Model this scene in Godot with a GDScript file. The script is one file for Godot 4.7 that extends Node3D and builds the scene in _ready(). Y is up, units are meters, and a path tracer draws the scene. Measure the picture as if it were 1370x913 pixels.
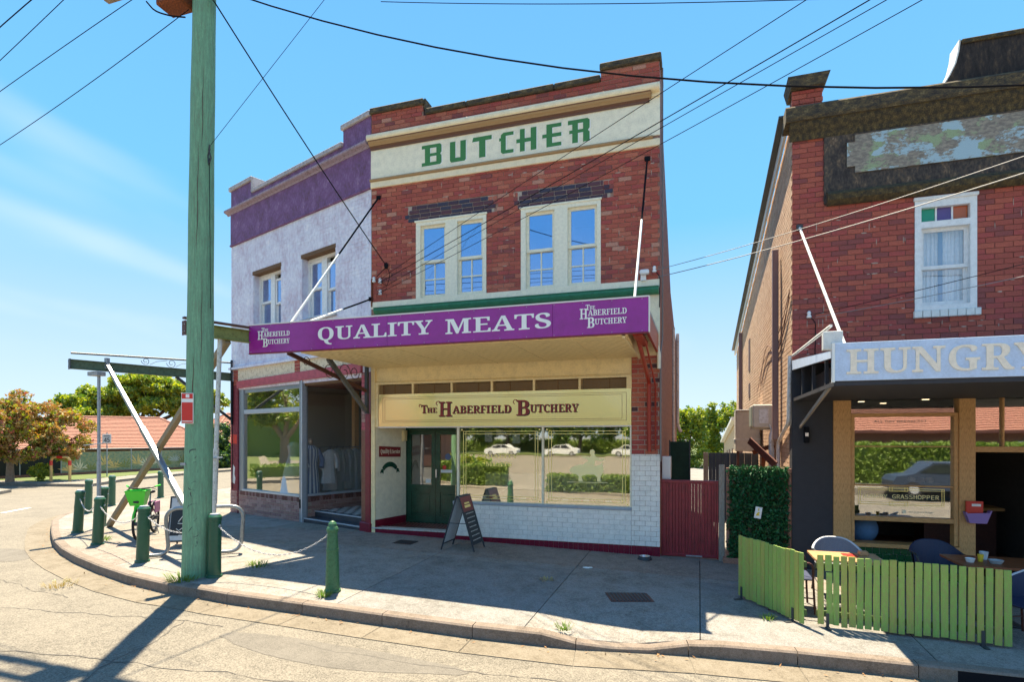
extends Node3D
# World: x runs right along the butcher's facade, z out towards the street, y up; the facade's left foot is the origin.
var M := {}
var T := {}
var org := {}
var taken := {}
var rng := RandomNumberGenerator.new()
const SUN := Vector3(-0.19, 1.0, -0.32)
const PA := 20.2

func _ready() -> void:
	rng.seed = 7
	var cam := Camera3D.new()
	cam.name = "camera"
	cam.projection = Camera3D.PROJECTION_FRUSTUM
	cam.near = 0.1
	cam.far = 900.0
	cam.size = 0.1 * 913.0 / 772.0
	cam.frustum_offset = Vector2(0.0, 0.1 * 128.5 / 772.0)
	cam.position = Vector3(6.73, 2.05, 10.91)
	cam.rotation_degrees.y = 17.96
	add_child(cam)
	cam.current = true
	var env := Environment.new()
	env.background_mode = Environment.BG_SKY
	env.sky = make_sky()
	env.background_energy_multiplier = 1.0
	env.tonemap_mode = Environment.TONE_MAPPER_LINEAR
	env.tonemap_exposure = 5.1
	env.sdfgi_enabled = true
	env.ssao_enabled = true
	env.ssil_enabled = true
	var we := WorldEnvironment.new()
	we.name = "environment"
	we.environment = env
	add_child(we)
	var sun := DirectionalLight3D.new()
	sun.name = "sun"
	sun.light_color = Color(1.0, 0.94, 0.82)
	sun.light_energy = 0.98
	sun.light_angular_distance = 0.5
	sun.shadow_enabled = true
	add_child(sun)
	sun.look_at_from_position(SUN * 20.0, Vector3.ZERO, Vector3(0, 0, 1))
	make_textures()
	make_materials()
	build_ground()
	build_butcher()
	build_awning()
	build_purple()
	build_cafe()
	build_alley()
	build_street()
	build_cafe_seating()
	build_wires()
	build_far_left()
	build_across()
	build_litter()

# ---------------------------------------------------------------- sky
func make_sky() -> Sky:
	var w := 1024
	var h := 512
	var img := Image.create(w, h, false, Image.FORMAT_RGBF)
	var fn := FastNoiseLite.new()
	fn.seed = 11
	fn.noise_type = FastNoiseLite.TYPE_SIMPLEX_SMOOTH
	fn.frequency = 1.0
	fn.fractal_octaves = 4
	# clear-day blue that pales towards the horizon: sine of the height, colour
	var gd := Gradient.new()
	gd.offsets = PackedFloat32Array([0.0, 0.15, 0.34, 0.6, 1.0])
	gd.colors = PackedColorArray([Color(0.165, 0.2, 0.232), Color(0.112, 0.166, 0.225), Color(0.046, 0.132, 0.222), Color(0.038, 0.112, 0.222), Color(0.03, 0.09, 0.205)])
	for j in h:
		var el := (0.5 - (j + 0.5) / h) * PI
		var s := sin(el)
		var c: Color
		if s < 0.0:
			c = Color(0.15, 0.145, 0.135)
		else:
			c = gd.sample(s)
		for i in w:
			if s <= 0.0:
				img.set_pixel(i, j, c)
				continue
			var az := (i + 0.5) / w * TAU
			var d := Vector3(cos(az) * cos(el), s, sin(az) * cos(el))
			var q := d / maxf(d.y + 0.12, 0.12)
			var k := fn.get_noise_3d(q.x * 0.55, q.z * 1.9, 3.0) * 0.6 + fn.get_noise_3d(q.x * 0.16, q.z * 0.5, 9.0) * 0.6
			var cov := smoothstep(0.02, 0.75, k) * smoothstep(0.02, 0.25, s) * 0.5
			img.set_pixel(i, j, c.lerp(Color(0.175, 0.205, 0.235), cov))
	var pm := PanoramaSkyMaterial.new()
	pm.panorama = ImageTexture.create_from_image(img)
	var sky := Sky.new()
	sky.sky_material = pm
	return sky

# ---------------------------------------------------------------- mesh builder
class MB:
	var v := PackedVector3Array()
	var n := PackedVector3Array()
	func tri(a: Vector3, b: Vector3, c: Vector3, out: Vector3) -> void:
		var g := (b - a).cross(c - a)
		var m := g.normalized()
		if g.dot(out) > 0.0:
			v.append_array([a, c, b])
		else:
			v.append_array([a, b, c])
			m = -m
		n.append_array([m, m, m])
	func quad(a: Vector3, b: Vector3, c: Vector3, d: Vector3, out: Vector3) -> void:
		tri(a, b, c, out)
		tri(a, c, d, out)
	func trin(a: Vector3, b: Vector3, c: Vector3, na: Vector3, nb: Vector3, nc: Vector3) -> void:
		if (b - a).cross(c - a).dot(na + nb + nc) > 0.0:
			v.append_array([a, c, b])
			n.append_array([na, nc, nb])
		else:
			v.append_array([a, b, c])
			n.append_array([na, nb, nc])
	func box(c: Vector3, s: Vector3, bev := 0.0, bs := Basis.IDENTITY) -> void:
		var h := s * 0.5
		if bev <= 0.0:
			for ax in 3:
				for sg in [-1.0, 1.0]:
					var u := Vector3.ZERO
					var w := Vector3.ZERO
					var o := Vector3.ZERO
					o[ax] = sg * h[ax]
					u[(ax + 1) % 3] = h[(ax + 1) % 3]
					w[(ax + 2) % 3] = h[(ax + 2) % 3]
					quad(c + bs * (o - u - w), c + bs * (o + u - w), c + bs * (o + u + w), c + bs * (o - u + w), bs * o)
			return
		var b := minf(bev, 0.45 * minf(h.x * 2, minf(h.y * 2, h.z * 2)))
		var k := h - Vector3(b, b, b)
		for ax in 3:
			var a1 := (ax + 1) % 3
			var a2 := (ax + 2) % 3
			for sg in [-1.0, 1.0]:
				var o := Vector3.ZERO
				o[ax] = sg * h[ax]
				var u := Vector3.ZERO
				u[a1] = k[a1]
				var w := Vector3.ZERO
				w[a2] = k[a2]
				quad(c + bs * (o - u - w), c + bs * (o + u - w), c + bs * (o + u + w), c + bs * (o - u + w), bs * o)
				for sg2 in [-1.0, 1.0]:
					var p := Vector3.ZERO
					p[ax] = sg * h[ax]
					p[a1] = sg2 * k[a1]
					var q := Vector3.ZERO
					q[ax] = sg * k[ax]
					q[a1] = sg2 * h[a1]
					quad(c + bs * (p - w), c + bs * (p + w), c + bs * (q + w), c + bs * (q - w), bs * (p + q))
		for sx in [-1.0, 1.0]:
			for sy in [-1.0, 1.0]:
				for sz in [-1.0, 1.0]:
					var g := Vector3(sx, sy, sz)
					tri(c + bs * (g * Vector3(h.x, k.y, k.z)), c + bs * (g * Vector3(k.x, h.y, k.z)), c + bs * (g * Vector3(k.x, k.y, h.z)), bs * g)
	func bx(x0: float, x1: float, y0: float, y1: float, z0: float, z1: float, bev := 0.0) -> void:
		box(Vector3(x0 + x1, y0 + y1, z0 + z1) * 0.5, Vector3(absf(x1 - x0), absf(y1 - y0), absf(z1 - z0)), bev)
	func bar(a: Vector3, b: Vector3, w: float, t: float, up := Vector3.UP, bev := 0.0) -> void:
		var d := (b - a).normalized()
		var sd := d.cross(up).normalized()
		if sd.length() < 0.5:
			sd = Vector3.RIGHT
		var u2 := sd.cross(d).normalized()
		box((a + b) * 0.5, Vector3(w, t, (b - a).length()), bev, Basis(sd, u2, -d))
	func tube(pts: Array, r, sides := 8, cap := true) -> void:
		var m := pts.size()
		var rings := []
		var nrm := []
		var side := Vector3.ZERO
		for i in m:
			var p: Vector3 = pts[i]
			var d: Vector3
			if i == 0:
				d = pts[1] - p
			elif i == m - 1:
				d = p - pts[i - 1]
			else:
				d = (pts[i + 1] - p).normalized() + (p - pts[i - 1]).normalized()
			d = d.normalized()
			if side == Vector3.ZERO:
				side = d.cross(Vector3.UP if absf(d.y) < 0.9 else Vector3.RIGHT).normalized()
			side = (side - d * side.dot(d)).normalized()
			var s2 := d.cross(side)
			var rr: float = r[i] if r is Array else r
			var ring := []
			var nr := []
			for k in sides:
				var a := TAU * k / sides
				var q := side * cos(a) + s2 * sin(a)
				ring.append(p + q * rr)
				nr.append(q)
			rings.append(ring)
			nrm.append(nr)
		for i in m - 1:
			for k in sides:
				var k2 := (k + 1) % sides
				trin(rings[i][k], rings[i][k2], rings[i + 1][k2], nrm[i][k], nrm[i][k2], nrm[i + 1][k2])
				trin(rings[i][k], rings[i + 1][k2], rings[i + 1][k], nrm[i][k], nrm[i + 1][k2], nrm[i + 1][k])
		if cap:
			for e in [0, m - 1]:
				var o: Vector3 = (pts[0] - pts[1]) if e == 0 else (pts[m - 1] - pts[m - 2])
				for k in range(1, sides - 1):
					tri(rings[e][0], rings[e][k], rings[e][k + 1], o)
	func lathe(c: Vector3, prof: Array, sides := 16, bs := Basis.IDENTITY) -> void:
		for i in prof.size() - 1:
			var a: Vector2 = prof[i]
			var b: Vector2 = prof[i + 1]
			var e := b - a
			var nn := Vector2(e.y, -e.x).normalized()
			for k in sides:
				var t0 := TAU * k / sides
				var t1 := TAU * (k + 1) / sides
				var d0 := Vector3(cos(t0), 0, sin(t0))
				var d1 := Vector3(cos(t1), 0, sin(t1))
				var n0 := bs * (d0 * nn.x + Vector3.UP * nn.y)
				var n1 := bs * (d1 * nn.x + Vector3.UP * nn.y)
				var p00 := c + bs * (d0 * a.x + Vector3.UP * a.y)
				var p01 := c + bs * (d1 * a.x + Vector3.UP * a.y)
				var p10 := c + bs * (d0 * b.x + Vector3.UP * b.y)
				var p11 := c + bs * (d1 * b.x + Vector3.UP * b.y)
				if a.x > 0.0:
					trin(p00, p01, p11, n0, n1, n1)
				if b.x > 0.0:
					trin(p00, p11, p10, n0, n1, n0)
	func ell(c: Vector3, r: Vector3, rows := 8, cols := 12) -> void:
		for i in rows:
			for k in cols:
				var q := []
				for e in [[i, k], [i + 1, k], [i + 1, k + 1], [i, k + 1]]:
					var th: float = PI * e[0] / rows
					var ph: float = TAU * e[1] / cols
					q.append(Vector3(sin(th) * cos(ph), cos(th), sin(th) * sin(ph)))
				if i < rows - 1:
					trin(c + q[0] * r, c + q[1] * r, c + q[2] * r, q[0], q[1], q[2])
				if i > 0:
					trin(c + q[0] * r, c + q[2] * r, c + q[3] * r, q[0], q[2], q[3])
	# a polygon in the plane of xf's x and y, drawn out along its z
	func prism(poly: PackedVector2Array, xf: Transform3D, depth: float) -> void:
		var ids := Geometry2D.triangulate_polygon(poly)
		var z1 := xf.basis.z * depth
		var k := 0
		while k < ids.size():
			var a := xf * Vector3(poly[ids[k]].x, poly[ids[k]].y, 0)
			var b := xf * Vector3(poly[ids[k + 1]].x, poly[ids[k + 1]].y, 0)
			var c := xf * Vector3(poly[ids[k + 2]].x, poly[ids[k + 2]].y, 0)
			tri(a, b, c, -z1)
			tri(a + z1, b + z1, c + z1, z1)
			k += 3
		var cw := Geometry2D.is_polygon_clockwise(poly)
		for i in poly.size():
			var p := poly[i]
			var q := poly[(i + 1) % poly.size()]
			var e := q - p
			var o2 := Vector2(e.y, -e.x) * (-1.0 if cw else 1.0)
			var a := xf * Vector3(p.x, p.y, 0)
			var b := xf * Vector3(q.x, q.y, 0)
			quad(a, b, b + z1, a + z1, xf.basis * Vector3(o2.x, o2.y, 0))
	# a wall facing +z between z1 (front) and z0 (back) with rectangular holes [x0, x1, y0, y1]
	func wall(x0: float, x1: float, y0: float, y1: float, z0: float, z1: float, holes: Array) -> void:
		var xs := [x0, x1]
		var ys := [y0, y1]
		for h in holes:
			for q in [h[0], h[1]]:
				if q > x0 and q < x1 and not xs.has(q):
					xs.append(q)
			for q in [h[2], h[3]]:
				if q > y0 and q < y1 and not ys.has(q):
					ys.append(q)
		xs.sort()
		ys.sort()
		var full := func(i: int, j: int) -> bool:
			if i < 0 or j < 0 or i >= xs.size() - 1 or j >= ys.size() - 1:
				return false
			var cx: float = (xs[i] + xs[i + 1]) * 0.5
			var cy: float = (ys[j] + ys[j + 1]) * 0.5
			for h in holes:
				if cx > h[0] and cx < h[1] and cy > h[2] and cy < h[3]:
					return false
			return true
		for i in xs.size() - 1:
			for j in ys.size() - 1:
				if not full.call(i, j):
					continue
				var a: float = xs[i]
				var b: float = xs[i + 1]
				var c: float = ys[j]
				var d: float = ys[j + 1]
				quad(Vector3(a, c, z1), Vector3(b, c, z1), Vector3(b, d, z1), Vector3(a, d, z1), Vector3.BACK)
				quad(Vector3(a, c, z0), Vector3(b, c, z0), Vector3(b, d, z0), Vector3(a, d, z0), Vector3.FORWARD)
				if not full.call(i - 1, j):
					quad(Vector3(a, c, z0), Vector3(a, d, z0), Vector3(a, d, z1), Vector3(a, c, z1), Vector3.LEFT)
				if not full.call(i + 1, j):
					quad(Vector3(b, c, z0), Vector3(b, d, z0), Vector3(b, d, z1), Vector3(b, c, z1), Vector3.RIGHT)
				if not full.call(i, j - 1):
					quad(Vector3(a, c, z0), Vector3(b, c, z0), Vector3(b, c, z1), Vector3(a, c, z1), Vector3.DOWN)
				if not full.call(i, j + 1):
					quad(Vector3(a, d, z0), Vector3(b, d, z0), Vector3(b, d, z1), Vector3(a, d, z1), Vector3.UP)
	func into(am: ArrayMesh, off: Vector3) -> void:
		if v.is_empty():
			return
		var vv := v
		if off != Vector3.ZERO:
			vv = Transform3D(Basis.IDENTITY, -off) * v
		var arr := []
		arr.resize(Mesh.ARRAY_MAX)
		arr[Mesh.ARRAY_VERTEX] = vv
		arr[Mesh.ARRAY_NORMAL] = n
		am.add_surface_from_arrays(Mesh.PRIMITIVE_TRIANGLES, arr)

func numbered(called: String) -> String:
	var k: int = taken.get(called, 0)
	taken[called] = k + 1
	return called if k == 0 else "%s_%03d" % [called, k]

func tag(o: Node, label: String, cat: String, group := "") -> void:
	o.set_meta("label", label)
	o.set_meta("category", cat)
	if group != "":
		o.set_meta("group", group)

func thing(called: String, label: String, cat: String, at := Vector3.ZERO, group := "", turn := 0.0, local := false) -> Node3D:
	var o := Node3D.new()
	o.name = numbered(called)
	add_child(o)
	o.position = at
	o.rotation_degrees.y = turn
	tag(o, label, cat, group)
	org[o] = Vector3.ZERO if local else at
	return o

func copy_of(src: Node3D, called: String, label: String, at: Vector3, turn := 0.0, tilt := Vector3.ZERO) -> Node3D:
	var o: Node3D = src.duplicate()
	o.name = numbered(called)
	add_child(o)
	o.position = at
	o.rotation_degrees = Vector3(tilt.x, turn, tilt.z)
	o.set_meta("label", label)
	return o

func put(mb, called: String, mat, par: Node = null) -> MeshInstance3D:
	var o := MeshInstance3D.new()
	var am := ArrayMesh.new()
	var off: Vector3 = org.get(par, Vector3.ZERO) if par else Vector3.ZERO
	var mbs: Array = mb if mb is Array else [mb]
	var mats: Array = mat if mat is Array else [mat]
	for i in mbs.size():
		if not mbs[i].v.is_empty():
			mbs[i].into(am, off)
			am.surface_set_material(am.get_surface_count() - 1, mats[i])
	o.mesh = am
	if par:
		o.name = called
		par.add_child(o, true)
		org[o] = off
	else:
		o.name = numbered(called)
		add_child(o)
	return o

func structure(mb, called: String, mat) -> MeshInstance3D:
	var o := put(mb, called, mat)
	o.set_meta("kind", "structure")
	return o

func stuff(o: Node) -> Node:
	o.set_meta("kind", "stuff")
	return o

func B(x0: float, x1: float, y0: float, y1: float, z0: float, z1: float, bev := 0.0) -> MB:
	var m := MB.new()
	m.bx(x0, x1, y0, y1, z0, z1, bev)
	return m

func TB(pts: Array, r, sides := 8) -> MB:
	var m := MB.new()
	m.tube(pts, r, sides)
	return m

func bend(pts: Array, rad: float, steps := 5) -> Array:
	# rounds the corners of a polyline
	var out := [pts[0]]
	for i in range(1, pts.size() - 1):
		var p: Vector3 = pts[i]
		var a: Vector3 = (pts[i - 1] - p)
		var b: Vector3 = (pts[i + 1] - p)
		var ra := minf(rad, minf(a.length(), b.length()) * 0.49)
		var p0 := p + a.normalized() * ra
		var p1 := p + b.normalized() * ra
		for k in steps + 1:
			var t := float(k) / steps
			out.append(p0.lerp(p, t).lerp(p.lerp(p1, t), t))
	out.append(pts[pts.size() - 1])
	return out

func rect_pts(x0: float, x1: float, y0: float, y1: float) -> PackedVector2Array:
	return PackedVector2Array([Vector2(x0, y0), Vector2(x1, y0), Vector2(x1, y1), Vector2(x0, y1)])

# lettering that fills the box x0..x1, y0..y1 of the plane of xf
func lettering(par: Node, called: String, txt: String, font: String, weight: int, x0: float, x1: float, y0: float, y1: float, xf: Transform3D, mat: Material, depth := 0.004) -> MeshInstance3D:
	var tm := TextMesh.new()
	var sf := SystemFont.new()
	sf.font_names = PackedStringArray([font])
	sf.font_weight = weight
	tm.font = sf
	tm.text = txt
	tm.font_size = 48
	tm.pixel_size = 0.01
	tm.depth = depth
	tm.material = mat
	var bb := tm.get_aabb()
	var o := MeshInstance3D.new()
	o.mesh = tm
	o.name = called
	var sc := Vector3((x1 - x0) / bb.size.x, (y1 - y0) / bb.size.y, 1.0)
	var off: Vector3 = org.get(par, Vector3.ZERO)
	var loc := Transform3D(Basis.from_scale(sc), Vector3(x0 - bb.position.x * sc.x, y0 - bb.position.y * sc.y, depth * 0.5))
	o.transform = Transform3D(xf.basis, xf.origin - off) * loc
	par.add_child(o, true)
	org[o] = off
	return o

# a face of bricks looking along +z at zf: the n_show that show largest are parts, the rest one piece of stuff
func bricks(par: Node, called: String, x0: float, x1: float, y0: float, y1: float, zf: float, holes: Array, tones: Array, n_show: int, eye: Vector3, bw := 0.23, bh := 0.076, mo := 0.010, shift0 := 0.0, deep := 0.024, weights: Array = []) -> void:
	var list := []
	var r := 0
	var y := y0
	while y < y1 - 0.02:
		var ya := y
		var yb := minf(y + bh, y1)
		var cy := (ya + yb) * 0.5
		var spans := [[x0, x1]]
		for h in holes:
			if cy > h[2] and cy < h[3]:
				var nx := []
				for s in spans:
					if h[1] <= s[0] or h[0] >= s[1]:
						nx.append(s)
						continue
					if h[0] > s[0] + 0.03:
						nx.append([s[0], h[0]])
					if h[1] < s[1] - 0.03:
						nx.append([h[1], s[1]])
				spans = nx
		var st: float = x0 + shift0 - (bw + mo) * (0.5 if r % 2 == 1 else 0.0) - (bw + mo)
		var x := st
		while x < x1:
			for s in spans:
				var a := maxf(x, s[0])
				var b := minf(x + bw, s[1])
				if b - a > 0.03:
					var cc := Vector3((a + b) * 0.5, cy, zf)
					var t := 0
					if weights.is_empty():
						t = rng.randi() % tones.size()
					else:
						var f := rng.randf()
						while t < weights.size() - 1 and f > weights[t]:
							f -= weights[t]
							t += 1
					var to := eye - cc
					list.append([(b - a) * (yb - ya) * absf(to.z) / pow(to.length(), 3.0), a, b, ya, yb, t, rng.randf_range(-0.003, 0.002)])
			x += bw + mo
		y += bh + mo
		r += 1
	list.sort_custom(func(p, q): return p[0] > q[0])
	var rest := []
	for t in tones:
		rest.append(MB.new())
	var cache := {}
	var off: Vector3 = org.get(par, Vector3.ZERO)
	for i in list.size():
		var e: Array = list[i]
		if i < n_show:
			var wd := snappedf(e[2] - e[1], 0.002)
			var ht := snappedf(e[4] - e[3], 0.002)
			var key := Vector2(wd, ht)
			if not cache.has(key):
				var m := MB.new()
				m.box(Vector3.ZERO, Vector3(wd, ht, deep), 0.004)
				var am := ArrayMesh.new()
				m.into(am, Vector3.ZERO)
				cache[key] = am
			var o := MeshInstance3D.new()
			o.mesh = cache[key]
			o.material_override = tones[e[5]]
			o.name = called
			par.add_child(o, true)
			o.position = Vector3((e[1] + e[2]) * 0.5, (e[3] + e[4]) * 0.5, zf - deep * 0.5 + e[6]) - off
		else:
			rest[e[5]].bx(e[1], e[2], e[3], e[4], zf - deep + e[6], zf + e[6])
	if list.size() > n_show:
		stuff(put(rest, called + "_courses", tones, par))

# ---------------------------------------------------------------- textures and materials
func noise_of(sd: int, freq: float, oct: int, kind := FastNoiseLite.TYPE_SIMPLEX_SMOOTH) -> FastNoiseLite:
	var f := FastNoiseLite.new()
	f.seed = sd
	f.noise_type = kind
	f.frequency = freq
	f.fractal_octaves = oct
	return f

# a tiling picture: ramp of colours over noise, plus fine speckle
func tex(sd: int, freq: float, oct: int, stops: Array, speck := 0.0, size := 512, kind := FastNoiseLite.TYPE_SIMPLEX_SMOOTH, coarse := false, plain_noise := false) -> ImageTexture:
	var im := noise_of(sd, freq, oct, kind).get_seamless_image(size, size)
	im.convert(Image.FORMAT_L8)
	var src := im.get_data()
	# a finer noise on top breaks the outlines up
	var im2 := noise_of(sd + 50, freq * 5.0, oct, kind).get_seamless_image(size, size)
	im2.convert(Image.FORMAT_L8)
	var src2 := im2.get_data()
	var src3 := PackedByteArray()
	if coarse:
		var im3 := noise_of(sd + 90, 0.0045, 3, kind).get_seamless_image(size, size)
		im3.convert(Image.FORMAT_L8)
		src3 = im3.get_data()
	for i in src.size():
		if coarse:
			src[i] = clampi(src[i] + int((src3[i] - 128) * 0.55), 0, 255)
		if plain_noise:
			break
		src[i] = clampi(int(src[i] * 0.66 + src2[i] * 0.34 + (src2[i] - 128) * 0.25), 0, 255)
	var g := Gradient.new()
	g.offsets = PackedFloat32Array()
	g.colors = PackedColorArray()
	var offs := PackedFloat32Array()
	var cols := PackedColorArray()
	for s in stops:
		offs.append(s[0])
		cols.append(s[1])
	g.offsets = offs
	g.colors = cols
	var lut := []
	for i in 256:
		lut.append(g.sample(i / 255.0))
	var out := PackedByteArray()
	out.resize(size * size * 3)
	var r := RandomNumberGenerator.new()
	r.seed = sd
	for i in size * size:
		var c: Color = lut[src[i]]
		var k := 1.0 + (r.randf() - 0.5) * speck
		out[i * 3] = int(clampf(c.r * k, 0, 1) * 255.0)
		out[i * 3 + 1] = int(clampf(c.g * k, 0, 1) * 255.0)
		out[i * 3 + 2] = int(clampf(c.b * k, 0, 1) * 255.0)
	return ImageTexture.create_from_image(Image.create_from_data(size, size, false, Image.FORMAT_RGB8, out))

func gr(x: float) -> Color:
	return Color(x, x, x)

func make_textures() -> void:
	T.white = ImageTexture.create_from_image(Image.create_from_data(2, 2, false, Image.FORMAT_RGB8, PackedByteArray([255, 255, 255, 255, 255, 255, 255, 255, 255, 255, 255, 255])))
	T.grain = tex(1, 0.012, 5, [[0.0, gr(0.88)], [0.5, gr(0.95)], [1.0, gr(1.0)]], 0.06)
	T.blotch = tex(2, 0.008, 4, [[0.0, gr(0.74)], [0.45, gr(0.9)], [1.0, gr(1.0)]], 0.06)
	T.stain = tex(3, 0.010, 5, [[0.0, Color(0.55, 0.50, 0.45)], [0.3, Color(0.85, 0.83, 0.8)], [0.5, gr(0.95)], [1.0, gr(1.0)]], 0.08)
	T.concrete = tex(4, 0.016, 6, [[0.0, Color(0.70, 0.69, 0.67)], [0.45, Color(0.87, 0.86, 0.84)], [1.0, gr(1.0)]], 0.42, 512, FastNoiseLite.TYPE_SIMPLEX_SMOOTH, true)
	T.asphalt = tex(5, 0.01, 4, [[0.0, gr(0.78)], [0.5, gr(0.90)], [1.0, gr(1.0)]], 0.6, 512, FastNoiseLite.TYPE_SIMPLEX_SMOOTH, true)
	T.brick = tex(6, 0.03, 4, [[0.0, Color(0.42, 0.36, 0.4)], [0.35, Color(0.78, 0.72, 0.72)], [0.7, gr(0.96)], [1.0, Color(1.0, 0.95, 0.9)]], 0.3)
	T.bump = tex(8, 0.05, 4, [[0.0, gr(0.0)], [1.0, gr(1.0)]], 0.2)
	T.wood = tex(9, 0.025, 4, [[0.0, Color(0.55, 0.47, 0.4)], [0.4, Color(0.82, 0.78, 0.74)], [1.0, gr(1.0)]], 0.1)
	T.render = tex(10, 0.010, 6, [[0.0, Color(0.20, 0.18, 0.175)], [0.35, Color(0.27, 0.25, 0.24)], [0.55, Color(0.34, 0.31, 0.285)], [0.72, Color(0.43, 0.37, 0.30)], [0.86, Color(0.54, 0.47, 0.39)], [1.0, Color(0.68, 0.63, 0.57)]], 0.35)
	T.moss = tex(13, 0.016, 5, [[0.0, Color(0.16, 0.15, 0.14)], [0.35, Color(0.24, 0.22, 0.19)], [0.55, Color(0.34, 0.29, 0.20)], [0.75, Color(0.44, 0.38, 0.25)], [1.0, Color(0.58, 0.53, 0.44)]], 0.25)
	T.purple = tex(14, 0.012, 5, [[0.0, Color(0.40, 0.22, 0.31)], [0.25, Color(0.40, 0.29, 0.40)], [0.5, Color(0.45, 0.31, 0.49)], [0.75, Color(0.50, 0.38, 0.54)], [0.9, Color(0.56, 0.46, 0.58)], [0.96, Color(0.72, 0.54, 0.52)], [1.0, Color(0.8, 0.66, 0.6)]], 0.14)
	T.lilac = tex(15, 0.006, 5, [[0.0, Color(0.80, 0.74, 0.80)], [0.4, Color(0.88, 0.87, 0.92)], [0.65, Color(0.92, 0.93, 0.97)], [1.0, Color(1.0, 0.99, 1.0)]], 0.06)
	T.pier = tex(16, 0.03, 5, [[0.0, Color(0.36, 0.06, 0.1)], [0.5, Color(0.48, 0.10, 0.16)], [0.68, Color(0.56, 0.2, 0.26)], [0.74, Color(0.82, 0.66, 0.66)], [0.8, Color(0.45, 0.12, 0.16)], [1.0, Color(0.62, 0.34, 0.36)]], 0.15)
	T.greenpaint = tex(17, 0.02, 5, [[0.0, Color(0.66, 0.56, 0.42)], [0.3, Color(0.70, 0.67, 0.38)], [0.5, Color(0.65, 0.70, 0.34)], [0.75, Color(0.67, 0.76, 0.37)], [1.0, Color(0.56, 0.70, 0.44)]], 0.10)
	T.polegreen = tex(18, 0.022, 5, [[0.0, Color(0.46, 0.46, 0.38)], [0.3, Color(0.42, 0.56, 0.46)], [0.6, Color(0.44, 0.63, 0.51)], [0.85, Color(0.55, 0.68, 0.56)], [1.0, Color(0.66, 0.68, 0.58)]], 0.14)
	T.mural = tex(19, 0.03, 4, [[0.0, Color(0.30, 0.38, 0.30)], [0.35, Color(0.46, 0.53, 0.42)], [0.5, Color(0.60, 0.64, 0.55)], [0.62, Color(0.55, 0.54, 0.38)], [0.74, Color(0.74, 0.68, 0.44)], [0.86, Color(0.55, 0.54, 0.52)], [1.0, Color(0.76, 0.80, 0.78)]], 0.15)
	T.rust = tex(20, 0.03, 5, [[0.0, Color(0.2, 0.1, 0.06)], [0.5, Color(0.5, 0.25, 0.1)], [1.0, Color(0.75, 0.42, 0.2)]], 0.2)
	T.press = press_tex()
	T.warp = tex(21, 0.007, 2, [[0.0, gr(0.0)], [1.0, gr(1.0)]], 0.0, 256, FastNoiseLite.TYPE_SIMPLEX_SMOOTH, false, true)
	T.sign = old_sign_tex()

# flaking paint on the cafe's old name panel: pale blue, some green, grime between
func old_sign_tex() -> ImageTexture:
	var s := 512
	var im := Image.create(s, s, false, Image.FORMAT_RGB8)
	var a := noise_of(31, 0.010, 5)
	var b := noise_of(32, 0.05, 4)
	var c := noise_of(33, 0.16, 3)
	var d := noise_of(34, 0.006, 3)
	for j in s:
		for i in s:
			var f := a.get_noise_2d(i, j * 0.6) + 0.35 * b.get_noise_2d(i, j) + 0.25 * c.get_noise_2d(i, j)
			var g := d.get_noise_2d(i + 900, j)
			var k := c.get_noise_2d(i * 1.7, j * 1.7)
			var base := Color(0.46, 0.43, 0.40).lerp(Color(0.62, 0.58, 0.52), clampf(0.5 + b.get_noise_2d(i + 77, j) + 0.5 * k, 0, 1))
			var paint := Color(0.62, 0.72, 0.76) if g + 0.25 * f > -0.04 else Color(0.55, 0.61, 0.45)
			paint = paint.lerp(Color(0.80, 0.86, 0.88), clampf(k * 0.7 + 0.2, 0, 1) * 0.5)
			im.set_pixel(i, j, base.lerp(paint, smoothstep(-0.06, 0.20, f)))
	return ImageTexture.create_from_image(im)

func press_tex() -> ImageTexture:
	# the small repeat of a pressed metal ceiling
	var s := 256
	var im := Image.create(s, s, false, Image.FORMAT_L8)
	for j in s:
		for i in s:
			var u := i / float(s) * TAU
			var w := j / float(s) * TAU
			var h := 0.5 + 0.25 * sin(3.0 * u + 1.2 * sin(2.0 * w)) * cos(2.0 * w) + 0.25 * cos(4.0 * u - 3.0 * w) * sin(w)
			im.set_pixel(i, j, gr(clampf(h, 0, 1)))
	return ImageTexture.create_from_image(im)

func mat(called: String, col: Color, rough := 0.8, t: Texture2D = null, sc := Vector3.ONE, metal := 0.0, bump := 0.0, btex: Texture2D = null, bsc := 0.0) -> StandardMaterial3D:
	var m := StandardMaterial3D.new()
	m.resource_name = called
	m.albedo_color = col.linear_to_srgb()
	m.roughness = rough
	m.metallic = metal
	if t:
		m.albedo_texture = t
	if t or bump > 0.0:
		m.uv1_triplanar = true
		m.uv1_world_triplanar = true
		m.uv1_scale = sc
		m.uv1_triplanar_sharpness = 6.0
	if bump > 0.0:
		m.heightmap_enabled = true
		m.heightmap_texture = btex if btex else T.bump
		m.heightmap_scale = bump * 0.35
	M[called] = m
	return m

func glass(called: String, alpha: float, tint: Color) -> StandardMaterial3D:
	# a half-silvered pane: part mirror, part clear
	var m := StandardMaterial3D.new()
	m.resource_name = called
	m.albedo_color = Color(tint.r, tint.g, tint.b, alpha)
	m.albedo_texture = T.white
	m.transparency = BaseMaterial3D.TRANSPARENCY_ALPHA
	m.metallic = 1.0
	m.roughness = 0.02
	m.uv1_triplanar = true
	m.uv1_world_triplanar = true
	m.uv1_scale = Vector3.ONE * 0.9
	m.heightmap_enabled = true
	m.heightmap_texture = T.warp
	m.heightmap_scale = 0.022
	M[called] = m
	return m

func c8(r: float, g: float, b: float) -> Color:
	return Color(r / 255.0, g / 255.0, b / 255.0).srgb_to_linear()

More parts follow.
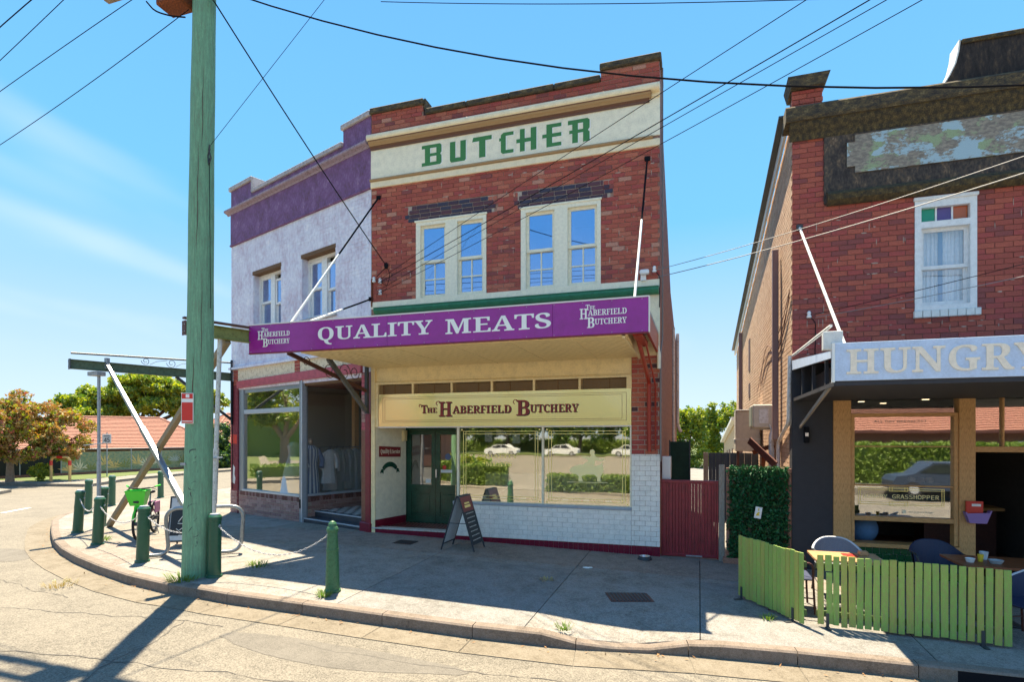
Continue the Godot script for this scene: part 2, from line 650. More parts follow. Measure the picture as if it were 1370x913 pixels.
func make_materials() -> void:
	var V := Vector3.ONE
	for e in [["brick_a", 0.56, 0.145, 0.092], ["brick_b", 0.48, 0.115, 0.080], ["brick_c", 0.62, 0.205, 0.125], ["brick_d", 0.34, 0.095, 0.085], ["brick_e", 0.50, 0.105, 0.088], ["brick_g", 0.66, 0.34, 0.24]]:
		mat(e[0], Color(e[1], e[2], e[3]), 0.85, T.brick, V * 3.1, 0, 0.25)
	mat("brick_f", Color(0.12, 0.05, 0.06), 0.8, T.brick, V * 3.1, 0, 0.25)
	for e in [["lintel_a", 0.075, 0.035, 0.06], ["lintel_b", 0.13, 0.045, 0.06], ["lintel_c", 0.05, 0.045, 0.085]]:
		mat(e[0], Color(e[1], e[2], e[3]), 0.6, T.brick, V * 3.0)
	mat("mortar", Color(0.42, 0.24, 0.19), 0.95, T.concrete, V * 2.0)
	mat("mortar_dark", Color(0.28, 0.13, 0.11), 0.95, T.concrete, V * 2.0)
	mat("mortar_pale", Color(0.55, 0.45, 0.38), 0.95, T.concrete, V * 2.0)
	mat("cream", Color(0.94, 0.8, 0.54), 0.55, T.grain, V * 0.8)
	mat("cream_pale", Color(0.95, 0.87, 0.66), 0.5, T.grain, V * 0.9)
	mat("cream_wall", Color(0.95, 0.78, 0.44), 0.6, T.grain, V * 0.6)
	mat("soffit", Color(0.95, 0.74, 0.38), 0.5, T.grain, V * 0.7, 0, 5.0, T.press)
	M.soffit.uv1_scale = V * 1.6
	mat("tan", Color(0.42, 0.26, 0.12), 0.6, T.grain, V * 1.5)
	mat("brown", Color(0.16, 0.07, 0.04), 0.6, T.grain, V * 1.5)
	mat("letter_green", Color(0.055, 0.23, 0.06), 0.6, T.grain, V * 2.3)
	mat("white_paint", Color(0.78, 0.78, 0.74), 0.45, T.grain, V * 1.0)
	mat("window_cream", Color(0.93, 0.86, 0.66), 0.5, T.grain, V * 2.0)
	mat("gutter_green", Color(0.03, 0.20, 0.085), 0.35, T.blotch, V * 1.2)
	mat("coping", Color(0.9, 0.9, 0.95), 0.95, T.moss, Vector3(0.6, 1.3, 1.0), 0, 0.6)
	mat("cornice_plum", Color(0.36, 0.28, 0.36), 0.85, T.stain, V * 1.3)
	mat("coping_grey", Color(0.48, 0.44, 0.45), 0.9, T.stain, V * 1.3)
	mat("tile_white", Color(0.95, 0.93, 0.88), 0.18, T.grain, V * 0.7)
	mat("tile_white2", Color(0.93, 0.91, 0.87), 0.18, T.grain, V * 0.9)
	mat("tile_grout", Color(0.72, 0.7, 0.68), 0.9)
	mat("tile_red", Color(0.20, 0.012, 0.035), 0.2, T.grain, V * 1.0)
	mat("tile_brown", Color(0.24, 0.09, 0.06), 0.3, T.blotch, V * 2.0)
	mat("tile_green", Color(0.006, 0.09, 0.03), 0.15, T.grain, V * 1.3)
	mat("grout_grey", Color(0.45, 0.45, 0.42), 0.9)
	mat("door_green", Color(0.010, 0.075, 0.045), 0.25, T.blotch, V * 0.9)
	mat("maroon", Color(0.24, 0.01, 0.033), 0.35, T.blotch, V * 1.5)
	mat("marble", Color(0.62, 0.60, 0.58), 0.35, T.stain, V * 1.0)
	mat("sill_grey", Color(0.42, 0.46, 0.52), 0.5, T.grain, V * 2.0)
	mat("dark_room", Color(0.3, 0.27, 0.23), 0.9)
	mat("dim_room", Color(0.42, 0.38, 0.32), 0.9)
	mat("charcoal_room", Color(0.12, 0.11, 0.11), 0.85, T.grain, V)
	mat("ceiling_grey", Color(0.42, 0.40, 0.36), 0.8)
	mat("gold_line", Color(1.0, 0.82, 0.30), 0.45, null, V, 0.4)
	mat("gold_leaf", Color(1.0, 0.88, 0.45), 0.5, null, V, 0.3)
	var gs := mat("gold_sign", Color(1.0, 0.80, 0.34), 0.22, null, V, 0.6)
	gs.clearcoat_enabled = true
	gs.clearcoat = 0.6
	gs.clearcoat_roughness = 0.05
	mat("sign_red", Color(0.22, 0.018, 0.02), 0.4)
	mat("sign_shadow", Color(0.03, 0.012, 0.012), 0.4)
	mat("purple_sign", Color(0.33, 0.014, 0.285), 0.22, T.grain, V * 0.25)
	M.purple_sign.clearcoat_enabled = true
	M.purple_sign.clearcoat = 0.15
	mat("sign_white", Color(0.82, 0.82, 0.78), 0.4)
	mat("sign_edge", Color(0.75, 0.70, 0.68), 0.4)
	mat("bracket_red", Color(0.42, 0.035, 0.018), 0.4, T.blotch, V * 3.0)
	mat("iron_dark", Color(0.045, 0.05, 0.055), 0.5, T.grain, V * 3.0)
	mat("iron_grey", Color(0.13, 0.14, 0.15), 0.5, T.blotch, V * 3.0)
	mat("iron_brown", Color(0.12, 0.04, 0.03), 0.6, T.blotch, V * 4.0)
	mat("wire", Color(0.015, 0.015, 0.018), 1.0)
	M.wire.specular_mode = BaseMaterial3D.SPECULAR_DISABLED
	mat("wire_grey", Color(0.20, 0.19, 0.19), 0.5)
	mat("steel", Color(0.36, 0.38, 0.4), 0.35, T.blotch, V * 2.5, 0.6)
	mat("galv", Color(0.40, 0.44, 0.48), 0.45, T.blotch, V * 3.5, 0.3)
	mat("pipe_white", Color(0.66, 0.65, 0.66), 0.5, T.stain, V * 2.0)
	mat("porcelain", Color(0.78, 0.76, 0.74), 0.2)
	mat("render_pink", Color(0.36, 0.20, 0.18), 0.9, T.wood, Vector3(3.0, 0.5, 1.0), 0, 0.8)
	mat("render_tan", Color(0.74, 0.52, 0.33), 0.95, T.stain, V * 0.7, 0, 0.6)
	mat("tan_brick", Color(0.72, 0.5, 0.32), 0.9, T.brick, V * 2.2)
	mat("tan_brick2", Color(0.8, 0.58, 0.38), 0.9, T.brick, V * 2.2)
	mat("tan_mortar", Color(0.6, 0.42, 0.27), 0.95, T.concrete, V * 2.0)
	mat("purple_render", Color(1.0, 0.92, 0.92), 0.75, T.purple, Vector3(0.5, 0.3, 0.5), 0, 0.4)
	mat("lilac_paint", Color(0.86, 0.84, 0.86), 0.75, T.lilac, Vector3(0.6, 0.35, 0.6), 0, 0.3)
	mat("timber_old", Color(0.20, 0.11, 0.05), 0.8, T.wood, Vector3(0.9, 8.0, 8.0))
	mat("window_white", Color(0.84, 0.84, 0.83), 0.45, T.grain, V * 1.6)
	mat("beam_pink", Color(0.55, 0.1, 0.13), 0.6, T.blotch, V * 1.4)
	mat("stucco_cream", Color(0.8, 0.68, 0.5), 0.9, T.stain, V * 1.4, 0, 0.5)
	mat("pier_peel", Color(0.85, 0.8, 0.85), 0.7, T.pier, V * 1.6)
	mat("alum", Color(0.30, 0.33, 0.37), 0.35, T.grain, V * 2.0, 0.4)
	mat("alum_pale", Color(0.52, 0.56, 0.62), 0.35, T.grain, V * 2.0, 0.3)
	for e in [["pink_a", 0.46, 0.28, 0.24], ["pink_b", 0.54, 0.36, 0.32], ["pink_c", 0.40, 0.24, 0.22]]:
		mat(e[0], Color(e[1], e[2], e[3]), 0.9, T.brick, V * 3.0)
	mat("pink_cap", Color(0.22, 0.10, 0.08), 0.85, T.brick, V * 3.0)
	mat("step_slate", Color(0.05, 0.055, 0.07), 0.5, T.stain, V * 2.0)
	mat("carpet", Color(0.2, 0.2, 0.21), 0.95, T.concrete, V * 4.0)
	mat("cloth_white", Color(0.72, 0.73, 0.74), 0.9, T.grain, V * 2.0)
	mat("cloth_grey", Color(0.42, 0.44, 0.46), 0.9, T.grain, V * 2.0)
	mat("cloth_blue", Color(0.16, 0.20, 0.34), 0.9, T.grain, V * 2.0)
	mat("cloth_sage", Color(0.40, 0.44, 0.42), 0.9, T.grain, V * 2.0)
	mat("skin_mannequin", Color(0.55, 0.36, 0.24), 0.6)
	mat("charcoal", Color(0.033, 0.033, 0.042), 0.7, T.grain, V * 1.0)
	mat("render_black", Color(0.72, 0.68, 0.68), 0.95, T.render, Vector3(0.8, 0.45, 0.8), 0, 0.8)
	mat("render_panel", Color(0.95, 0.95, 0.95), 0.9, T.sign, Vector3(0.36, 0.7, 0.36))
	mat("ledge_moss", Color(0.75, 0.70, 0.58), 0.95, T.moss, V * 1.1, 0, 0.5)
	mat("parapet_dark", Color(0.17, 0.16, 0.17), 0.95, T.render, Vector3(0.9, 0.25, 0.9), 0, 0.4)
	M.parapet_dark.albedo_color = Color(0.62, 0.6, 0.62)
	mat("cafe_sign", Color(0.6, 0.72, 0.92), 0.5, T.grain, V * 0.8)
	mat("letter_tan", Color(0.98, 0.86, 0.7), 0.5, T.grain, V * 2.0)
	mat("oak", Color(0.84, 0.51, 0.22), 0.5, T.wood, Vector3(9.0, 0.8, 9.0))
	mat("oak_h", Color(0.82, 0.49, 0.21), 0.5, T.wood, Vector3(0.8, 9.0, 9.0))
	mat("table_top", Color(0.72, 0.42, 0.22), 0.45, T.wood, Vector3(1.0, 9.0, 9.0))
	mat("table_red", Color(0.30, 0.10, 0.04), 0.45, T.wood, Vector3(1.0, 9.0, 9.0))
	mat("fence_green", Color(0.72, 0.88, 0.85), 0.65, T.greenpaint, Vector3(3.0, 0.9, 3.0))
	mat("fence_green2", Color(0.62, 0.82, 0.80), 0.65, T.greenpaint, Vector3(2.3, 0.7, 2.3))
	mat("fence_green3", Color(0.82, 0.80, 0.80), 0.65, T.greenpaint, Vector3(4.1, 1.0, 4.1))
	mat("fence_rail", Color(0.10, 0.17, 0.05), 0.7, T.wood, V * 3.0)
	mat("bollard_green", Color(0.018, 0.10, 0.055), 0.35, T.grain, V * 2.0)
	mat("bollard_old", Color(0.045, 0.16, 0.07), 0.5, T.stain, V * 3.0)
	mat("pole_green", Color(1.0, 1.0, 0.95), 0.75, T.polegreen, Vector3(2.6, 0.22, 2.6), 0, 0.6)
	mat("beam_green", Color(0.10, 0.15, 0.09), 0.6, T.stain, V * 1.8)
	mat("beam_moss", Color(0.24, 0.25, 0.07), 0.7, T.stain, V * 1.6)
	mat("rust", Color(0.8, 0.75, 0.7), 0.8, T.rust, V * 2.0)
	mat("prop_timber", Color(0.36, 0.31, 0.21), 0.8, T.wood, V * 3.0)
	mat("kerb", Color(0.25, 0.2, 0.165), 0.95, T.concrete, V * 0.6, 0, 0.5)
	mat("apron", Color(0.225, 0.19, 0.143), 0.95, T.concrete, V * 0.5, 0, 0.3)
	mat("asphalt", Color(0.222, 0.195, 0.155), 0.95, T.asphalt, V * 0.22, 0, 0.5)
	mat("asphalt_patch", Color(0.185, 0.165, 0.138), 0.95, T.asphalt, V * 0.6, 0, 0.5)
	for e in [["slab_a", 0.30, 0.28, 0.26], ["slab_b", 0.26, 0.25, 0.24], ["slab_c", 0.275, 0.25, 0.215], ["slab_d", 0.30, 0.25, 0.22]]:
		mat(e[0], Color(e[1], e[2], e[3]), 0.95, T.concrete, V * 0.34, 0, 0.35)
	mat("joint", Color(0.10, 0.09, 0.08), 1.0)
	mat("road_white", Color(0.7, 0.7, 0.68), 0.8, T.stain, V * 1.5)
	mat("grass", Color(0.11, 0.15, 0.03), 0.9, T.blotch, V * 0.6)
	mat("soil", Color(0.10, 0.07, 0.05), 1.0, T.concrete, V * 1.0)
	mat("board_black", Color(0.015, 0.016, 0.02), 0.5)
	mat("chalk", Color(0.55, 0.55, 0.53), 0.9)
	mat("board_white", Color(0.66, 0.68, 0.70), 0.6, T.grain, V * 2.0)
	mat("board_frame", Color(0.025, 0.03, 0.04), 0.5)
	mat("rubber", Color(0.018, 0.018, 0.02), 0.8)
	mat("bike_green", Color(0.06, 0.62, 0.04), 0.35)
	mat("bike_black", Color(0.03, 0.03, 0.035), 0.45)
	mat("bike_pink", Color(0.45, 0.16, 0.33), 0.5)
	mat("red_plastic", Color(0.62, 0.03, 0.02), 0.4)
	mat("blue_cloth", Color(0.10, 0.22, 0.42), 0.9, T.grain, V * 2.0)
	mat("navy_plastic", Color(0.025, 0.035, 0.085), 0.6)
	mat("wicker_grey", Color(0.20, 0.20, 0.25), 0.7, T.grain, V * 6.0)
	mat("wicker_pale", Color(0.62, 0.62, 0.66), 0.6)
	mat("gate_red", Color(0.3, 0.02, 0.035), 0.4, T.blotch, V * 1.2)
	mat("post_grey", Color(0.42, 0.40, 0.37), 0.85, T.wood, Vector3(7, 0.8, 7))
	mat("planter_pink", Color(0.48, 0.25, 0.19), 0.8, T.wood, Vector3(1, 6, 6))
	mat("navy_steel", Color(0.03, 0.045, 0.075), 0.5)
	mat("shade_mesh", Color(0.012, 0.05, 0.03), 0.9, T.blotch, V)
	mat("ac_white", Color(0.56, 0.50, 0.42), 0.5, T.grain, V)
	mat("ac_grille", Color(0.22, 0.24, 0.2), 0.6)
	mat("downpipe", Color(0.20, 0.12, 0.12), 0.5)
	mat("tile_roof", Color(0.4, 0.185, 0.13), 0.85, T.stain, V * 0.8)
	mat("house_wall", Color(0.30, 0.15, 0.10), 0.9, T.brick, V)
	mat("bark", Color(0.12, 0.085, 0.06), 0.95, T.wood, Vector3(3, 0.6, 3))
	mat("bark_pale", Color(0.32, 0.25, 0.19), 0.95, T.stain, V)
	mat("hoop_yellow", Color(0.66, 0.42, 0.14), 0.6)
	mat("mural", Color(0.9, 0.9, 0.9), 0.9, T.mural, Vector3(0.28, 0.4, 0.28))
	mat("mesh_black", Color(0.015, 0.018, 0.016), 0.9, T.blotch, V)
	mat("curtain", Color(0.72, 0.72, 0.76), 0.9, T.grain, V * 2)
	mat("curtain_blue", Color(0.13, 0.2, 0.34), 0.9)
	for e in [["pane_green", 0.02, 0.28, 0.16], ["pane_purple", 0.10, 0.06, 0.22], ["pane_orange", 0.42, 0.10, 0.03]]:
		mat(e[0], Color(e[1], e[2], e[3]), 0.12)
	mat("car_white", Color(0.72, 0.73, 0.74), 0.25)
	mat("car_glass", Color(0.02, 0.025, 0.03), 0.05)
	mat("silver", Color(0.75, 0.75, 0.75), 0.3, null, V, 0.8)
	mat("paper", Color(0.8, 0.8, 0.8), 0.9)
	mat("leaf_litter", Color(0.32, 0.16, 0.06), 0.9)
	mat("yellow", Color(0.75, 0.5, 0.03), 0.6)
	mat("purple_plastic", Color(0.26, 0.16, 0.46), 0.35)
	for e in [["leaf_lime", 0.24, 0.27, 0.022, 0.62, 0.66, 0.06], ["leaf_mid", 0.12, 0.18, 0.03, 0.34, 0.48, 0.06], ["leaf_dark", 0.02, 0.065, 0.022, 0.05, 0.16, 0.05], ["leaf_orange", 0.28, 0.20, 0.06, 0.62, 0.44, 0.13], ["leaf_pink", 0.42, 0.14, 0.10, 0.5, 0.24, 0.18], ["leaf_ivy", 0.014, 0.12, 0.035, 0.03, 0.2, 0.05], ["leaf_hedge", 0.13, 0.19, 0.025, 0.34, 0.46, 0.05], ["blade", 0.14, 0.20, 0.03, 0.3, 0.42, 0.08], ["blade_dry", 0.38, 0.30, 0.12, 0.4, 0.34, 0.15]]:
		var m := mat(e[0], Color(e[1], e[2], e[3]), 0.6)
		m.backlight_enabled = true
		m.backlight = Color(e[4], e[5], e[6])
		m.cull_mode = BaseMaterial3D.CULL_DISABLED
	glass("glass_sky", 0.55, Color(0.72, 0.80, 0.95))
	glass("glass_shop", 0.38, Color(1.0, 0.98, 0.92))
	glass("glass_clear", 0.12, Color(0.95, 0.98, 1.0))
	glass("glass_cafe", 0.32, Color(1, 1, 1))
	var lm := mat("lamp_disc", Color(0.8, 0.78, 0.7), 0.5)
	lm.emission_enabled = true
	lm.emission = Color(1.0, 0.9, 0.7)
	lm.emission_energy_multiplier = 0.8

# ---------------------------------------------------------------- ground
func gx(x: float) -> float:
	return -0.0243 * minf(x, 15.0) if x > 0.0 else maxf(0.012 * x, -0.2)

func G(x: float, z: float) -> float:
	var g := gx(x) - 0.02 * clampf(z, 0.0, 4.6)
	var d := smoothstep(5.05, 5.6, x) * (1.0 - smoothstep(6.2, 6.8, x))
	return g - 0.105 * d * smoothstep(3.2, 4.4, z)

func road_y(x: float, z: float) -> float:
	return gx(x) - 0.15 - 0.02 * clampf(z, 0.0, 4.6)

func ground_slab(par: Node, called: String, poly: PackedVector2Array, deep: float, m: Material, lift := 0.0) -> void:
	var mb := MB.new()
	var lo := Vector2(1e9, 1e9)
	var hi := Vector2(-1e9, -1e9)
	for p in poly:
		lo = lo.min(p)
		hi = hi.max(p)
	var st := 0.7
	var nx := maxi(1, ceili((hi.x - lo.x) / st))
	var nz := maxi(1, ceili((hi.y - lo.y) / st))
	for i in nx:
		for j in nz:
			var cell := rect_pts(lo.x + (hi.x - lo.x) * i / nx, lo.x + (hi.x - lo.x) * (i + 1) / nx, lo.y + (hi.y - lo.y) * j / nz, lo.y + (hi.y - lo.y) * (j + 1) / nz)
			for q in Geometry2D.intersect_polygons(poly, cell):
				var ids := Geometry2D.triangulate_polygon(q)
				var k := 0
				while k < ids.size():
					var t := []
					for e in 3:
						var p: Vector2 = q[ids[k + e]]
						t.append(Vector3(p.x, G(p.x, p.y) + lift, p.y))
					mb.tri(t[0], t[1], t[2], Vector3.UP)
					k += 3
	var cen := (lo + hi) * 0.5
	for i in poly.size():
		var p := poly[i]
		var q := poly[(i + 1) % poly.size()]
		var n := maxi(1, ceili(p.distance_to(q) / st))
		for k in n:
			var a := p.lerp(q, float(k) / n)
			var b := p.lerp(q, float(k + 1) / n)
			var ya := G(a.x, a.y) + lift
			var yb := G(b.x, b.y) + lift
			var mid := (a + b) * 0.5 - cen
			mb.quad(Vector3(a.x, ya, a.y), Vector3(b.x, yb, b.y), Vector3(b.x, yb - deep, b.y), Vector3(a.x, ya - deep, a.y), Vector3(mid.x, 0, mid.y))
	put(mb, called, m, par)

func resample(pts: Array, step: float) -> Array:
	# Catmull-Rom through the points, then even steps
	var c := Curve2D.new()
	for i in pts.size():
		var p: Vector2 = pts[i]
		var a: Vector2 = pts[maxi(0, i - 1)]
		var b: Vector2 = pts[mini(pts.size() - 1, i + 1)]
		var t := (b - a) / 6.0
		c.add_point(p, -t, t)
	var n := maxi(1, roundi(c.get_baked_length() / step))
	var out := []
	for i in n + 1:
		out.append(c.sample_baked(c.get_baked_length() * i / n, true))
	return out

var kerb_line: Array

func build_ground() -> void:
	# ground far and wide
	var te := MB.new()
	te.quad(Vector3(-450, -1.6, -450), Vector3(450, -1.6, -450), Vector3(450, -1.6, 450), Vector3(-450, -1.6, 450), Vector3.UP)
	structure(te, "terrain", M.grass)
	var rd := MB.new()
	var xs := []
	for i in 50:
		xs.append(-52.0 + i * 2.0)
	for i in xs.size() - 1:
		for e in [[-34.0, -16.0], [-16.0, 0.0], [0.0, 4.6], [4.6, 34.0]]:
			var a: float = xs[i]
			var b: float = xs[i + 1]
			if e[0] < -0.5 and a > -2.5:
				continue
			rd.quad(Vector3(a, road_y(a, e[0]), e[0]), Vector3(b, road_y(b, e[0]), e[0]), Vector3(b, road_y(b, e[1]), e[1]), Vector3(a, road_y(a, e[1]), e[1]), Vector3.UP)
	structure(rd, "road", M.asphalt)
	# kerb line, seen from its road side
	kerb_line = [Vector2(-12.9, -12.0), Vector2(-12.75, -8.3), Vector2(-12.5, -6.5), Vector2(-11.9, -3.5), Vector2(-11.0, -1.5), Vector2(-9.6, 0.05), Vector2(-8.2, 1.05), Vector2(-6.0, 2.44), Vector2(-4.1, 3.35), Vector2(-2.2, 4.05), Vector2(-0.9, 4.4), Vector2(0.3, 4.55), Vector2(1.9, 4.56), Vector2(3.4, 4.56), Vector2(5.15, 4.5), Vector2(6.9, 4.14), Vector2(8.0, 4.04), Vector2(9.8, 3.92), Vector2(15.0, 3.6)]
	var kp := resample(kerb_line, 1.22)
	var inner := []
	var outer2 := []
	for i in kp.size():
		var d: Vector2 = (kp[mini(kp.size() - 1, i + 1)] - kp[maxi(0, i - 1)]).normalized()
		var nn := Vector2(d.y, -d.x)      # towards the footpath
		inner.append(kp[i] + nn * 0.15)
		outer2.append(kp[i] - nn * 0.46)
	var kerb := structure(MB.new(), "kerb", M.kerb)
	var apron := structure(MB.new(), "gutter", M.apron)
	for i in kp.size() - 1:
		var sub := 3
		var k := MB.new()
		var ap := MB.new()
		for s in sub:
			var t0 := float(s) / sub + (0.004 if s == 0 else 0.0)
			var t1 := float(s + 1) / sub - (0.004 if s == sub - 1 else 0.0)
			var o0: Vector2 = kp[i].lerp(kp[i + 1], t0)
			var o1: Vector2 = kp[i].lerp(kp[i + 1], t1)
			var n0: Vector2 = inner[i].lerp(inner[i + 1], t0)
			var n1: Vector2 = inner[i].lerp(inner[i + 1], t1)
			var prof := []
			for e in [[o0, n0], [o1, n1]]:
				var o: Vector2 = e[0]
				var nn: Vector2 = e[1]
				var top := G(nn.x, nn.y) + 0.005
				var r2 := nn - o
				var bot := road_y(o.x, o.y) - 0.05
				prof.append([Vector3(o.x, bot, o.y), Vector3(o.x, top - 0.022, o.y), Vector3(o.x + r2.x * 0.15, top - 0.003, o.y + r2.y * 0.15), Vector3(nn.x, top, nn.y), Vector3(nn.x, bot, nn.y)])
			var out3 := [Vector3(o0.x - n0.x, 0, o0.y - n0.y), Vector3(o0.x - n0.x, 0.15, o0.y - n0.y), Vector3.UP, Vector3(n0.x - o0.x, 0, n0.y - o0.y)]
			for f in 4:
				k.quad(prof[0][f], prof[0][f + 1], prof[1][f + 1], prof[1][f], out3[f])
			if s == 0 or s == sub - 1:
				var pr: Array = prof[0] if s == 0 else prof[1]
				var oo := Vector3(o0.x - o1.x, 0, o0.y - o1.y) * (1.0 if s == 0 else -1.0)
				k.tri(pr[0], pr[1], pr[4], oo)
				k.tri(pr[1], pr[2], pr[4], oo)
				k.tri(pr[2], pr[3], pr[4], oo)
			var w0: Vector2 = outer2[i].lerp(outer2[i + 1], t0)
			var w1: Vector2 = outer2[i].lerp(outer2[i + 1], t1)
			ap.quad(Vector3(o0.x, road_y(o0.x, o0.y) + 0.006, o0.y), Vector3(o1.x, road_y(o1.x, o1.y) + 0.006, o1.y), Vector3(w1.x, road_y(w1.x, w1.y) + 0.009, w1.y), Vector3(w0.x, road_y(w0.x, w0.y) + 0.009, w0.y), Vector3.UP)
			ap.quad(Vector3(w0.x, road_y(w0.x, w0.y) + 0.009, w0.y), Vector3(w1.x, road_y(w1.x, w1.y) + 0.009, w1.y), Vector3(w1.x, road_y(w1.x, w1.y) - 0.05, w1.y), Vector3(w0.x, road_y(w0.x, w0.y) - 0.05, w0.y), Vector3(w0.x - o0.x, 0, w0.y - o0.y))
		put(k, "kerbstone", M.kerb, kerb)
		put(ap, "gutter_slab", M.apron, apron)
	# footpath: slabs clipped to the space between the kerb and the buildings
	var fp := PackedVector2Array()
	for p in inner:
		fp.append(p)
	fp.append(Vector2(15.0, 0.0))
	fp.append(Vector2(8.25, 0.0))
	fp.append(Vector2(8.25, -0.3))
	fp.append(Vector2(6.04, -0.3))
	fp.append(Vector2(6.04, 0.0))
	fp.append(Vector2(0.0, 0.0))
	var pd := Vector2(-cos(deg_to_rad(PA)), -sin(deg_to_rad(PA)))
	var pn := Vector2(-sin(deg_to_rad(PA)), cos(deg_to_rad(PA)))
	fp.append(pd * 6.3)
	fp.append(pd * 6.3 - pn * 10.5)
	var path := structure(MB.new(), "footpath", M.slab_a)
	# the bed that shows in the joints
	var bed := MB.new()
	for q in Geometry2D.offset_polygon(fp, 0.02):
		var ids := Geometry2D.triangulate_polygon(q)
		var k := 0
		while k < ids.size():
			var t := []
			for e in 3:
				var p: Vector2 = q[ids[k + e]]
				t.append(Vector3(p.x, G(p.x, p.y) - 0.16, p.y))
			bed.tri(t[0], t[1], t[2], Vector3.UP)
			k += 3
	put(bed, "bedding", M.joint, path)
	var zl := [-13.0, -9.8, -6.9, -4.2, -1.9, 0.02, 1.28, 1.52, 4.9]
	var xl := [-14.0, -11.4, -9.0, -6.6, -4.6, -2.6, -0.35, 2.2, 4.76, 6.74, 9.1, 11.4, 15.0]
	var gap := 0.006
	for i in xl.size() - 1:
		for j in zl.size() - 1:
			var cell := rect_pts(xl[i] + gap, xl[i + 1] - gap, zl[j] + gap, zl[j + 1] - gap)
			for q in Geometry2D.intersect_polygons(fp, cell):
				if Geometry2D.is_polygon_clockwise(q) and false:
					continue
				var area := 0.0
				for e in q.size():
					area += q[e].cross(q[(e + 1) % q.size()])
				if absf(area) < 0.04:
					continue
				var m: Material = M.slab_b
				if xl[i] > -0.4:
					m = M.slab_d if j == 5 else (M.slab_a if j == 6 else [M.slab_b, M.slab_a][(i + j) % 2])
				else:
					m = [M.slab_c, M.slab_a, M.slab_c, M.slab_d][rng.randi() % 4]
				ground_slab(path, "paving_slab", q, 0.15, m)
	# road marking at the left
	var mk := MB.new()
	for e in [[-10.4, 1.35, -9.3, 1.75], [-14.6, -2.5, -13.9, -1.3]]:
		var a := Vector2(e[0], e[1])
		var b := Vector2(e[2], e[3])
		var d := (b - a).normalized()
		var s := Vector2(d.y, -d.x) * 0.08
		var p := [a + s, b + s, b - s, a - s]
		var q3 := []
		for w in p:
			q3.append(Vector3(w.x, road_y(w.x, w.y) + 0.005, w.y))
		mk.quad(q3[0], q3[1], q3[2], q3[3], Vector3.UP)
	structure(mk, "road_marking", M.road_white)

# ---------------------------------------------------------------- butcher's shop

func at_z(z: float) -> Transform3D:
	return Transform3D(Basis.IDENTITY, Vector3(0, 0, z))

func along_x(x0: float) -> Transform3D:      # polygons given as (z, y), drawn out along +x
	return Transform3D(Basis(Vector3(0, 0, 1), Vector3(0, 1, 0), Vector3(1, 0, 0)), Vector3(x0, 0, 0))

func from_top(y0: float) -> Transform3D:     # polygons given as (x, z), drawn out along +y
	return Transform3D(Basis(Vector3(1, 0, 0), Vector3(0, 0, 1), Vector3(0, 1, 0)), Vector3(0, y0, 0))

func P2(a: Array) -> PackedVector2Array:
	var o := PackedVector2Array()
	var i := 0
	while i < a.size():
		o.append(Vector2(a[i], a[i + 1]))
		i += 2
	return o

func PR(poly: Array, xf: Transform3D, depth: float) -> MB:
	var m := MB.new()
	m.prism(P2(poly), xf, depth)
	return m

# a closed box seen from inside, open towards +z
func room(x0: float, x1: float, y0: float, y1: float, z0: float, z1: float) -> MB:
	var m := MB.new()
	var t := 0.06
	m.bx(x0 - t, x1 + t, y0 - t, y1 + t, z0 - t, z0)
	m.bx(x0 - t, x0, y0, y1, z0, z1)
	m.bx(x1, x1 + t, y0, y1, z0, z1)
	m.bx(x0 - t, x1 + t, y0 - t, y0, z0, z1)
	m.bx(x0 - t, x1 + t, y1, y1 + t, z0, z1)
	return m

func sash(win: Node, x0: float, x1: float, y0: float, y1: float, meet: float, z: float, m: Material, gm: Material, grid: bool, yaw := 0.0) -> void:
	var s := 0.055
	var up := MB.new()
	up.wall(x0, x1, meet - 0.025, y1, z - 0.035, z, [[x0 + s, x1 - s, meet + 0.03, y1 - s]])
	put(up, "upper_sash", m, win)
	pane_at(win, x0 + s, x1 - s, meet + 0.03, y1 - s, z - 0.02, gm, yaw)
	var lo := MB.new()
	var holes := []
	var zl := z - 0.04
	if grid:
		var cx := (x0 + x1) * 0.5
		var cy := (y0 + s + meet - 0.03) * 0.5
		for e in [[x0 + s, cx - 0.012], [cx + 0.012, x1 - s]]:
			for f in [[y0 + s + 0.02, cy - 0.012], [cy + 0.012, meet - 0.03]]:
				holes.append([e[0], e[1], f[0], f[1]])
	else:
		holes.append([x0 + s, x1 - s, y0 + s + 0.02, meet - 0.03])
	lo.wall(x0, x1, y0, meet + 0.02, zl - 0.035, zl, holes)
	put(lo, "lower_sash", m, win)
	for h in holes:
		pane_at(win, h[0], h[1], h[2], h[3], zl - 0.02, gm, yaw)

# a pane set a little out of true, as old glazing is
func pane_at(win: Node, x0: float, x1: float, y0: float, y1: float, z: float, gm: Material, yaw: float) -> void:
	var mb := MB.new()
	mb.box(Vector3((x0 + x1) * 0.5, (y0 + y1) * 0.5, z), Vector3(x1 - x0 - 0.002, y1 - y0 - 0.002, 0.005), 0.0, Basis(Vector3.UP, deg_to_rad(yaw)))
	put(mb, "pane", gm, win)

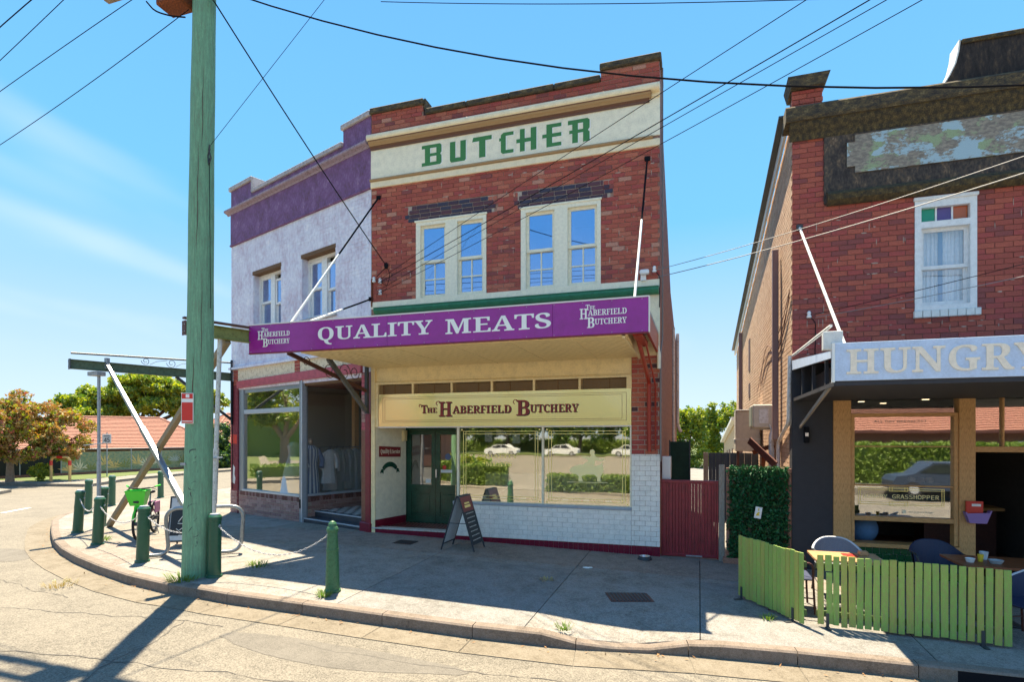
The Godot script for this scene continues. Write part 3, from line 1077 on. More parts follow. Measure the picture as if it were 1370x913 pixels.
# dabs of pale mortar left on the brick faces
func smears(par: Node, x0: float, x1: float, y0: float, y1: float, holes: Array, n: int, y_off: float) -> void:
	var mb := MB.new()
	for i in n:
		var x := rng.randf_range(x0, x1)
		var r := roundf((rng.randf_range(y0, y1) - y_off) / 0.086)
		var y := y_off + r * 0.086 - 0.005
		var ok := true
		for h in holes:
			if x > h[0] - 0.1 and x < h[1] + 0.1 and y > h[2] - 0.03 and y < h[3] + 0.03:
				ok = false
		if not ok:
			continue
		var w := rng.randf_range(0.015, 0.12)
		var hh := rng.randf_range(0.005, 0.011)
		if rng.randf() < 0.3:
			w = rng.randf_range(0.008, 0.014)
			hh = rng.randf_range(0.03, 0.08)
		var pts := PackedVector2Array()
		for k in 7:
			var an := TAU * k / 7
			pts.append(Vector2(x + cos(an) * w * 0.5 * rng.randf_range(0.7, 1.1), y + sin(an) * hh * rng.randf_range(0.7, 1.2)))
		mb.prism(pts, at_z(-0.012), 0.0145)
	stuff(put(mb, "mortar_smears", M.mortar_pale, par))

func letter_shapes(ch: String) -> Array:
	match ch:
		"B":
			return [[.16, 0, .42, 0, .42, 1, .16, 1], [0, .84, .16, .84, .16, 1, 0, 1], [0, 0, .16, 0, .16, .16, 0, .16], [.42, .84, .74, .84, .74, 1, .42, 1], [.42, .44, .74, .44, .74, .58, .42, .58], [.42, 0, .74, 0, .74, .16, .42, .16], [.74, .51, .93, .51, 1, .6, 1, .92, .92, 1, .74, 1], [.74, 0, .92, 0, 1, .08, 1, .42, .93, .51, .74, .51]]
		"U":
			return [[0, .2, .34, .2, .34, 1, 0, 1], [.66, .2, 1, .2, 1, 1, .66, 1], [0, .2, 0, .08, .09, 0, .91, 0, 1, .08, 1, .2]]
		"T":
			return [[0, .8, 1, .8, 1, 1, .06, 1], [.36, 0, .68, 0, .68, .8, .36, .8]]
		"C":
			return [[.12, .84, 1, .84, 1, 1, .3, 1, .12, .9], [.12, .16, .46, .16, .46, .84, .12, .84], [0, .62, .12, .62, .12, .76, 0, .76], [.12, .16, .12, .08, .26, 0, 1, 0, 1, .16]]
		"H":
			return [[.18, 0, .42, 0, .42, 1, .18, 1], [.72, 0, 1, 0, 1, 1, .72, 1], [.42, .4, .72, .4, .72, .57, .42, .57], [0, .4, .18, .4, .18, .57, 0, .57]]
		"E":
			return [[.22, 0, .52, 0, .52, 1, .22, 1], [.52, .84, 1, .84, 1, 1, .52, 1], [.52, .42, 1, .42, 1, .58, .52, .58], [.52, 0, 1, 0, 1, .16, .52, .16], [0, .42, .22, .42, .22, .58, 0, .58]]
	return [[.2, 0, .46, 0, .46, 1, .2, 1], [0, .82, .2, .82, .2, 1, 0, 1], [.06, .42, .2, .42, .2, .56, .06, .56], [.46, .84, .7, .84, .7, 1, .46, 1], [.46, .42, .7, .42, .7, .56, .46, .56], [.7, .48, .92, .48, 1, .58, 1, .92, .9, 1, .7, 1], [.7, 0, 1, 0, 1, .4, .92, .48, .7, .48]]

func build_butcher() -> void:
	var t := thing("butcher_shop", "two-storey red brick butcher shop, green BUTCHER lettering on its cream parapet", "building", Vector3(0, 0, 0))
	var eye := Vector3(6.73, 2.05, 10.91)
	var w1 := [1.08, 2.65, 4.88, 6.56]
	var w2 := [3.38, 4.96, 4.88, 6.56]
	var l1 := [0.80, 2.88, 6.56, 6.91]
	var l2 := [3.22, 5.20, 6.56, 6.91]
	# carcass
	var wl := MB.new()
	wl.wall(0.0, 6.02, 3.55, 8.78, -0.3, -0.012, [w1, w2])
	wl.bx(0.0, 1.24, 8.78, 9.0, -0.3, -0.012)
	wl.bx(4.96, 6.02, 8.78, 8.98, -0.3, -0.012)
	wl.bx(5.53, 6.02, -0.3, 3.55, -0.3, -0.012)
	put(wl, "front_wall", M.mortar, t)
	var side := PR([-0.03, -0.4, -0.03, 9.0, -0.9, 9.0, -0.92, 8.3, -4.4, 5.75, -8.5, 4.9, -8.5, -0.4], along_x(5.8), 0.235)
	side.prism(P2([-0.05, 9.0, -0.05, 9.11, -0.95, 9.11, -0.95, 9.0]), along_x(5.9), 0.155)
	put(side, "side_wall", M.render_pink, t)
	put(PR([-0.3, 8.2, -0.92, 8.2, -4.4, 5.65, -8.5, 4.8, -8.5, 4.9, -4.4, 5.75, -0.92, 8.32, -0.3, 8.32], along_x(0.0), 5.8), "roof", M.galv, t)
	put(B(0.0, 5.8, -0.4, 4.85, -8.7, -8.5), "rear_wall", M.render_pink, t)
	put(B(-0.05, 0.0, -0.4, 8.0, -8.5, -0.32), "party_wall", M.mortar, t)
	# brickwork
	var tones := [M.brick_a, M.brick_b, M.brick_c, M.brick_d, M.brick_e, M.brick_g]
	var wts := [0.3, 0.27, 0.19, 0.08, 0.13, 0.03]
	bricks(t, "brick", 0.02, 6.04, 4.95, 7.40, 0.0, [w1, w2, l1, l2], tones, 205, eye, 0.23, 0.0762, 0.0098, 0.0, 0.024, wts)
	bricks(t, "brick", 0.02, 6.04, 8.525, 8.775, 0.0, [], tones, 30, eye, 0.23, 0.0762, 0.0098, 0.08, 0.024, wts)
	bricks(t, "brick", 0.02, 1.24, 8.79, 9.0, 0.0, [], tones, 0, eye, 0.23, 0.0762, 0.0098, 0.0, 0.024, wts)
	bricks(t, "brick", 4.96, 6.04, 8.79, 8.98, 0.0, [], tones, 12, eye, 0.23, 0.0762, 0.0098, 0.0, 0.024, wts)
	bricks(t, "brick", 5.535, 6.04, 1.735, 3.62, 0.0, [], [M.brick_a, M.brick_e, M.brick_c, M.brick_f], 53, eye, 0.23, 0.0762, 0.012, 0.0, 0.024, [0.4, 0.3, 0.2, 0.1])
	put(B(5.54, 6.03, 1.73, 3.62, -0.0115, -0.0085), "pier_mortar", M.mortar_pale, t)
	for l in [l1, l2]:
		var r := 0
		for e in [[0.10, -0.12], [0.02, -0.02], [0.12, -0.08], [0.18, -0.2]]:
			bricks(t, "lintel_brick", l[0] + e[0], l[1] + e[1], l[2] + 0.008 + r * 0.086, l[2] + 0.082 + r * 0.086, 0.006, [], [M.lintel_a, M.lintel_b, M.lintel_c], 12, eye, 0.23, 0.0762, 0.0098, 0.115 * (r % 2), 0.024)
			r += 1
		put(B(l[0] + 0.06, l[1] - 0.06, l[2] + 0.004, l[3] - 0.004, -0.011, -0.006), "lintel_mortar", M.mortar_pale, t)
		bricks(t, "brick", l[0], l[0] + 0.09, l[2], l[3], 0.0, [], tones, 0, eye, 0.09)
		bricks(t, "brick", l[1] - 0.19, l[1], l[2] + 0.17, l[3], -0.001, [], tones, 0, eye, 0.19)
	smears(t, 0.1, 5.95, 5.0, 7.3, [w1, w2, l1, l2], 190, 4.95)
	# copings
	put(B(-0.02, 1.26, 9.0, 9.13, -0.34, 0.05, 0.02), "coping", M.coping, t)
	put(PR([-0.3, 8.9, 0.0, 8.9, 0.0, 9.13, -0.3, 9.13], along_x(1.262), 0.03), "coping", M.coping, t)
	var cx := 1.295
	while cx < 4.9:
		var ce := minf(cx + 0.92, 4.955)
		put(B(cx + 0.003, ce - 0.003, 8.78, 8.90, -0.34, 0.05 + rng.randf_range(-0.006, 0.006), 0.02), "coping", M.coping, t)
		cx = ce
	put(B(4.94, 6.07, 8.98, 9.11, -0.34, 0.05, 0.02), "coping", M.coping, t)
	# fascia with its cornice
	put(B(0.0, 6.045, 7.60, 8.40, -0.02, 0.012), "fascia_panel", M.cream_pale, t)
	put(B(0.0, 6.045, 7.40, 7.535, -0.02, 0.035, 0.01), "fascia_band", M.cream, t)
	put(PR([0.0, 7.535, 0.05, 7.535, 0.07, 7.55, 0.07, 7.575, 0.035, 7.6, 0.0, 7.6], along_x(0.0), 5.92), "moulding", M.tan, t)
	put(PR([0.0, 8.215, 0.035, 8.215, 0.035, 8.25, 0.07, 8.28, 0.0, 8.28], along_x(0.0), 5.86), "moulding", M.brown, t)
	put(PR([0.0, 8.28, 0.075, 8.28, 0.085, 8.30, 0.12, 8.33, 0.13, 8.36, 0.0, 8.36], along_x(0.0), 5.89), "moulding", M.tan, t)
	put(PR([0.0, 8.36, 0.135, 8.36, 0.14, 8.375, 0.0, 8.375], along_x(0.0), 5.89), "moulding", M.brown, t)
	put(PR([0.0, 8.40, 0.0, 8.376, 0.15, 8.376, 0.17, 8.40, 0.175, 8.44, 0.165, 8.48, 0.14, 8.50, 0.0, 8.52], along_x(-0.02), 6.07), "cornice", M.cream, t)
	put(B(5.90, 6.05, 8.30, 8.375, 0.012, 0.05), "cornice", M.cream, t)
	# BUTCHER
	for e in [["B", 1.22, 1.67, 7.70, 8.13], ["U", 1.86, 2.21, 7.69, 8.11], ["T", 2.35, 2.77, 7.70, 8.12], ["C", 2.93, 3.23, 7.70, 8.12], ["H", 3.29, 3.70, 7.69, 8.13], ["E", 3.82, 4.20, 7.69, 8.13], ["R", 4.33, 4.75, 7.69, 8.13]]:
		var m := MB.new()
		var hl := MB.new()
		var i := 0
		for s in letter_shapes(e[0]):
			var p := P2(s)
			for k in p.size():
				p[k] = Vector2(lerpf(e[1], e[2], p[k].x), lerpf(e[3], e[4], p[k].y))
			m.prism(p, at_z(0.0125), 0.007)
			var sh := PackedVector2Array()
			for q in p:
				sh.append(q + Vector2(0.018, -0.014))
			hl.prism(sh, at_z(0.0125), 0.002 + 0.0004 * i)
			i += 1
		var lt := put(m, "letter", M.letter_green, t)
		put(hl, "letter_edge", M.sign_white, lt)
	# upper windows
	for w in [w1, w2]:
		var x0: float = w[0]
		var x1: float = w[1]
		var cxm := (x0 + x1) * 0.5 + 0.02
		var win := put(MB.new(), "window", M.window_cream, t)
		var fr := MB.new()
		fr.wall(x0, x1, 4.88, 6.56, -0.16, 0.014, [[x0 + 0.10, cxm - 0.13, 4.96, 6.47], [cxm + 0.13, x1 - 0.07, 4.96, 6.47]])
		put(fr, "window_frame", M.window_cream, win)
		put(B(x0 - 0.03, x1 + 0.02, 6.545, 6.585, -0.05, 0.03, 0.006), "window_head", M.cream_pale, win)
		sash(win, x0 + 0.10, cxm - 0.13, 4.96, 6.47, 5.72, -0.05, M.window_cream, M.glass_sky, true, 2.6 if x0 < 2.0 else 0.5)
		sash(win, cxm + 0.13, x1 - 0.07, 4.96, 6.47, 5.72, -0.05, M.window_cream, M.glass_sky, true)
	put(room(0.5, 5.6, 4.4, 7.0, -3.2, -0.31), "upper_room", M.dim_room, t)
	# sill band, gutter, painted wall behind the awning
	put(B(0.0, 6.045, 4.80, 4.95, -0.02, 0.02), "sill_band", M.cream_pale, t)
	put(PR([0.0, 4.67, 0.05, 4.665, 0.10, 4.69, 0.125, 4.74, 0.12, 4.785, 0.135, 4.80, 0.11, 4.812, 0.0, 4.81], along_x(0.13), 5.90), "gutter", M.gutter_green, t)
	put(B(0.0, 6.045, 3.55, 4.67, -0.0119, 0.006), "painted_wall", M.cream, t)
	put(B(5.53, 6.045, 3.62, 3.72, -0.011, 0.02), "painted_wall", M.cream, t)
	# shopfront
	put(B(0.0, 0.10, -0.05, 3.55, -0.2, 0.012, 0.006), "pilaster", M.cream_wall, t)
	put(B(0.10, 5.53, 3.235, 3.55, -0.2, -0.03), "fascia_board", M.cream_wall, t)
	put(PR([-0.03, 3.17, 0.0, 3.17, 0.012, 3.2, 0.0, 3.225, -0.03, 3.235], along_x(0.10), 5.43), "moulding", M.cream_wall, t)
	put(B(0.10, 0.17, 2.262, 3.17, -0.2, -0.01), "shopfront_post", M.cream_wall, t)
	put(B(5.46, 5.535, 2.9, 3.17, -0.2, -0.01), "shopfront_post", M.cream_wall, t)
	var vs := [0.17, 0.99, 1.88, 2.76, 3.64, 4.55, 5.46]
	for i in 6:
		var v := put(B(vs[i], vs[i + 1], 2.965, 3.17, -0.32, -0.3), "vent", M.dark_room, t)
		var grl := MB.new()
		var x: float = vs[i] + 0.03
		while x < vs[i + 1] - 0.01:
			grl.bx(x - 0.003, x + 0.003, 2.97, 3.168, -0.056, -0.05)
			x += 0.026
		var y := 2.985
		while y < 3.165:
			grl.bx(vs[i], vs[i + 1], y - 0.003, y + 0.003, -0.0635, -0.0565)
			y += 0.026
		put(grl, "grille", M.tan, v)
		put(B(vs[i + 1] - 0.022, vs[i + 1] + 0.022, 2.95, 3.175, -0.2, -0.012), "vent_bar", M.cream_wall, v)
		put(B(vs[i] + 0.36 + 0.1 * (i % 3), vs[i] + 0.375 + 0.1 * (i % 3), 2.97, 3.168, -0.1, -0.07), "vent_slide", M.brown, v)
	# display window
	var dw := put(MB.new(), "display_window", M.cream_pale, t)
	var df := MB.new()
	df.wall(2.0, 5.535, 0.70, 2.27, -0.08, -0.012, [[2.045, 3.80, 0.745, 2.24], [3.84, 5.50, 0.745, 2.24]])
	put(df, "window_frame", M.cream_pale, dw)
	for e in [[2.045, 3.80], [3.84, 5.50]]:
		var pane := put(B(e[0] + 0.001, e[1] - 0.001, 0.746, 2.239, -0.05, -0.042), "pane", M.glass_shop, dw)
	for e in [[2.13, 3.72], [3.93, 5.42]]:
		var dl := MB.new()
		for o in [[0.0, 0.80, 2.17], [0.055, 0.80 + 0.055, 2.17 - 0.055]]:
			var a: float = e[0] + o[0]
			var b: float = e[1] - o[0]
			var th := 0.010
			var ex := 0.05 if o[0] > 0.0 else 0.0
			dl.bx(a - ex, b + ex, o[1], o[1] + th, -0.0412, -0.0405 + 0.0004 * signf(ex))
			dl.bx(a - ex, b + ex, o[2] - th, o[2], -0.0412, -0.0405 + 0.0004 * signf(ex))
			dl.bx(a, a + th, o[1] - ex, o[2] + ex, -0.0412, -0.0395 + 0.0004 * signf(ex))
			dl.bx(b - th, b, o[1] - ex, o[2] + ex, -0.0412, -0.0395 + 0.0004 * signf(ex))
		for qx in [e[0] - 0.03, e[1] + 0.03]:
			for qy in [0.775, 2.195]:
				dl.box(Vector3(qx, qy, -0.040), Vector3(0.03, 0.03, 0.003))
		put(dl, "gilt_border", M.gold_line, dw)
	lettering(dw, "gilt_lettering", "QUALITY", "Droid Serif", 700, 2.52, 3.30, 1.61, 1.70, at_z(-0.0415), M.gold_line, 0.002)
	lettering(dw, "gilt_lettering", "MEATS", "Droid Serif", 700, 2.62, 3.18, 1.46, 1.55, at_z(-0.0415), M.gold_line, 0.002)
	# the gilt figure of a child riding a pig
	var pig := MB.new()
	pig.prism(P2([4.36, 1.44, 4.44, 1.49, 4.56, 1.52, 4.72, 1.50, 4.86, 1.50, 4.96, 1.53, 5.0, 1.58, 4.985, 1.50, 5.01, 1.44, 4.99, 1.36, 4.95, 1.30, 4.94, 1.22, 4.97, 1.20, 4.88, 1.20, 4.885, 1.28, 4.83, 1.33, 4.66, 1.33, 4.58, 1.30, 4.60, 1.22, 4.62, 1.20, 4.52, 1.20, 4.53, 1.29, 4.47, 1.34, 4.41, 1.34, 4.34, 1.38]), at_z(-0.0415), 0.002)
	pig.prism(P2([4.70, 1.505, 4.60, 1.42, 4.56, 1.42, 4.62, 1.53, 4.72, 1.60, 4.66, 1.64, 4.58, 1.66, 4.575, 1.69, 4.67, 1.685, 4.745, 1.66, 4.77, 1.70, 4.74, 1.74, 4.75, 1.80, 4.80, 1.815, 4.84, 1.78, 4.83, 1.72, 4.86, 1.67, 4.95, 1.63, 5.02, 1.65, 5.03, 1.62, 4.95, 1.585, 4.85, 1.61, 4.83, 1.505]), at_z(-0.0418), 0.0026)
	put(pig, "gilt_figure", M.gold_leaf, dw)
	put(B(4.30, 5.08, 1.175, 1.185, -0.0415, -0.0395), "gilt_figure_base", M.gold_leaf, dw)
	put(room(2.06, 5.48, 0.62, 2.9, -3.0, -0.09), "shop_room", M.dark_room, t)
	put(B(2.07, 5.46, 0.64, 0.72, -0.9, -0.1), "display_shelf", M.white_paint, t)
	put(B(2.2, 5.3, 0.72, 1.25, -1.5, -1.1, 0.02), "display_counter", M.white_paint, t)
	for k in 7:
		put(B(2.3 + k * 0.43, 2.66 + k * 0.43, 0.721, 0.76, -0.75, -0.3, 0.01), "meat_tray", M.silver, t)
		var mt := MB.new()
		for q in 4:
			mt.ell(Vector3(2.38 + k * 0.43 + 0.07 * q, 0.775, -0.5 + 0.06 * (q % 2)), Vector3(0.05, 0.03, 0.12), 6, 8)
		put(mt, "meat_cuts", [M.bracket_red, M.pink_b, M.beam_pink][k % 3], t)
		put(B(2.42 + k * 0.43, 2.54 + k * 0.43, 0.76, 0.84, -0.29, -0.285), "price_card", M.paper, t)
	for e in [[2.5, 1.95], [2.75, 2.0], [3.1, 1.92]]:
		put(B(e[0], e[0] + 0.16, e[1], e[1] + 0.2, -0.32, -0.315), "hanging_card", M.paper, t)
	# tiled dwarf wall and pier
	put(B(1.94, 5.53, -0.35, 0.68, -0.2, -0.012), "tile_backing", M.tile_grout, t)
	put(B(5.5302, 6.03, -0.35, 1.73, -0.25, -0.0121), "tile_backing", M.tile_grout, t)
	put(B(1.92, 5.53, 0.68, 0.735, -0.1, 0.025, 0.006), "window_sill", M.sill_grey, t)
	bricks(t, "tile", 1.92, 5.528, 0.03, 0.678, 0.0, [], [M.tile_white, M.tile_white2], 300, eye, 0.1965, 0.0895, 0.0035, 0.0, 0.012, [0.7, 0.3])
	bricks(t, "tile", 5.533, 6.045, 0.03, 1.728, 0.0, [], [M.tile_white, M.tile_white2], 100, eye, 0.1965, 0.0895, 0.0035, 0.05, 0.012, [0.5, 0.5])
	for e in [[0.0, 1.9, -0.06, true], [1.92, 5.528, 0.0, false], [5.533, 6.05, 0.0, false]]:
		var x: float = e[0]
		while x < e[1] - 0.02:
			var b := minf(x + 0.093, e[1])
			var yt := 0.075 if e[3] else 0.027
			var yb := G(x, 0.0) - 0.02
			if yt - yb > 0.025:
				put(B(x, b, yb, yt, -0.012, 0.004, 0.002), "base_tile", M.tile_red, t)
			x += 0.0965
	# recessed entry
	put(B(0.0, 1.93, -0.2, 0.075, -1.3, -0.013), "entry_slab", M.tile_red, t)
	put(B(0.02, 1.93, 0.0755, 0.105, -0.22, 0.02, 0.006), "doorstep", M.marble, t)
	var fl := MB.new()
	var fl2 := MB.new()
	for i in 38:
		for j in 15:
			var q := fl if (i + j) % 2 == 0 else fl2
			q.bx(0.02 + i * 0.05, 0.067 + i * 0.05, 0.0752, 0.09, -0.23 - j * 0.05 - 0.047, -0.23 - j * 0.05)
	stuff(put([fl, fl2], "mosaic_floor", [M.tile_red, M.tile_brown], t))
	put(PR([0.10, -0.013, 0.30, -1.0, 0.0, -1.0, 0.0, -0.013], from_top(0.075), 2.3), "entry_wall", M.cream_pale, t)
	put(PR([0.104, -0.0, 0.304, -0.99, 0.25, -0.99, 0.08, -0.0], from_top(0.092), 0.17), "skirting", M.maroon, t)
	put(PR([1.93, -0.013, 1.75, -1.0, 2.02, -1.0, 2.02, -0.013], from_top(0.09), 0.6), "entry_wall", M.tile_white, t)
	put(PR([1.95, -0.06, 1.79, -1.0, 1.80, -1.0, 1.96, -0.06], from_top(0.72), 1.5), "side_pane", M.glass_shop, t)
	put(B(0.0, 2.02, 2.26, 2.34, -1.3, -0.06), "entry_ceiling", M.cream_wall, t)
	put(B(0.22, 0.34, 1.96, 2.2, -0.98, -0.86), "corbel", M.cream_wall, t)
	var fr2 := MB.new()
	fr2.wall(0.26, 1.80, 0.075, 2.27, -1.14, -1.0, [[0.31, 1.755, 0.095, 2.21]])
	put(fr2, "door_frame", M.door_green, t)
	for e in [[0.312, 1.03, 0], [1.036, 1.753, 1]]:
		var a: float = e[0]
		var b: float = e[1]
		var d := put(MB.new(), "door", M.door_green, t)
		var lf := MB.new()
		lf.wall(a, b, 0.10, 2.205, -1.075, -1.03, [[a + 0.11, b - 0.10, 0.96, 2.10], [a + 0.11, b - 0.10, 0.25, 0.80]])
		put(lf, "door_leaf", M.door_green, d)
		put(B(a + 0.11, b - 0.10, 0.25, 0.80, -1.07, -1.05), "door_panel", M.door_green, d)
		put(B(a + 0.16, b - 0.15, 0.30, 0.75, -1.05, -1.04, 0.008), "door_panel", M.door_green, d)
		put(B(a + 0.111, b - 0.101, 0.961, 2.099, -1.056, -1.050), "pane", M.glass_clear if e[2] == 0 else M.glass_shop, d)
		if e[2] == 0:
			put(B(b - 0.25, b - 0.12, 1.0, 1.09, -1.049, -1.047), "sticker", M.paper, d)
		else:
			put(B(a + 0.01, a + 0.045, 1.12, 1.32, -1.03, -0.985, 0.01), "handle", M.silver, d)
			var st := MB.new()
			st.lathe(Vector3(a + 0.30, 1.60, -1.049), [Vector2(0.0, 0.003), Vector2(0.075, 0.003), Vector2(0.075, 0.0)], 18, Basis(Vector3.RIGHT, PI / 2))
			put(st, "sticker", M.cloth_blue, d)
			var st2 := MB.new()
			st2.lathe(Vector3(a + 0.21, 1.36, -1.049), [Vector2(0.0, 0.003), Vector2(0.05, 0.003), Vector2(0.05, 0.0)], 16, Basis(Vector3.RIGHT, PI / 2))
			put(st2, "sticker", M.red_plastic, d)
			put(B(a + 0.12, a + 0.40, 1.24, 1.31, -1.049, -1.047), "sticker", M.paper, d)
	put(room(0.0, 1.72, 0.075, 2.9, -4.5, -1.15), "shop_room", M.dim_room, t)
	put(B(0.3, 1.6, 0.1, 1.1, -3.2, -2.6, 0.02), "counter", M.cream, t)
	# plate and ribbon on the entry wall
	var dw2 := Vector3(0.20, 0, -0.987).normalized()
	var nb := Basis(dw2, Vector3.UP, dw2.cross(Vector3.UP))
	if nb.z.x < 0.0:
		nb = Basis(-dw2, Vector3.UP, (-dw2).cross(Vector3.UP))
	var xf := Transform3D(Basis(dw2, Vector3.UP, Vector3(0.98, 0, 0.2)), Vector3(0.107, 0, -0.013))
	var pl := MB.new()
	pl.prism(P2([0.10, 1.62, 0.80, 1.60, 0.80, 1.82, 0.10, 1.85]), xf, 0.012)
	var plate := put(pl, "service_plate", M.sign_red, t)
	var xq := xf
	xq.origin += xf.basis.z * 0.012
	lettering(plate, "plate_lettering", "Quality", "Droid Serif", 700, 0.14, 0.42, 1.66, 1.79, xq, M.cream_pale, 0.003)
	lettering(plate, "plate_lettering", "&", "Droid Serif", 400, 0.44, 0.49, 1.68, 1.78, xq, M.cream_pale, 0.003)
	lettering(plate, "plate_lettering", "Service", "Droid Serif", 700, 0.51, 0.77, 1.68, 1.77, xq, M.cream_pale, 0.003)
	var rb := PackedVector2Array()
	for i in 13:
		var an := lerpf(2.55, 0.6, i / 12.0)
		rb.append(Vector2(0.45 + cos(an) * 0.30, 1.22 + sin(an) * 0.28))
	for i in 13:
		var an := lerpf(0.6, 2.55, i / 12.0)
		rb.append(Vector2(0.45 + cos(an) * 0.22, 1.22 + sin(an) * 0.17))
	var rm := MB.new()
	rm.prism(rb, xf, 0.003)
	rm.prism(P2([0.17, 1.34, 0.25, 1.36, 0.24, 1.24, 0.20, 1.27, 0.13, 1.26]), xf, 0.002)
	rm.prism(P2([0.66, 1.36, 0.74, 1.34, 0.78, 1.25, 0.71, 1.27, 0.67, 1.24]), xf, 0.002)
	put(rm, "ribbon_emblem", M.door_green, t)
	# pipes and fittings on the front
	put(TB(bend([Vector3(6.075, 9.0, -0.3), Vector3(6.075, 3.9, -0.25), Vector3(6.06, 3.6, 0.03), Vector3(6.06, 1.6, 0.03)], 0.1), 0.014), "conduit", M.wire_grey, t)
	put(TB(bend([Vector3(5.80, 4.35, 0.05), Vector3(5.86, 4.0, 0.05), Vector3(6.03, 3.62, 0.05), Vector3(6.03, 3.3, 0.04)], 0.1), 0.035), "waste_pipe", M.cream_pale, t)
	put(TB([Vector3(6.07, 5.0, -5.2), Vector3(6.07, 1.2, -5.3)], 0.04), "downpipe", M.pipe_white, t)
	put(TB(bend([Vector3(6.1, 5.2, -7.4), Vector3(6.1, 2.4, -7.5), Vector3(6.2, 2.2, -7.5)], 0.1), 0.05), "downpipe", M.pipe_white, t)
	var fl3 := put(B(5.70, 5.80, 4.93, 5.06, 0.0, 0.06, 0.01), "flood_lamp", M.porcelain, t)
	put(B(5.69, 5.86, 5.03, 5.12, 0.05, 0.14, 0.02), "lamp_head", M.porcelain, fl3)
	put(B(6.06, 6.22, 1.25, 1.68, -0.7, -0.35, 0.01), "meter_box", M.porcelain, t)
	# signboard over the window
	var s := thing("shop_sign", "long gold and cream signboard lettered in red above the shop window", "sign", Vector3(2.86, 2.25, 0.0))
	put(B(0.18, 5.53, 2.25, 2.965, -0.045, -0.005, 0.006), "sign_panel", M.gold_sign, s)
	put(B(0.17, 5.535, 2.243, 2.268, -0.05, 0.012, 0.004), "sign_edge", M.sign_edge, s)
	var ln := MB.new()
	for e in [[0.28, 5.44, 2.36, 2.89], [0.33, 5.36, 2.395, 2.855]]:
		ln.bx(e[0], e[1], e[2], e[2] + 0.007, -0.006, -0.0035)
		ln.bx(e[0], e[1], e[3] - 0.007, e[3], -0.006, -0.0035)
		ln.bx(e[0], e[0] + 0.007, e[2], e[3], -0.006, -0.003)
		ln.bx(e[1] - 0.007, e[1], e[2], e[3], -0.006, -0.003)
	put(ln, "sign_line", M.brown, s)
	var tz := at_z(-0.0055)
	for e in [["T", 1.19, 1.33, 2.55, 2.72], ["HE", 1.33, 1.55, 2.56, 2.66], ["H", 1.60, 1.89, 2.475, 2.78], ["ABERFIELD", 1.905, 3.17, 2.535, 2.69], ["B", 3.28, 3.55, 2.475, 2.78], ["UTCHERY", 3.56, 4.53, 2.535, 2.69]]:
		var sh := tz
		sh.origin += Vector3(0.016, -0.013, 0)
		lettering(s, "letters_shadow", e[0], "Droid Serif", 700, e[1], e[2], e[3], e[4], sh, M.sign_shadow, 0.003)
		lettering(s, "letters", e[0], "Droid Serif", 700, e[1], e[2], e[3], e[4], tz, M.sign_red, 0.006)
	var sw := MB.new()
	for e in [[1.60, 2.74, -1.0], [3.28, 2.74, -1.0], [1.19, 2.70, -0.6]]:
		var pts := []
		for i in 9:
			var an := PI * 0.25 + i * 0.45
			var rr := 0.055 * absf(e[2]) * (1.0 - i * 0.05)
			pts.append(Vector3(e[0] + cos(an) * rr - 0.02, e[1] + sin(an) * rr, -0.002))
		sw.tube(pts, 0.009, 5)
	put(sw, "letter_swash", M.sign_red, s)

# ---------------------------------------------------------------- awning over the footpath
func scroll(c: Vector3, r: float, turns: float, dir: Vector3, up: Vector3, flip := 1.0, r_end := 0.15) -> Array:
	var pts := []
	var n := int(turns * 14)
	for i in n + 1:
		var t := float(i) / n
		var an := turns * TAU * t * flip
		var rr := r * lerpf(1.0, r_end, t)
		pts.append(c + dir * cos(an) * rr + up * sin(an) * rr)
	return pts

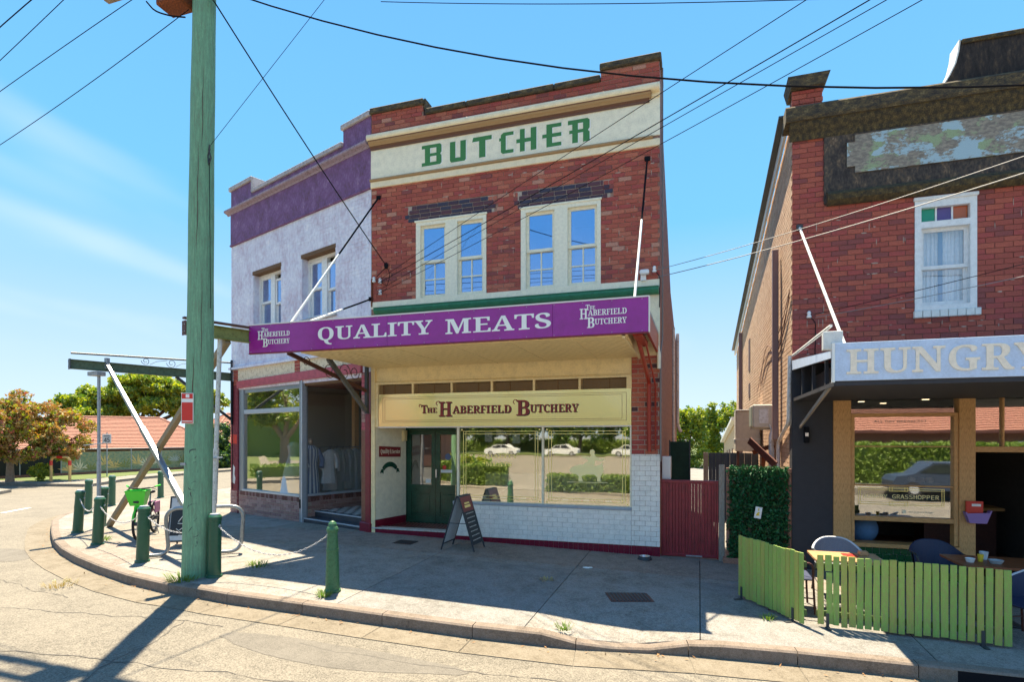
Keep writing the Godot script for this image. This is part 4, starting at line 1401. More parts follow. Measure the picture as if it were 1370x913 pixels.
func build_awning() -> void:
	var a := thing("street_awning", "suspended awning with purple QUALITY MEATS fascia over the butcher shopfront", "awning", Vector3(3.0, 3.55, 0.0))
	var sg := put(MB.new(), "fascia_sign", M.purple_sign, a)
	var px := [-1.03, 1.80, 4.62, 6.04]
	for i in 3:
		put(B(px[i] + (0.003 if i else 0.0), px[i + 1], 3.565, 4.065, 2.40, 2.43 + 0.0003 * (i % 2), 0.003), "sign_panel", M.purple_sign, sg)
	for i in 17:
		for y in [3.585, 4.045]:
			var sc := MB.new()
			sc.ell(Vector3(-0.98 + i * 0.433, y, 2.431), Vector3(0.007, 0.007, 0.003), 4, 7)
			put(sc, "screw", M.galv, sg)
	put(B(-1.04, 6.05, 4.065, 4.085, 2.385, 2.44), "sign_trim", M.sign_edge, sg)
	put(B(6.04, 6.058, 3.56, 4.065, 2.385, 2.44), "sign_trim", M.sign_edge, sg)
	put(B(-1.03, 6.04, 3.545, 3.564, 2.385, 2.435), "sign_trim", M.maroon, sg)
	var z := at_z(2.4305)
	lettering(sg, "sign_lettering", "QUALITY", "Droid Serif", 700, 0.45, 2.63, 3.645, 3.945, z, M.sign_white, 0.004)
	lettering(sg, "sign_lettering", "MEATS", "Droid Serif", 700, 2.86, 4.60, 3.70, 3.935, z, M.sign_white, 0.004)
	for o in [-5.87, 0.0]:
		for e in [["T", 5.10, 5.16, 3.93, 4.01], ["HE", 5.16, 5.24, 3.94, 3.99], ["H", 5.01, 5.13, 3.80, 3.955], ["ABERFIELD", 5.135, 5.70, 3.845, 3.93], ["B", 5.12, 5.23, 3.665, 3.82], ["UTCHERY", 5.235, 5.70, 3.71, 3.795]]:
			lettering(sg, "sign_lettering", e[0], "Droid Serif", 700, e[1] + o + 0.03, e[2] + o + 0.03, e[3], e[4], z, M.sign_white, 0.004)
	# roof and lining; the left edge is cut on the skew
	put(PR([0.05, 0.02, 6.02, 0.02, 6.02, 2.38, -1.0, 2.38], from_top(3.93), 0.05), "roof_sheet", M.galv, a)
	var sf := MB.new()
	sf.prism(P2([0.06, 0.02, 5.66, 0.02, 5.74, 2.38, 0.06, 2.38]), from_top(3.53), 0.02)
	put(sf, "soffit", M.soffit, a)
	for x in [0.9, 1.9, 2.9, 3.9, 4.9]:
		put(B(x - 0.012, x + 0.012, 3.522, 3.53, 0.02, 2.38), "soffit_batten", M.cream_wall, a)
	put(B(5.66, 5.70, 3.50, 3.90, 0.02, 2.38), "edge_beam", M.cream_wall, a)
	put(B(5.98, 6.02, 3.60, 3.92, 0.02, 2.38), "edge_beam", M.bracket_red, a)
	put(B(-0.03, 0.03, 3.60, 3.78, 0.02, 2.38), "edge_beam", M.iron_grey, a)
	# right bracket: raking tube down to the pier, then down the wall
	put(TB(bend([Vector3(5.80, 3.72, 1.9), Vector3(5.86, 3.05, 0.10), Vector3(5.86, 1.78, 0.07)], 0.06), 0.038), "bracket", M.bracket_red, a)
	put(TB([Vector3(5.92, 3.56, 1.5), Vector3(5.97, 3.0, 0.08), Vector3(5.97, 1.80, 0.04)], 0.016), "bracket", M.bracket_red, a)
	put(B(5.80, 5.93, 3.54, 3.62, 1.2, 2.3), "bracket_arm", M.bracket_red, a)
	# left bracket at the party pier: strut, post and iron scrolls
	put(B(-0.10, -0.03, 2.55, 3.62, 0.04, 0.10), "bracket_post", M.iron_dark, a)
	var br := MB.new()
	br.bar(Vector3(-0.28, 3.56, 2.3), Vector3(-0.06, 3.04, 0.12), 0.05, 0.07)
	put(br, "bracket", M.iron_brown, a)
	var br2 := MB.new()
	br2.bar(Vector3(-0.12, 3.58, 1.35), Vector3(-0.06, 2.62, 0.12), 0.06, 0.09)
	put(br2, "bracket", M.iron_grey, a)
	var dz := Vector3(0.07, 0, -1).normalized()
	for e in [[1.95, 3.44, 0.10, 1.0], [1.25, 3.36, 0.17, -1.0], [0.75, 3.36, 0.20, 1.0], [0.38, 3.40, 0.16, -1.0], [0.5, 3.1, 0.12, 1.0]]:
		put(TB(scroll(Vector3(-0.16, e[1], e[0]), e[2], 1.3, dz, Vector3.UP, e[3], 0.3), 0.008, 5), "scrollwork", M.iron_brown, a)
	# stay rods up to the wall
	for e in [[Vector3(5.82, 7.18, 0.02), Vector3(5.84, 4.07, 2.40)], [Vector3(0.19, 7.18, 0.02), Vector3(-0.14, 4.07, 2.40)], [Vector3(0.0, 5.02, 0.02), Vector3(0.21, 4.07, 2.38)]]:
		var p: Vector3 = e[0]
		var q: Vector3 = e[1]
		var k := p.lerp(q, 0.5)
		put(TB([p, k], 0.017, 6), "stay_rod", M.wire, a)
		put(TB([k, q], 0.020, 6), "stay_rod", M.sign_white, a)
		put(B(p.x - 0.05, p.x + 0.05, p.y - 0.04, p.y + 0.05, 0.006, 0.03, 0.008), "wall_plate", M.wire, a)

# ---------------------------------------------------------------- the shop on the corner (own axes: x from -6.2 to 0 along its front, z out)
func garment(par: Node, p: Vector3, w: float, h: float, m: Material, seed2: int) -> void:
	# a shirt or dress on a hanger, seen from the side of the rail: shoulders, sleeves, soft folds
	var r := RandomNumberGenerator.new()
	r.seed = seed2
	var g := put(MB.new(), "garment", m, par)
	var mb := MB.new()
	var n := 12
	var rows := [[0.0, 0.30], [0.05, 0.75], [0.12, 1.0], [0.35, 0.86], [0.6, 0.92], [1.0, 1.12 + r.randf() * 0.2]]
	var ring0 := []
	for row in rows:
		var ring := []
		for k in n:
			var an := TAU * k / n
			var f: float = 1.0 + 0.13 * sin(an * 4.0 + seed2) * row[0]
			ring.append(p + Vector3(cos(an) * 0.055 * f * (0.7 + row[0]), -h * row[0], sin(an) * w * 0.5 * row[1] * f))
		if not ring0.is_empty():
			for k in n:
				var k2 := (k + 1) % n
				mb.quad(ring0[k], ring0[k2], ring[k2], ring[k], (ring0[k] + ring[k2]) * 0.5 - (p - Vector3(0, h * row[0], 0)))
		ring0 = ring
	put(mb, "garment_body", m, g)
	for s in [-1.0, 1.0]:
		put(TB([p + Vector3(0, -0.09 * h, s * w * 0.42), p + Vector3(0.01, -0.3 * h, s * w * 0.56), p + Vector3(0.02, -0.55 * h, s * w * 0.55)], [0.05, 0.055, 0.045], 8), "sleeve", m, g)
	put(TB([p + Vector3(0, 0.0, 0), p + Vector3(0, 0.07, 0), p + Vector3(0.03, 0.10, 0)], 0.005, 5), "hanger_hook", M.wire, g)

func build_purple() -> void:
	var t := thing("corner_shop", "two-storey corner shop with purple parapet, lilac painted upper wall and bare awning beams", "building", Vector3.ZERO, "", -PA, true)
	var eye := Vector3(9.6, 2.05, 8.0)
	var w1 := [-4.99, -3.61, 4.92, 6.48]
	var w2 := [-2.66, -1.29, 4.90, 6.48]
	var wl := MB.new()
	wl.wall(-6.20, -0.005, 3.36, 7.46, -0.3, -0.006, [w1, w2])
	wl.bx(-6.20, -0.005, 7.46, 8.62, -0.3, -0.014)
	put(wl, "front_wall", M.lilac_paint, t)
	bricks(t, "painted_brick", -6.20, -0.01, 3.93, 7.42, 0.0, [w1, w2], [M.lilac_paint], 0, eye, 0.23, 0.0762, 0.0098, 0.0, 0.016)
	put(B(-6.21, 0.005, 7.44, 8.34, -0.3, 0.018), "parapet_band", M.purple_render, t)
	put(B(-6.22, 0.0, 7.40, 7.455, -0.02, 0.05, 0.015), "string_course", M.purple_render, t)
	put(PR([0.0, 8.30, 0.03, 8.30, 0.05, 8.335, 0.12, 8.36, 0.14, 8.38, 0.14, 8.42, 0.0, 8.45], along_x(-6.36), 6.33), "cornice", M.cornice_plum, t)
	put(B(-6.20, -0.005, 8.42, 8.62, -0.28, 0.008), "parapet", M.purple_render, t)
	put(B(-6.20, -5.06, 8.62, 8.96, -0.28, 0.008), "parapet", M.purple_render, t)
	put(B(-0.98, -0.005, 8.62, 8.98, -0.28, 0.008), "parapet", M.purple_render, t)
	put(B(-6.26, -5.02, 8.96, 9.08, -0.33, 0.06, 0.015), "coping", M.coping_grey, t)
	put(PR([-0.33, 8.73, 0.05, 8.73, 0.05, 9.05, -0.33, 9.05], along_x(-5.02), 0.04), "coping", M.coping_grey, t)
	put(B(-5.02, -1.0, 8.62, 8.73, -0.33, 0.06, 0.015), "coping", M.coping_grey, t)
	put(B(-1.03, -0.012, 8.98, 9.10, -0.33, 0.06, 0.015), "coping", M.coping_grey, t)
	# carcass: the shop runs back as a wedge
	put(B(-6.20, -5.95, -0.4, 8.5, -11.0, -0.3), "side_wall", M.lilac_paint, t)
	put(B(-6.20, -0.3, -0.4, 7.8, -11.2, -11.0), "rear_wall", M.lilac_paint, t)
	put(PR([-6.2, -0.3, -0.1, -0.3, -4.0, -11.0, -6.2, -11.0], from_top(7.7), 0.12), "roof", M.galv, t)
	# upper windows
	for w in [w1, w2]:
		var win := put(MB.new(), "window", M.window_white, t)
		var x0: float = w[0]
		var x1: float = w[1]
		var cx := (x0 + x1) * 0.5
		put(B(x0 - 0.04, x1 + 0.02, 6.40, 6.50, -0.25, 0.006, 0.006), "lintel", M.timber_old, win)
		put(B(x0, x0 + 0.012, 4.92, 6.40, -0.28, -0.015), "reveal", M.lilac_paint, win)
		var fr := MB.new()
		fr.wall(x0 + 0.012, x1, 4.88, 6.40, -0.27, -0.17, [[x0 + 0.07, cx - 0.10, 4.95, 6.33], [cx + 0.10, x1 - 0.05, 4.95, 6.33]])
		put(fr, "window_frame", M.window_white, win)
		sash(win, x0 + 0.07, cx - 0.10, 4.95, 6.33, 5.66, -0.20, M.window_white, M.glass_sky, false)
		# the right sash hangs a little open at its head
		sash(win, cx + 0.10, x1 - 0.05, 4.95, 6.21, 5.56, -0.20, M.window_white, M.glass_sky, false)
		put(B(x0 - 0.05, x1 + 0.05, 4.83, 4.90, -0.2, 0.05, 0.01), "window_sill", M.coping_grey, win)
	put(room(-5.9, -0.7, 4.4, 7.2, -3.0, -0.31), "upper_room", M.dim_room, t)
	# above the shopfront: stucco, brick piers and the pink beam
	put(B(-5.80, -0.33, 3.58, 3.93, -0.01, 0.012), "stucco_panel", M.stucco_cream, t)
	bricks(t, "brick", -2.95, -2.72, 3.60, 3.93, 0.022, [], [M.brick_a, M.brick_e], 4, eye)
	bricks(t, "brick", -6.05, -5.80, 3.40, 3.93, 0.022, [], [M.brick_a, M.brick_e], 8, eye)
	put(PR([-5.80, 3.40, -0.30, 3.46, -0.30, 3.68, -5.80, 3.59], at_z(-0.05), 0.10), "shopfront_beam", M.beam_pink, t)
	put(B(-6.22, 0.0, 3.93, 3.99, -0.02, 0.08), "flashing", M.lilac_paint, t)
	# left pier with torn posters, right pier with brown tiles and a maroon edge
	put(B(-6.20, -5.80, -0.4, 3.58, -0.3, 0.02, 0.01), "left_pier", M.pier_peel, t)
	bricks(t, "brick", -6.195, -5.81, -0.2, 0.55, 0.03, [], [M.pink_a, M.pink_b], 12, eye)
	put(B(-6.16, -5.84, 1.86, 2.12, 0.0202, 0.023), "torn_poster", M.red_plastic, t)
	put(PR([-6.12, 0.78, -5.97, 0.74, -5.93, 0.9, -5.98, 1.02, -5.95, 1.2, -6.05, 1.27, -6.11, 1.1], at_z(0.0205), 0.002), "torn_poster", M.paper, t)
	put(B(-0.33, 0.0, -0.3, 3.46, -0.5, 0.0), "right_pier", M.maroon, t)
	var y := 0.22
	while y < 2.2:
		put(B(-0.325, -0.17, y + 0.003, y + 0.29, -0.01, 0.012, 0.003), "pier_tile", M.tile_brown, t)
		y += 0.293
	bricks(t, "brick", -0.32, -0.12, 2.2, 3.44, 0.012, [], [M.pink_a, M.beam_pink, M.pink_b], 16, eye)
	put(B(-0.16, 0.0, -0.2, 2.55, -0.02, 0.04, 0.008), "pier_edge", M.maroon, t)
	put(B(-0.36, 0.02, -0.25, 0.20, -0.02, 0.05, 0.02), "pier_base", M.maroon, t)
	# shop window on the street
	var sw := put(MB.new(), "shop_window", M.alum, t)
	put(B(-5.80, -5.56, -0.2, 3.38, -0.14, -0.02, 0.006), "window_post", M.alum, sw)
	put(B(-2.76, -2.62, -0.2, 3.44, -0.14, 0.012, 0.006), "window_post", M.alum, sw)
	put(B(-2.66, -2.61, -0.2, 3.44, -0.10, 0.03, 0.004), "window_post", M.alum_pale, sw)
	put(B(-2.755, -2.66, 0.30, 0.52, 0.012, 0.016, 0.002), "letter_slot", M.wire, sw)
	put(B(-5.56, -2.76, 2.68, 2.80, -0.13, -0.03, 0.006), "transom", M.alum_pale, sw)
	put(B(-5.56, -2.76, 3.26, 3.42, -0.13, -0.05), "window_head", M.alum, sw)
	put(B(-5.56, -2.76, 0.57, 0.62, -0.13, 0.02, 0.004), "window_sill", M.alum_pale, sw)
	put(B(-5.56, -2.76, 0.62, 2.68, -0.083, -0.075), "pane", M.glass_shop, sw)
	put(B(-5.56, -2.76, 2.80, 3.26, -0.083, -0.075), "pane", M.glass_shop, sw)
	put(B(-5.80, -2.76, -0.4, 0.565, -0.15, -0.012), "base_wall", M.mortar_pale, t)
	bricks(t, "base_brick", -5.78, -2.77, -0.16, 0.44, 0.0, [], [M.pink_a, M.pink_b, M.pink_c], 100, eye)
	var x := -5.77
	while x < -2.8:
		put(B(x, x + 0.074, 0.45, 0.562, -0.03, 0.004, 0.004), "cap_brick", M.pink_cap if rng.randf() < 0.6 else M.pink_c, t)
		x += 0.085
	# side window of the recessed entry
	var rw := put(MB.new(), "side_window", M.alum, t)
	put(B(-2.72, -2.66, 0.60, 3.40, -2.5, -2.42), "window_post", M.alum, rw)
	put(B(-2.72, -2.64, 0.585, 0.64, -2.42, -0.14), "window_sill", M.alum_pale, rw)
	put(B(-2.72, -2.66, 3.30, 3.40, -2.42, -0.14), "window_head", M.alum, rw)
	put(B(-2.695, -2.687, 0.64, 3.30, -2.42, -0.14), "pane", M.glass_clear, rw)
	put(B(-2.80, -2.675, -0.3, 0.585, -2.5, -0.14), "base_wall", M.mortar_pale, t)
	var q := -0.16
	var rr := 0
	while q > -2.4:
		put(B(-2.69, -2.655, 0.46, 0.582, q - 0.075, q, 0.004), "cap_brick", M.pink_cap if rr % 4 else M.pink_c, t)
		q -= 0.085
		rr += 1
	var yy := -0.08
	rr = 0
	while yy < 0.45:
		q = -0.15 - 0.12 * (rr % 2)
		while q > -2.35:
			put(B(-2.69, -2.662, yy, yy + 0.076, q - 0.23, q, 0.003), "base_brick", [M.pink_a, M.pink_b, M.pink_c][rng.randi() % 3], t)
			q -= 0.24
		yy += 0.086
		rr += 1
	# steps, entry floor and back of the recess
	put(B(-2.65, -0.33, -0.3, 0.075, -0.35, -0.02, 0.008), "step", M.step_slate, t)
	put(B(-2.65, -0.33, -0.3, 0.215, -2.5, -0.352, 0.008), "step", M.step_slate, t)
	put(B(-2.655, -0.33, 0.05, 0.082, -0.03, -0.012, 0.004), "step_nosing", M.alum_pale, t)
	put(B(-2.655, -0.33, 0.19, 0.222, -0.36, -0.345, 0.004), "step_nosing", M.alum_pale, t)
	var tl := MB.new()
	for i in 14:
		for j in 8:
			if (i + j) % 2 == 0:
				tl.bx(-2.63 + i * 0.16, -2.47 + i * 0.16, 0.2151, 0.222, -0.5 - j * 0.16 - 0.16, -0.5 - j * 0.16)
	stuff(put(tl, "entry_tiles", M.marble, t))
	put(B(-2.65, -0.33, 0.2, 3.4, -2.6, -2.5), "entry_door", M.dark_room, t)
	put(B(-2.65, -0.33, 3.30, 3.40, -2.5, -0.05), "entry_ceiling", M.timber_old, t)
	for k in 9:
		put(B(-2.65, -0.33, 3.283, 3.299, -0.14 - k * 0.26, -0.37 - k * 0.26), "ceiling_board", M.iron_brown, t)
	put(B(-0.42, -0.33, 0.2, 3.3, -2.5, -0.3), "entry_wall", M.dark_room, t)
	var rm := MB.new()
	rm.bx(-5.80, -0.4, 0.1, 3.6, -6.6, -6.5)
	rm.bx(-5.82, -5.76, 0.1, 3.6, -6.5, -0.16)
	rm.bx(-5.80, -2.73, 0.14, 0.2, -6.5, -0.16)
	rm.bx(-2.73, -0.4, 0.14, 0.19, -6.5, -2.6)
	rm.bx(-5.80, -2.73, 3.44, 3.5, -6.5, -0.3)
	rm.bx(-2.73, -0.4, 3.44, 3.5, -6.5, -2.6)
	rm.bx(-0.4, -0.34, 0.1, 3.5, -6.5, -2.6)
	put(rm, "shop_room", M.dim_room, t)
	put(B(-3.62, -3.48, 0.2, 3.44, -2.3, -2.16), "timber_post", M.oak, t)
	# things on show
	var rail := thing("garment_rail", "rail of pale dresses and shirts behind the corner shop's side window", "garment rail", Vector3.ZERO, "", -PA, true)
	put(TB([Vector3(-3.15, 1.78, -0.75), Vector3(-3.35, 1.78, -3.2)], 0.014, 6), "rail", M.steel, rail)
	for e in [Vector3(-3.15, 0.2, -0.75), Vector3(-3.35, 0.2, -3.2)]:
		put(TB([e, e + Vector3(0, 1.58, 0)], 0.014, 6), "upright", M.steel, rail)
	var ms := [M.cloth_white, M.cloth_white, M.cloth_sage, M.cloth_grey, M.cloth_sage, M.cloth_grey, M.cloth_sage, M.cloth_white, M.cloth_grey, M.cloth_sage]
	for i in 10:
		var f := i / 10.0
		garment(rail, Vector3(-3.15 - 0.2 * f + (0.22 if i == 0 else 0.0), 1.70 + 0.02 * (i % 3), -0.95 - 2.1 * f), 0.40, 0.85 + 0.22 * (i % 3), ms[i], i + 3)
	var mn := thing("striped_robe", "long blue and white striped robe on a stand behind the window post", "dress", Vector3.ZERO, "", -PA, true)
	var rb := MB.new()
	var rb2 := MB.new()
	var c0 := Vector3(-2.98, 0.62, -0.45)
	var prof := [[0.0, 0.20], [0.4, 0.17], [0.75, 0.13], [0.98, 0.17], [1.12, 0.16], [1.22, 0.07]]
	for k in 28:
		var a0 := TAU * k / 28
		var a1 := TAU * (k + 1) / 28
		for i in prof.size() - 1:
			var pa: Array = prof[i]
			var pb: Array = prof[i + 1]
			var d0 := Vector3(cos(a0), 0, sin(a0) * 1.2)
			var d1 := Vector3(cos(a1), 0, sin(a1) * 1.2)
			(rb if k % 2 == 0 else rb2).quad(c0 + d0 * pa[1] + Vector3.UP * pa[0], c0 + d1 * pa[1] + Vector3.UP * pa[0], c0 + d1 * pb[1] + Vector3.UP * pb[0], c0 + d0 * pb[1] + Vector3.UP * pb[0], d0)
	put([rb, rb2], "robe", [M.cloth_white, M.cloth_blue], mn)
	put(TB([c0 + Vector3(0.05, 1.12, 0.16), c0 + Vector3(0.10, 0.85, 0.26), c0 + Vector3(0.16, 0.66, 0.2)], [0.06, 0.065, 0.07], 8), "sleeve", M.cloth_white, mn)
	put(TB([c0 + Vector3(0.05, 1.12, -0.16), c0 + Vector3(0.10, 0.85, -0.26), c0 + Vector3(0.16, 0.66, -0.2)], [0.06, 0.065, 0.07], 8), "sleeve", M.cloth_blue, mn)
	var nk := MB.new()
	nk.ell(c0 + Vector3(0, 1.30, 0), Vector3(0.05, 0.09, 0.05))
	put(nk, "neck_cap", M.skin_mannequin, mn)
	var wd := thing("white_dress", "white sleeveless dress on a stand inside the corner shop's front window", "dress", Vector3.ZERO, "", -PA, true)
	var dm := MB.new()
	dm.lathe(Vector3(-3.05, 0.62, -0.45), [Vector2(0.33, 0.0), Vector2(0.28, 0.4), Vector2(0.20, 0.75), Vector2(0.13, 0.95), Vector2(0.16, 1.2), Vector2(0.08, 1.3), Vector2(0.0, 1.3)], 20)
	put(dm, "dress_body", M.cloth_white, wd)
	wd.position += wd.basis * Vector3(-0.55, 0.0, 0.1)
	var nt := MB.new()
	nt.bx(-2.682, -2.679, 1.55, 1.9, -2.25, -2.0)
	nt.bx(-2.682, -2.679, 0.68, 0.95, -2.35, -2.0)
	put(nt, "window_notice", M.paper, rw)
	# bare awning beams that stick out over the footpath
	for e in [[-6.10, 0.05, 3.76, 3.62, 3.84], [-0.15, 0.05, 3.72, 3.76, 3.98]]:
		var bm := put(MB.new(), "awning_beam", M.beam_green, t)
		var bx: float = e[0]
		var gm: Material = M.beam_green if bx < -1.0 else M.beam_moss
		put(B(bx - 0.012, bx + 0.012, e[3] + 0.01, e[4] - 0.01, e[1], e[2]), "beam_web", gm, bm)
		put(B(bx - 0.06, bx + 0.06, e[4] - 0.012, e[4], e[1], e[2], 0.003), "beam_flange", gm, bm)
		put(B(bx - 0.06, bx + 0.06, e[3], e[3] + 0.012, e[1], e[2], 0.003), "beam_flange", gm, bm)
		put(B(bx - 0.07, bx + 0.07, e[3] - 0.01, e[4] + 0.01, e[2], e[2] + 0.014), "end_plate", M.iron_dark if bx < -1.0 else M.iron_brown, bm)
		for sx in [-0.04, 0.04]:
			for sy in [0.05, 0.17]:
				var bo := MB.new()
				bo.ell(Vector3(bx + sx, e[3] + sy, e[2] + 0.018), Vector3(0.012, 0.012, 0.01), 5, 8)
				put(bo, "bolt", M.galv, bm)
	put(TB([Vector3(-6.10, 4.13, 0.02), Vector3(-6.10, 3.985, 3.74)], 0.024, 6), "awning_rail", M.iron_dark, t)
	put(B(-0.19, -0.11, 4.02, 4.055, 0.05, 3.74), "awning_rail", M.iron_brown, t)
	put(B(-6.09, -6.05, 2.4, 4.2, 0.03, 0.08), "bracket_post", M.iron_dark, t)
	var st := MB.new()
	st.bar(Vector3(-6.08, 3.62, 1.5), Vector3(-6.08, 2.55, 0.08), 0.04, 0.07)
	put(st, "bracket", M.iron_dark, t)
	for e in [[2.2, 0.10], [1.6, 0.12], [0.95, 0.14]]:
		put(TB(scroll(Vector3(-6.10, 3.96, e[0]), e[1], 1.4, Vector3(0, 0, 1), Vector3.UP, -1.0, 0.25), 0.007, 5), "scrollwork", M.iron_dark, t)
		put(TB([Vector3(-6.10, 3.88, e[0] - 0.1), Vector3(-6.10, 3.97, e[0] - 0.25), Vector3(-6.10, 4.02, e[0] - 0.5)], 0.006, 5), "scrollwork", M.iron_dark, t)
	put(TB(bend([Vector3(-6.0, 3.6, 0.05), Vector3(-6.02, 2.9, 0.06), Vector3(-6.0, 0.6, 0.06)], 0.1), 0.012, 5), "cable", M.wire, t)

# ---------------------------------------------------------------- cafe on the right
func build_cafe() -> void:
	var t := thing("cafe_building", "red brick cafe building with mossy parapet, timber shopfront and blue HUNGRY fascia", "building", Vector3(8.25, -0.3, 0.0))
	var eye := Vector3(6.73, 2.05, 10.91)
	var X1 := 15.0
	var w := [10.05, 10.89, 4.09, 5.88]
	var wl := MB.new()
	wl.wall(8.27, X1, 3.0, 7.42, -0.3, -0.012, [w])
	wl.bx(8.27, 8.70, 7.6, 7.98, -0.44, -0.012)
	put(wl, "front_wall", M.mortar_dark, t)
	var tones := [M.brick_a, M.brick_b, M.brick_e, M.brick_d]
	var wts := [0.26, 0.30, 0.28, 0.16]
	bricks(t, "brick", 8.25, 12.4, 3.12, 7.40, 0.0, [w, [8.74, 12.6, 5.98, 7.5]], tones, 285, eye, 0.23, 0.0762, 0.0098, 0.0, 0.024, wts)
	bricks(t, "brick", 12.4, X1, 3.12, 6.0, 0.0, [], tones, 0, eye, 0.23, 0.0762, 0.0098, 0.0, 0.024, wts)
	bricks(t, "brick", 8.24, 8.72, 7.66, 7.97, 0.006, [], tones, 8, eye, 0.23, 0.0762, 0.0098, 0.0, 0.024, wts)
	smears(t, 8.3, 12.0, 3.2, 5.9, [w], 110, 3.12)
	# parapet: render, ledges, coping, raised middle
	put(B(8.735, X1, 5.98, 7.42, -0.1, 0.03), "render_panel", M.render_black, t)
	put(PR([0.03, 7.10, 0.05, 7.2, 0.10, 7.32, 0.12, 7.42, 0.03, 7.42], along_x(8.2), X1 - 8.2), "parapet_moulding", M.ledge_moss, t)
	put(PR([-0.34, 7.40, 0.14, 7.40, 0.16, 7.45, 0.16, 7.62, 0.12, 7.66, -0.34, 7.66], along_x(8.13), X1 - 8.13), "coping", M.coping, t)
	put(PR([0.03, 5.93, 0.08, 5.95, 0.14, 6.0, 0.15, 6.09, 0.10, 6.14, 0.03, 6.18], along_x(8.77), X1 - 8.77), "ledge", M.ledge_moss, t)
	put(PR([9.07, 6.95, 9.19, 6.95, 9.19, 7.07, X1, 7.07, X1, 6.44, 9.19, 6.44, 9.19, 6.55, 9.07, 6.55], at_z(0.03), 0.022), "name_panel", M.render_panel, t)
	put(PR([9.05, 6.97, 9.17, 6.97, 9.17, 7.09, X1, 7.09, X1, 7.072, 9.188, 7.072, 9.188, 6.952, 9.05, 6.952], at_z(0.03), 0.03), "panel_moulding", M.render_black, t)
	put(PR([8.22, 8.0, 8.30, 7.99, 8.74, 7.99, 8.82, 8.19, 8.17, 8.19], at_z(-0.46), 0.56), "pier_cap", M.coping, t)
	put(PR([10.44, 7.66, 10.52, 7.80, 10.60, 7.98, 10.64, 8.16, 10.66, 8.33, X1, 8.33, X1, 7.66], at_z(-0.30), 0.34), "raised_parapet", M.parapet_dark, t)
	put(B(10.67, X1, 8.26, 8.335, 0.0402, 0.07, 0.01), "parapet_cap", M.ledge_moss, t)
	put(PR([10.42, 7.66, 10.50, 7.80, 10.58, 7.98, 10.62, 8.16, 10.64, 8.34, 10.66, 8.34, 10.64, 8.16, 10.60, 7.98, 10.52, 7.80, 10.44, 7.66], at_z(-0.31), 0.36), "parapet_edge", M.white_paint, t)
	# upper window with three coloured lights
	var win := put(MB.new(), "window", M.window_white, t)
	var fr := MB.new()
	fr.wall(10.05, 10.89, 4.09, 5.88, -0.14, 0.012, [[10.14, 10.80, 5.52, 5.75], [10.14, 10.80, 4.17, 5.42]])
	put(fr, "window_frame", M.window_white, win)
	var xs := [10.14, 10.36, 10.58, 10.80]
	var gm := [M.pane_green, M.pane_purple, M.pane_orange]
	for i in 3:
		put(B(xs[i] + 0.008, xs[i + 1] - 0.008, 5.525, 5.745, -0.08, -0.07), "coloured_pane", gm[i], win)
		if i > 0:
			put(B(xs[i] - 0.012, xs[i] + 0.012, 5.52, 5.75, -0.09, -0.05), "glazing_bar", M.window_white, win)
	put(B(10.03, 10.91, 5.86, 5.92, -0.05, 0.04, 0.01), "window_head", M.window_white, win)
	sash(win, 10.14, 10.80, 4.17, 5.42, 4.79, -0.07, M.window_white, M.glass_clear, false)
	var cu := MB.new()
	var x := 10.1
	while x < 10.85:
		var dx := rng.randf_range(0.025, 0.05)
		cu.tube([Vector3(x, 4.1, -0.22 + rng.randf_range(-0.02, 0.02)), Vector3(x, 5.8, -0.22)], dx * 0.75, 6)
		x += dx
	put(cu, "curtain", M.curtain, win)
	put(B(10.43, 10.49, 4.1, 5.5, -0.19, -0.17), "curtain_tie", M.curtain_blue, win)
	put(room(9.9, 11.05, 3.95, 6.0, -1.6, -0.31), "upper_room", M.dim_room, t)
	var xx := 10.03
	while xx < 10.9:
		put(B(xx, minf(xx + 0.112, 10.93), 3.97, 4.085, -0.03, 0.06, 0.008), "sill_brick", M.white_paint, t)
		xx += 0.117
	# side wall and its lower wing
	var sd := PR([-0.02, -0.6, -0.02, 7.62, -15.6, 5.7, -15.6, -0.6], along_x(8.262), 0.3)
	put(sd, "side_wall", M.tan_mortar, t)
	var tones2 := [M.tan_brick, M.tan_brick2]
	var mbs := [MB.new(), MB.new()]
	var r := 0
	var y := 0.9
	while y < 7.5:
		var z := -0.02 - 0.12 * (r % 2)
		while z > -15.4:
			var top := 7.62 + (z + 0.02) * 0.1232
			if y + 0.08 < top:
				var k := rng.randi() % 2
				mbs[k].bx(8.25 + rng.randf_range(0.0, 0.003), 8.27, y, y + 0.074, z - 0.23, z)
			z -= 0.242
		y += 0.086
		r += 1
	stuff(put(mbs, "side_brickwork", tones2, t))
	put(B(8.254, 8.27, -0.5, 0.9, -15.4, -0.02), "side_plinth", M.render_tan, t)
	var bg := MB.new()
	bg.bar(Vector3(8.19, 7.55, -0.2), Vector3(8.19, 5.66, -15.7), 0.05, 0.2)
	put(bg, "barge_board", M.white_paint, t)
	var rf := MB.new()
	rf.bar(Vector3(8.13, 7.68, -0.2), Vector3(8.13, 5.79, -15.7), 0.14, 0.04)
	put(rf, "roof_edge", M.iron_dark, t)
	put(PR([-0.3, 7.5, -15.6, 5.62, -15.6, 5.74, -0.3, 7.62], along_x(8.3), X1 - 8.3), "roof", M.galv, t)
	put(B(8.6, X1, -0.6, 5.6, -15.8, -15.6), "rear_wall", M.render_tan, t)
	put(B(X1 - 0.2, X1, -0.6, 7.4, -15.6, -0.32), "far_side_wall", M.mortar_dark, t)
	var wing := PR([-15.7, -0.6, -15.7, 2.75, -19.0, 2.6, -29.0, 1.7, -29.0, -0.6], along_x(8.26), 4.0)
	put(wing, "rear_wing", M.render_tan, t)
	var wr := MB.new()
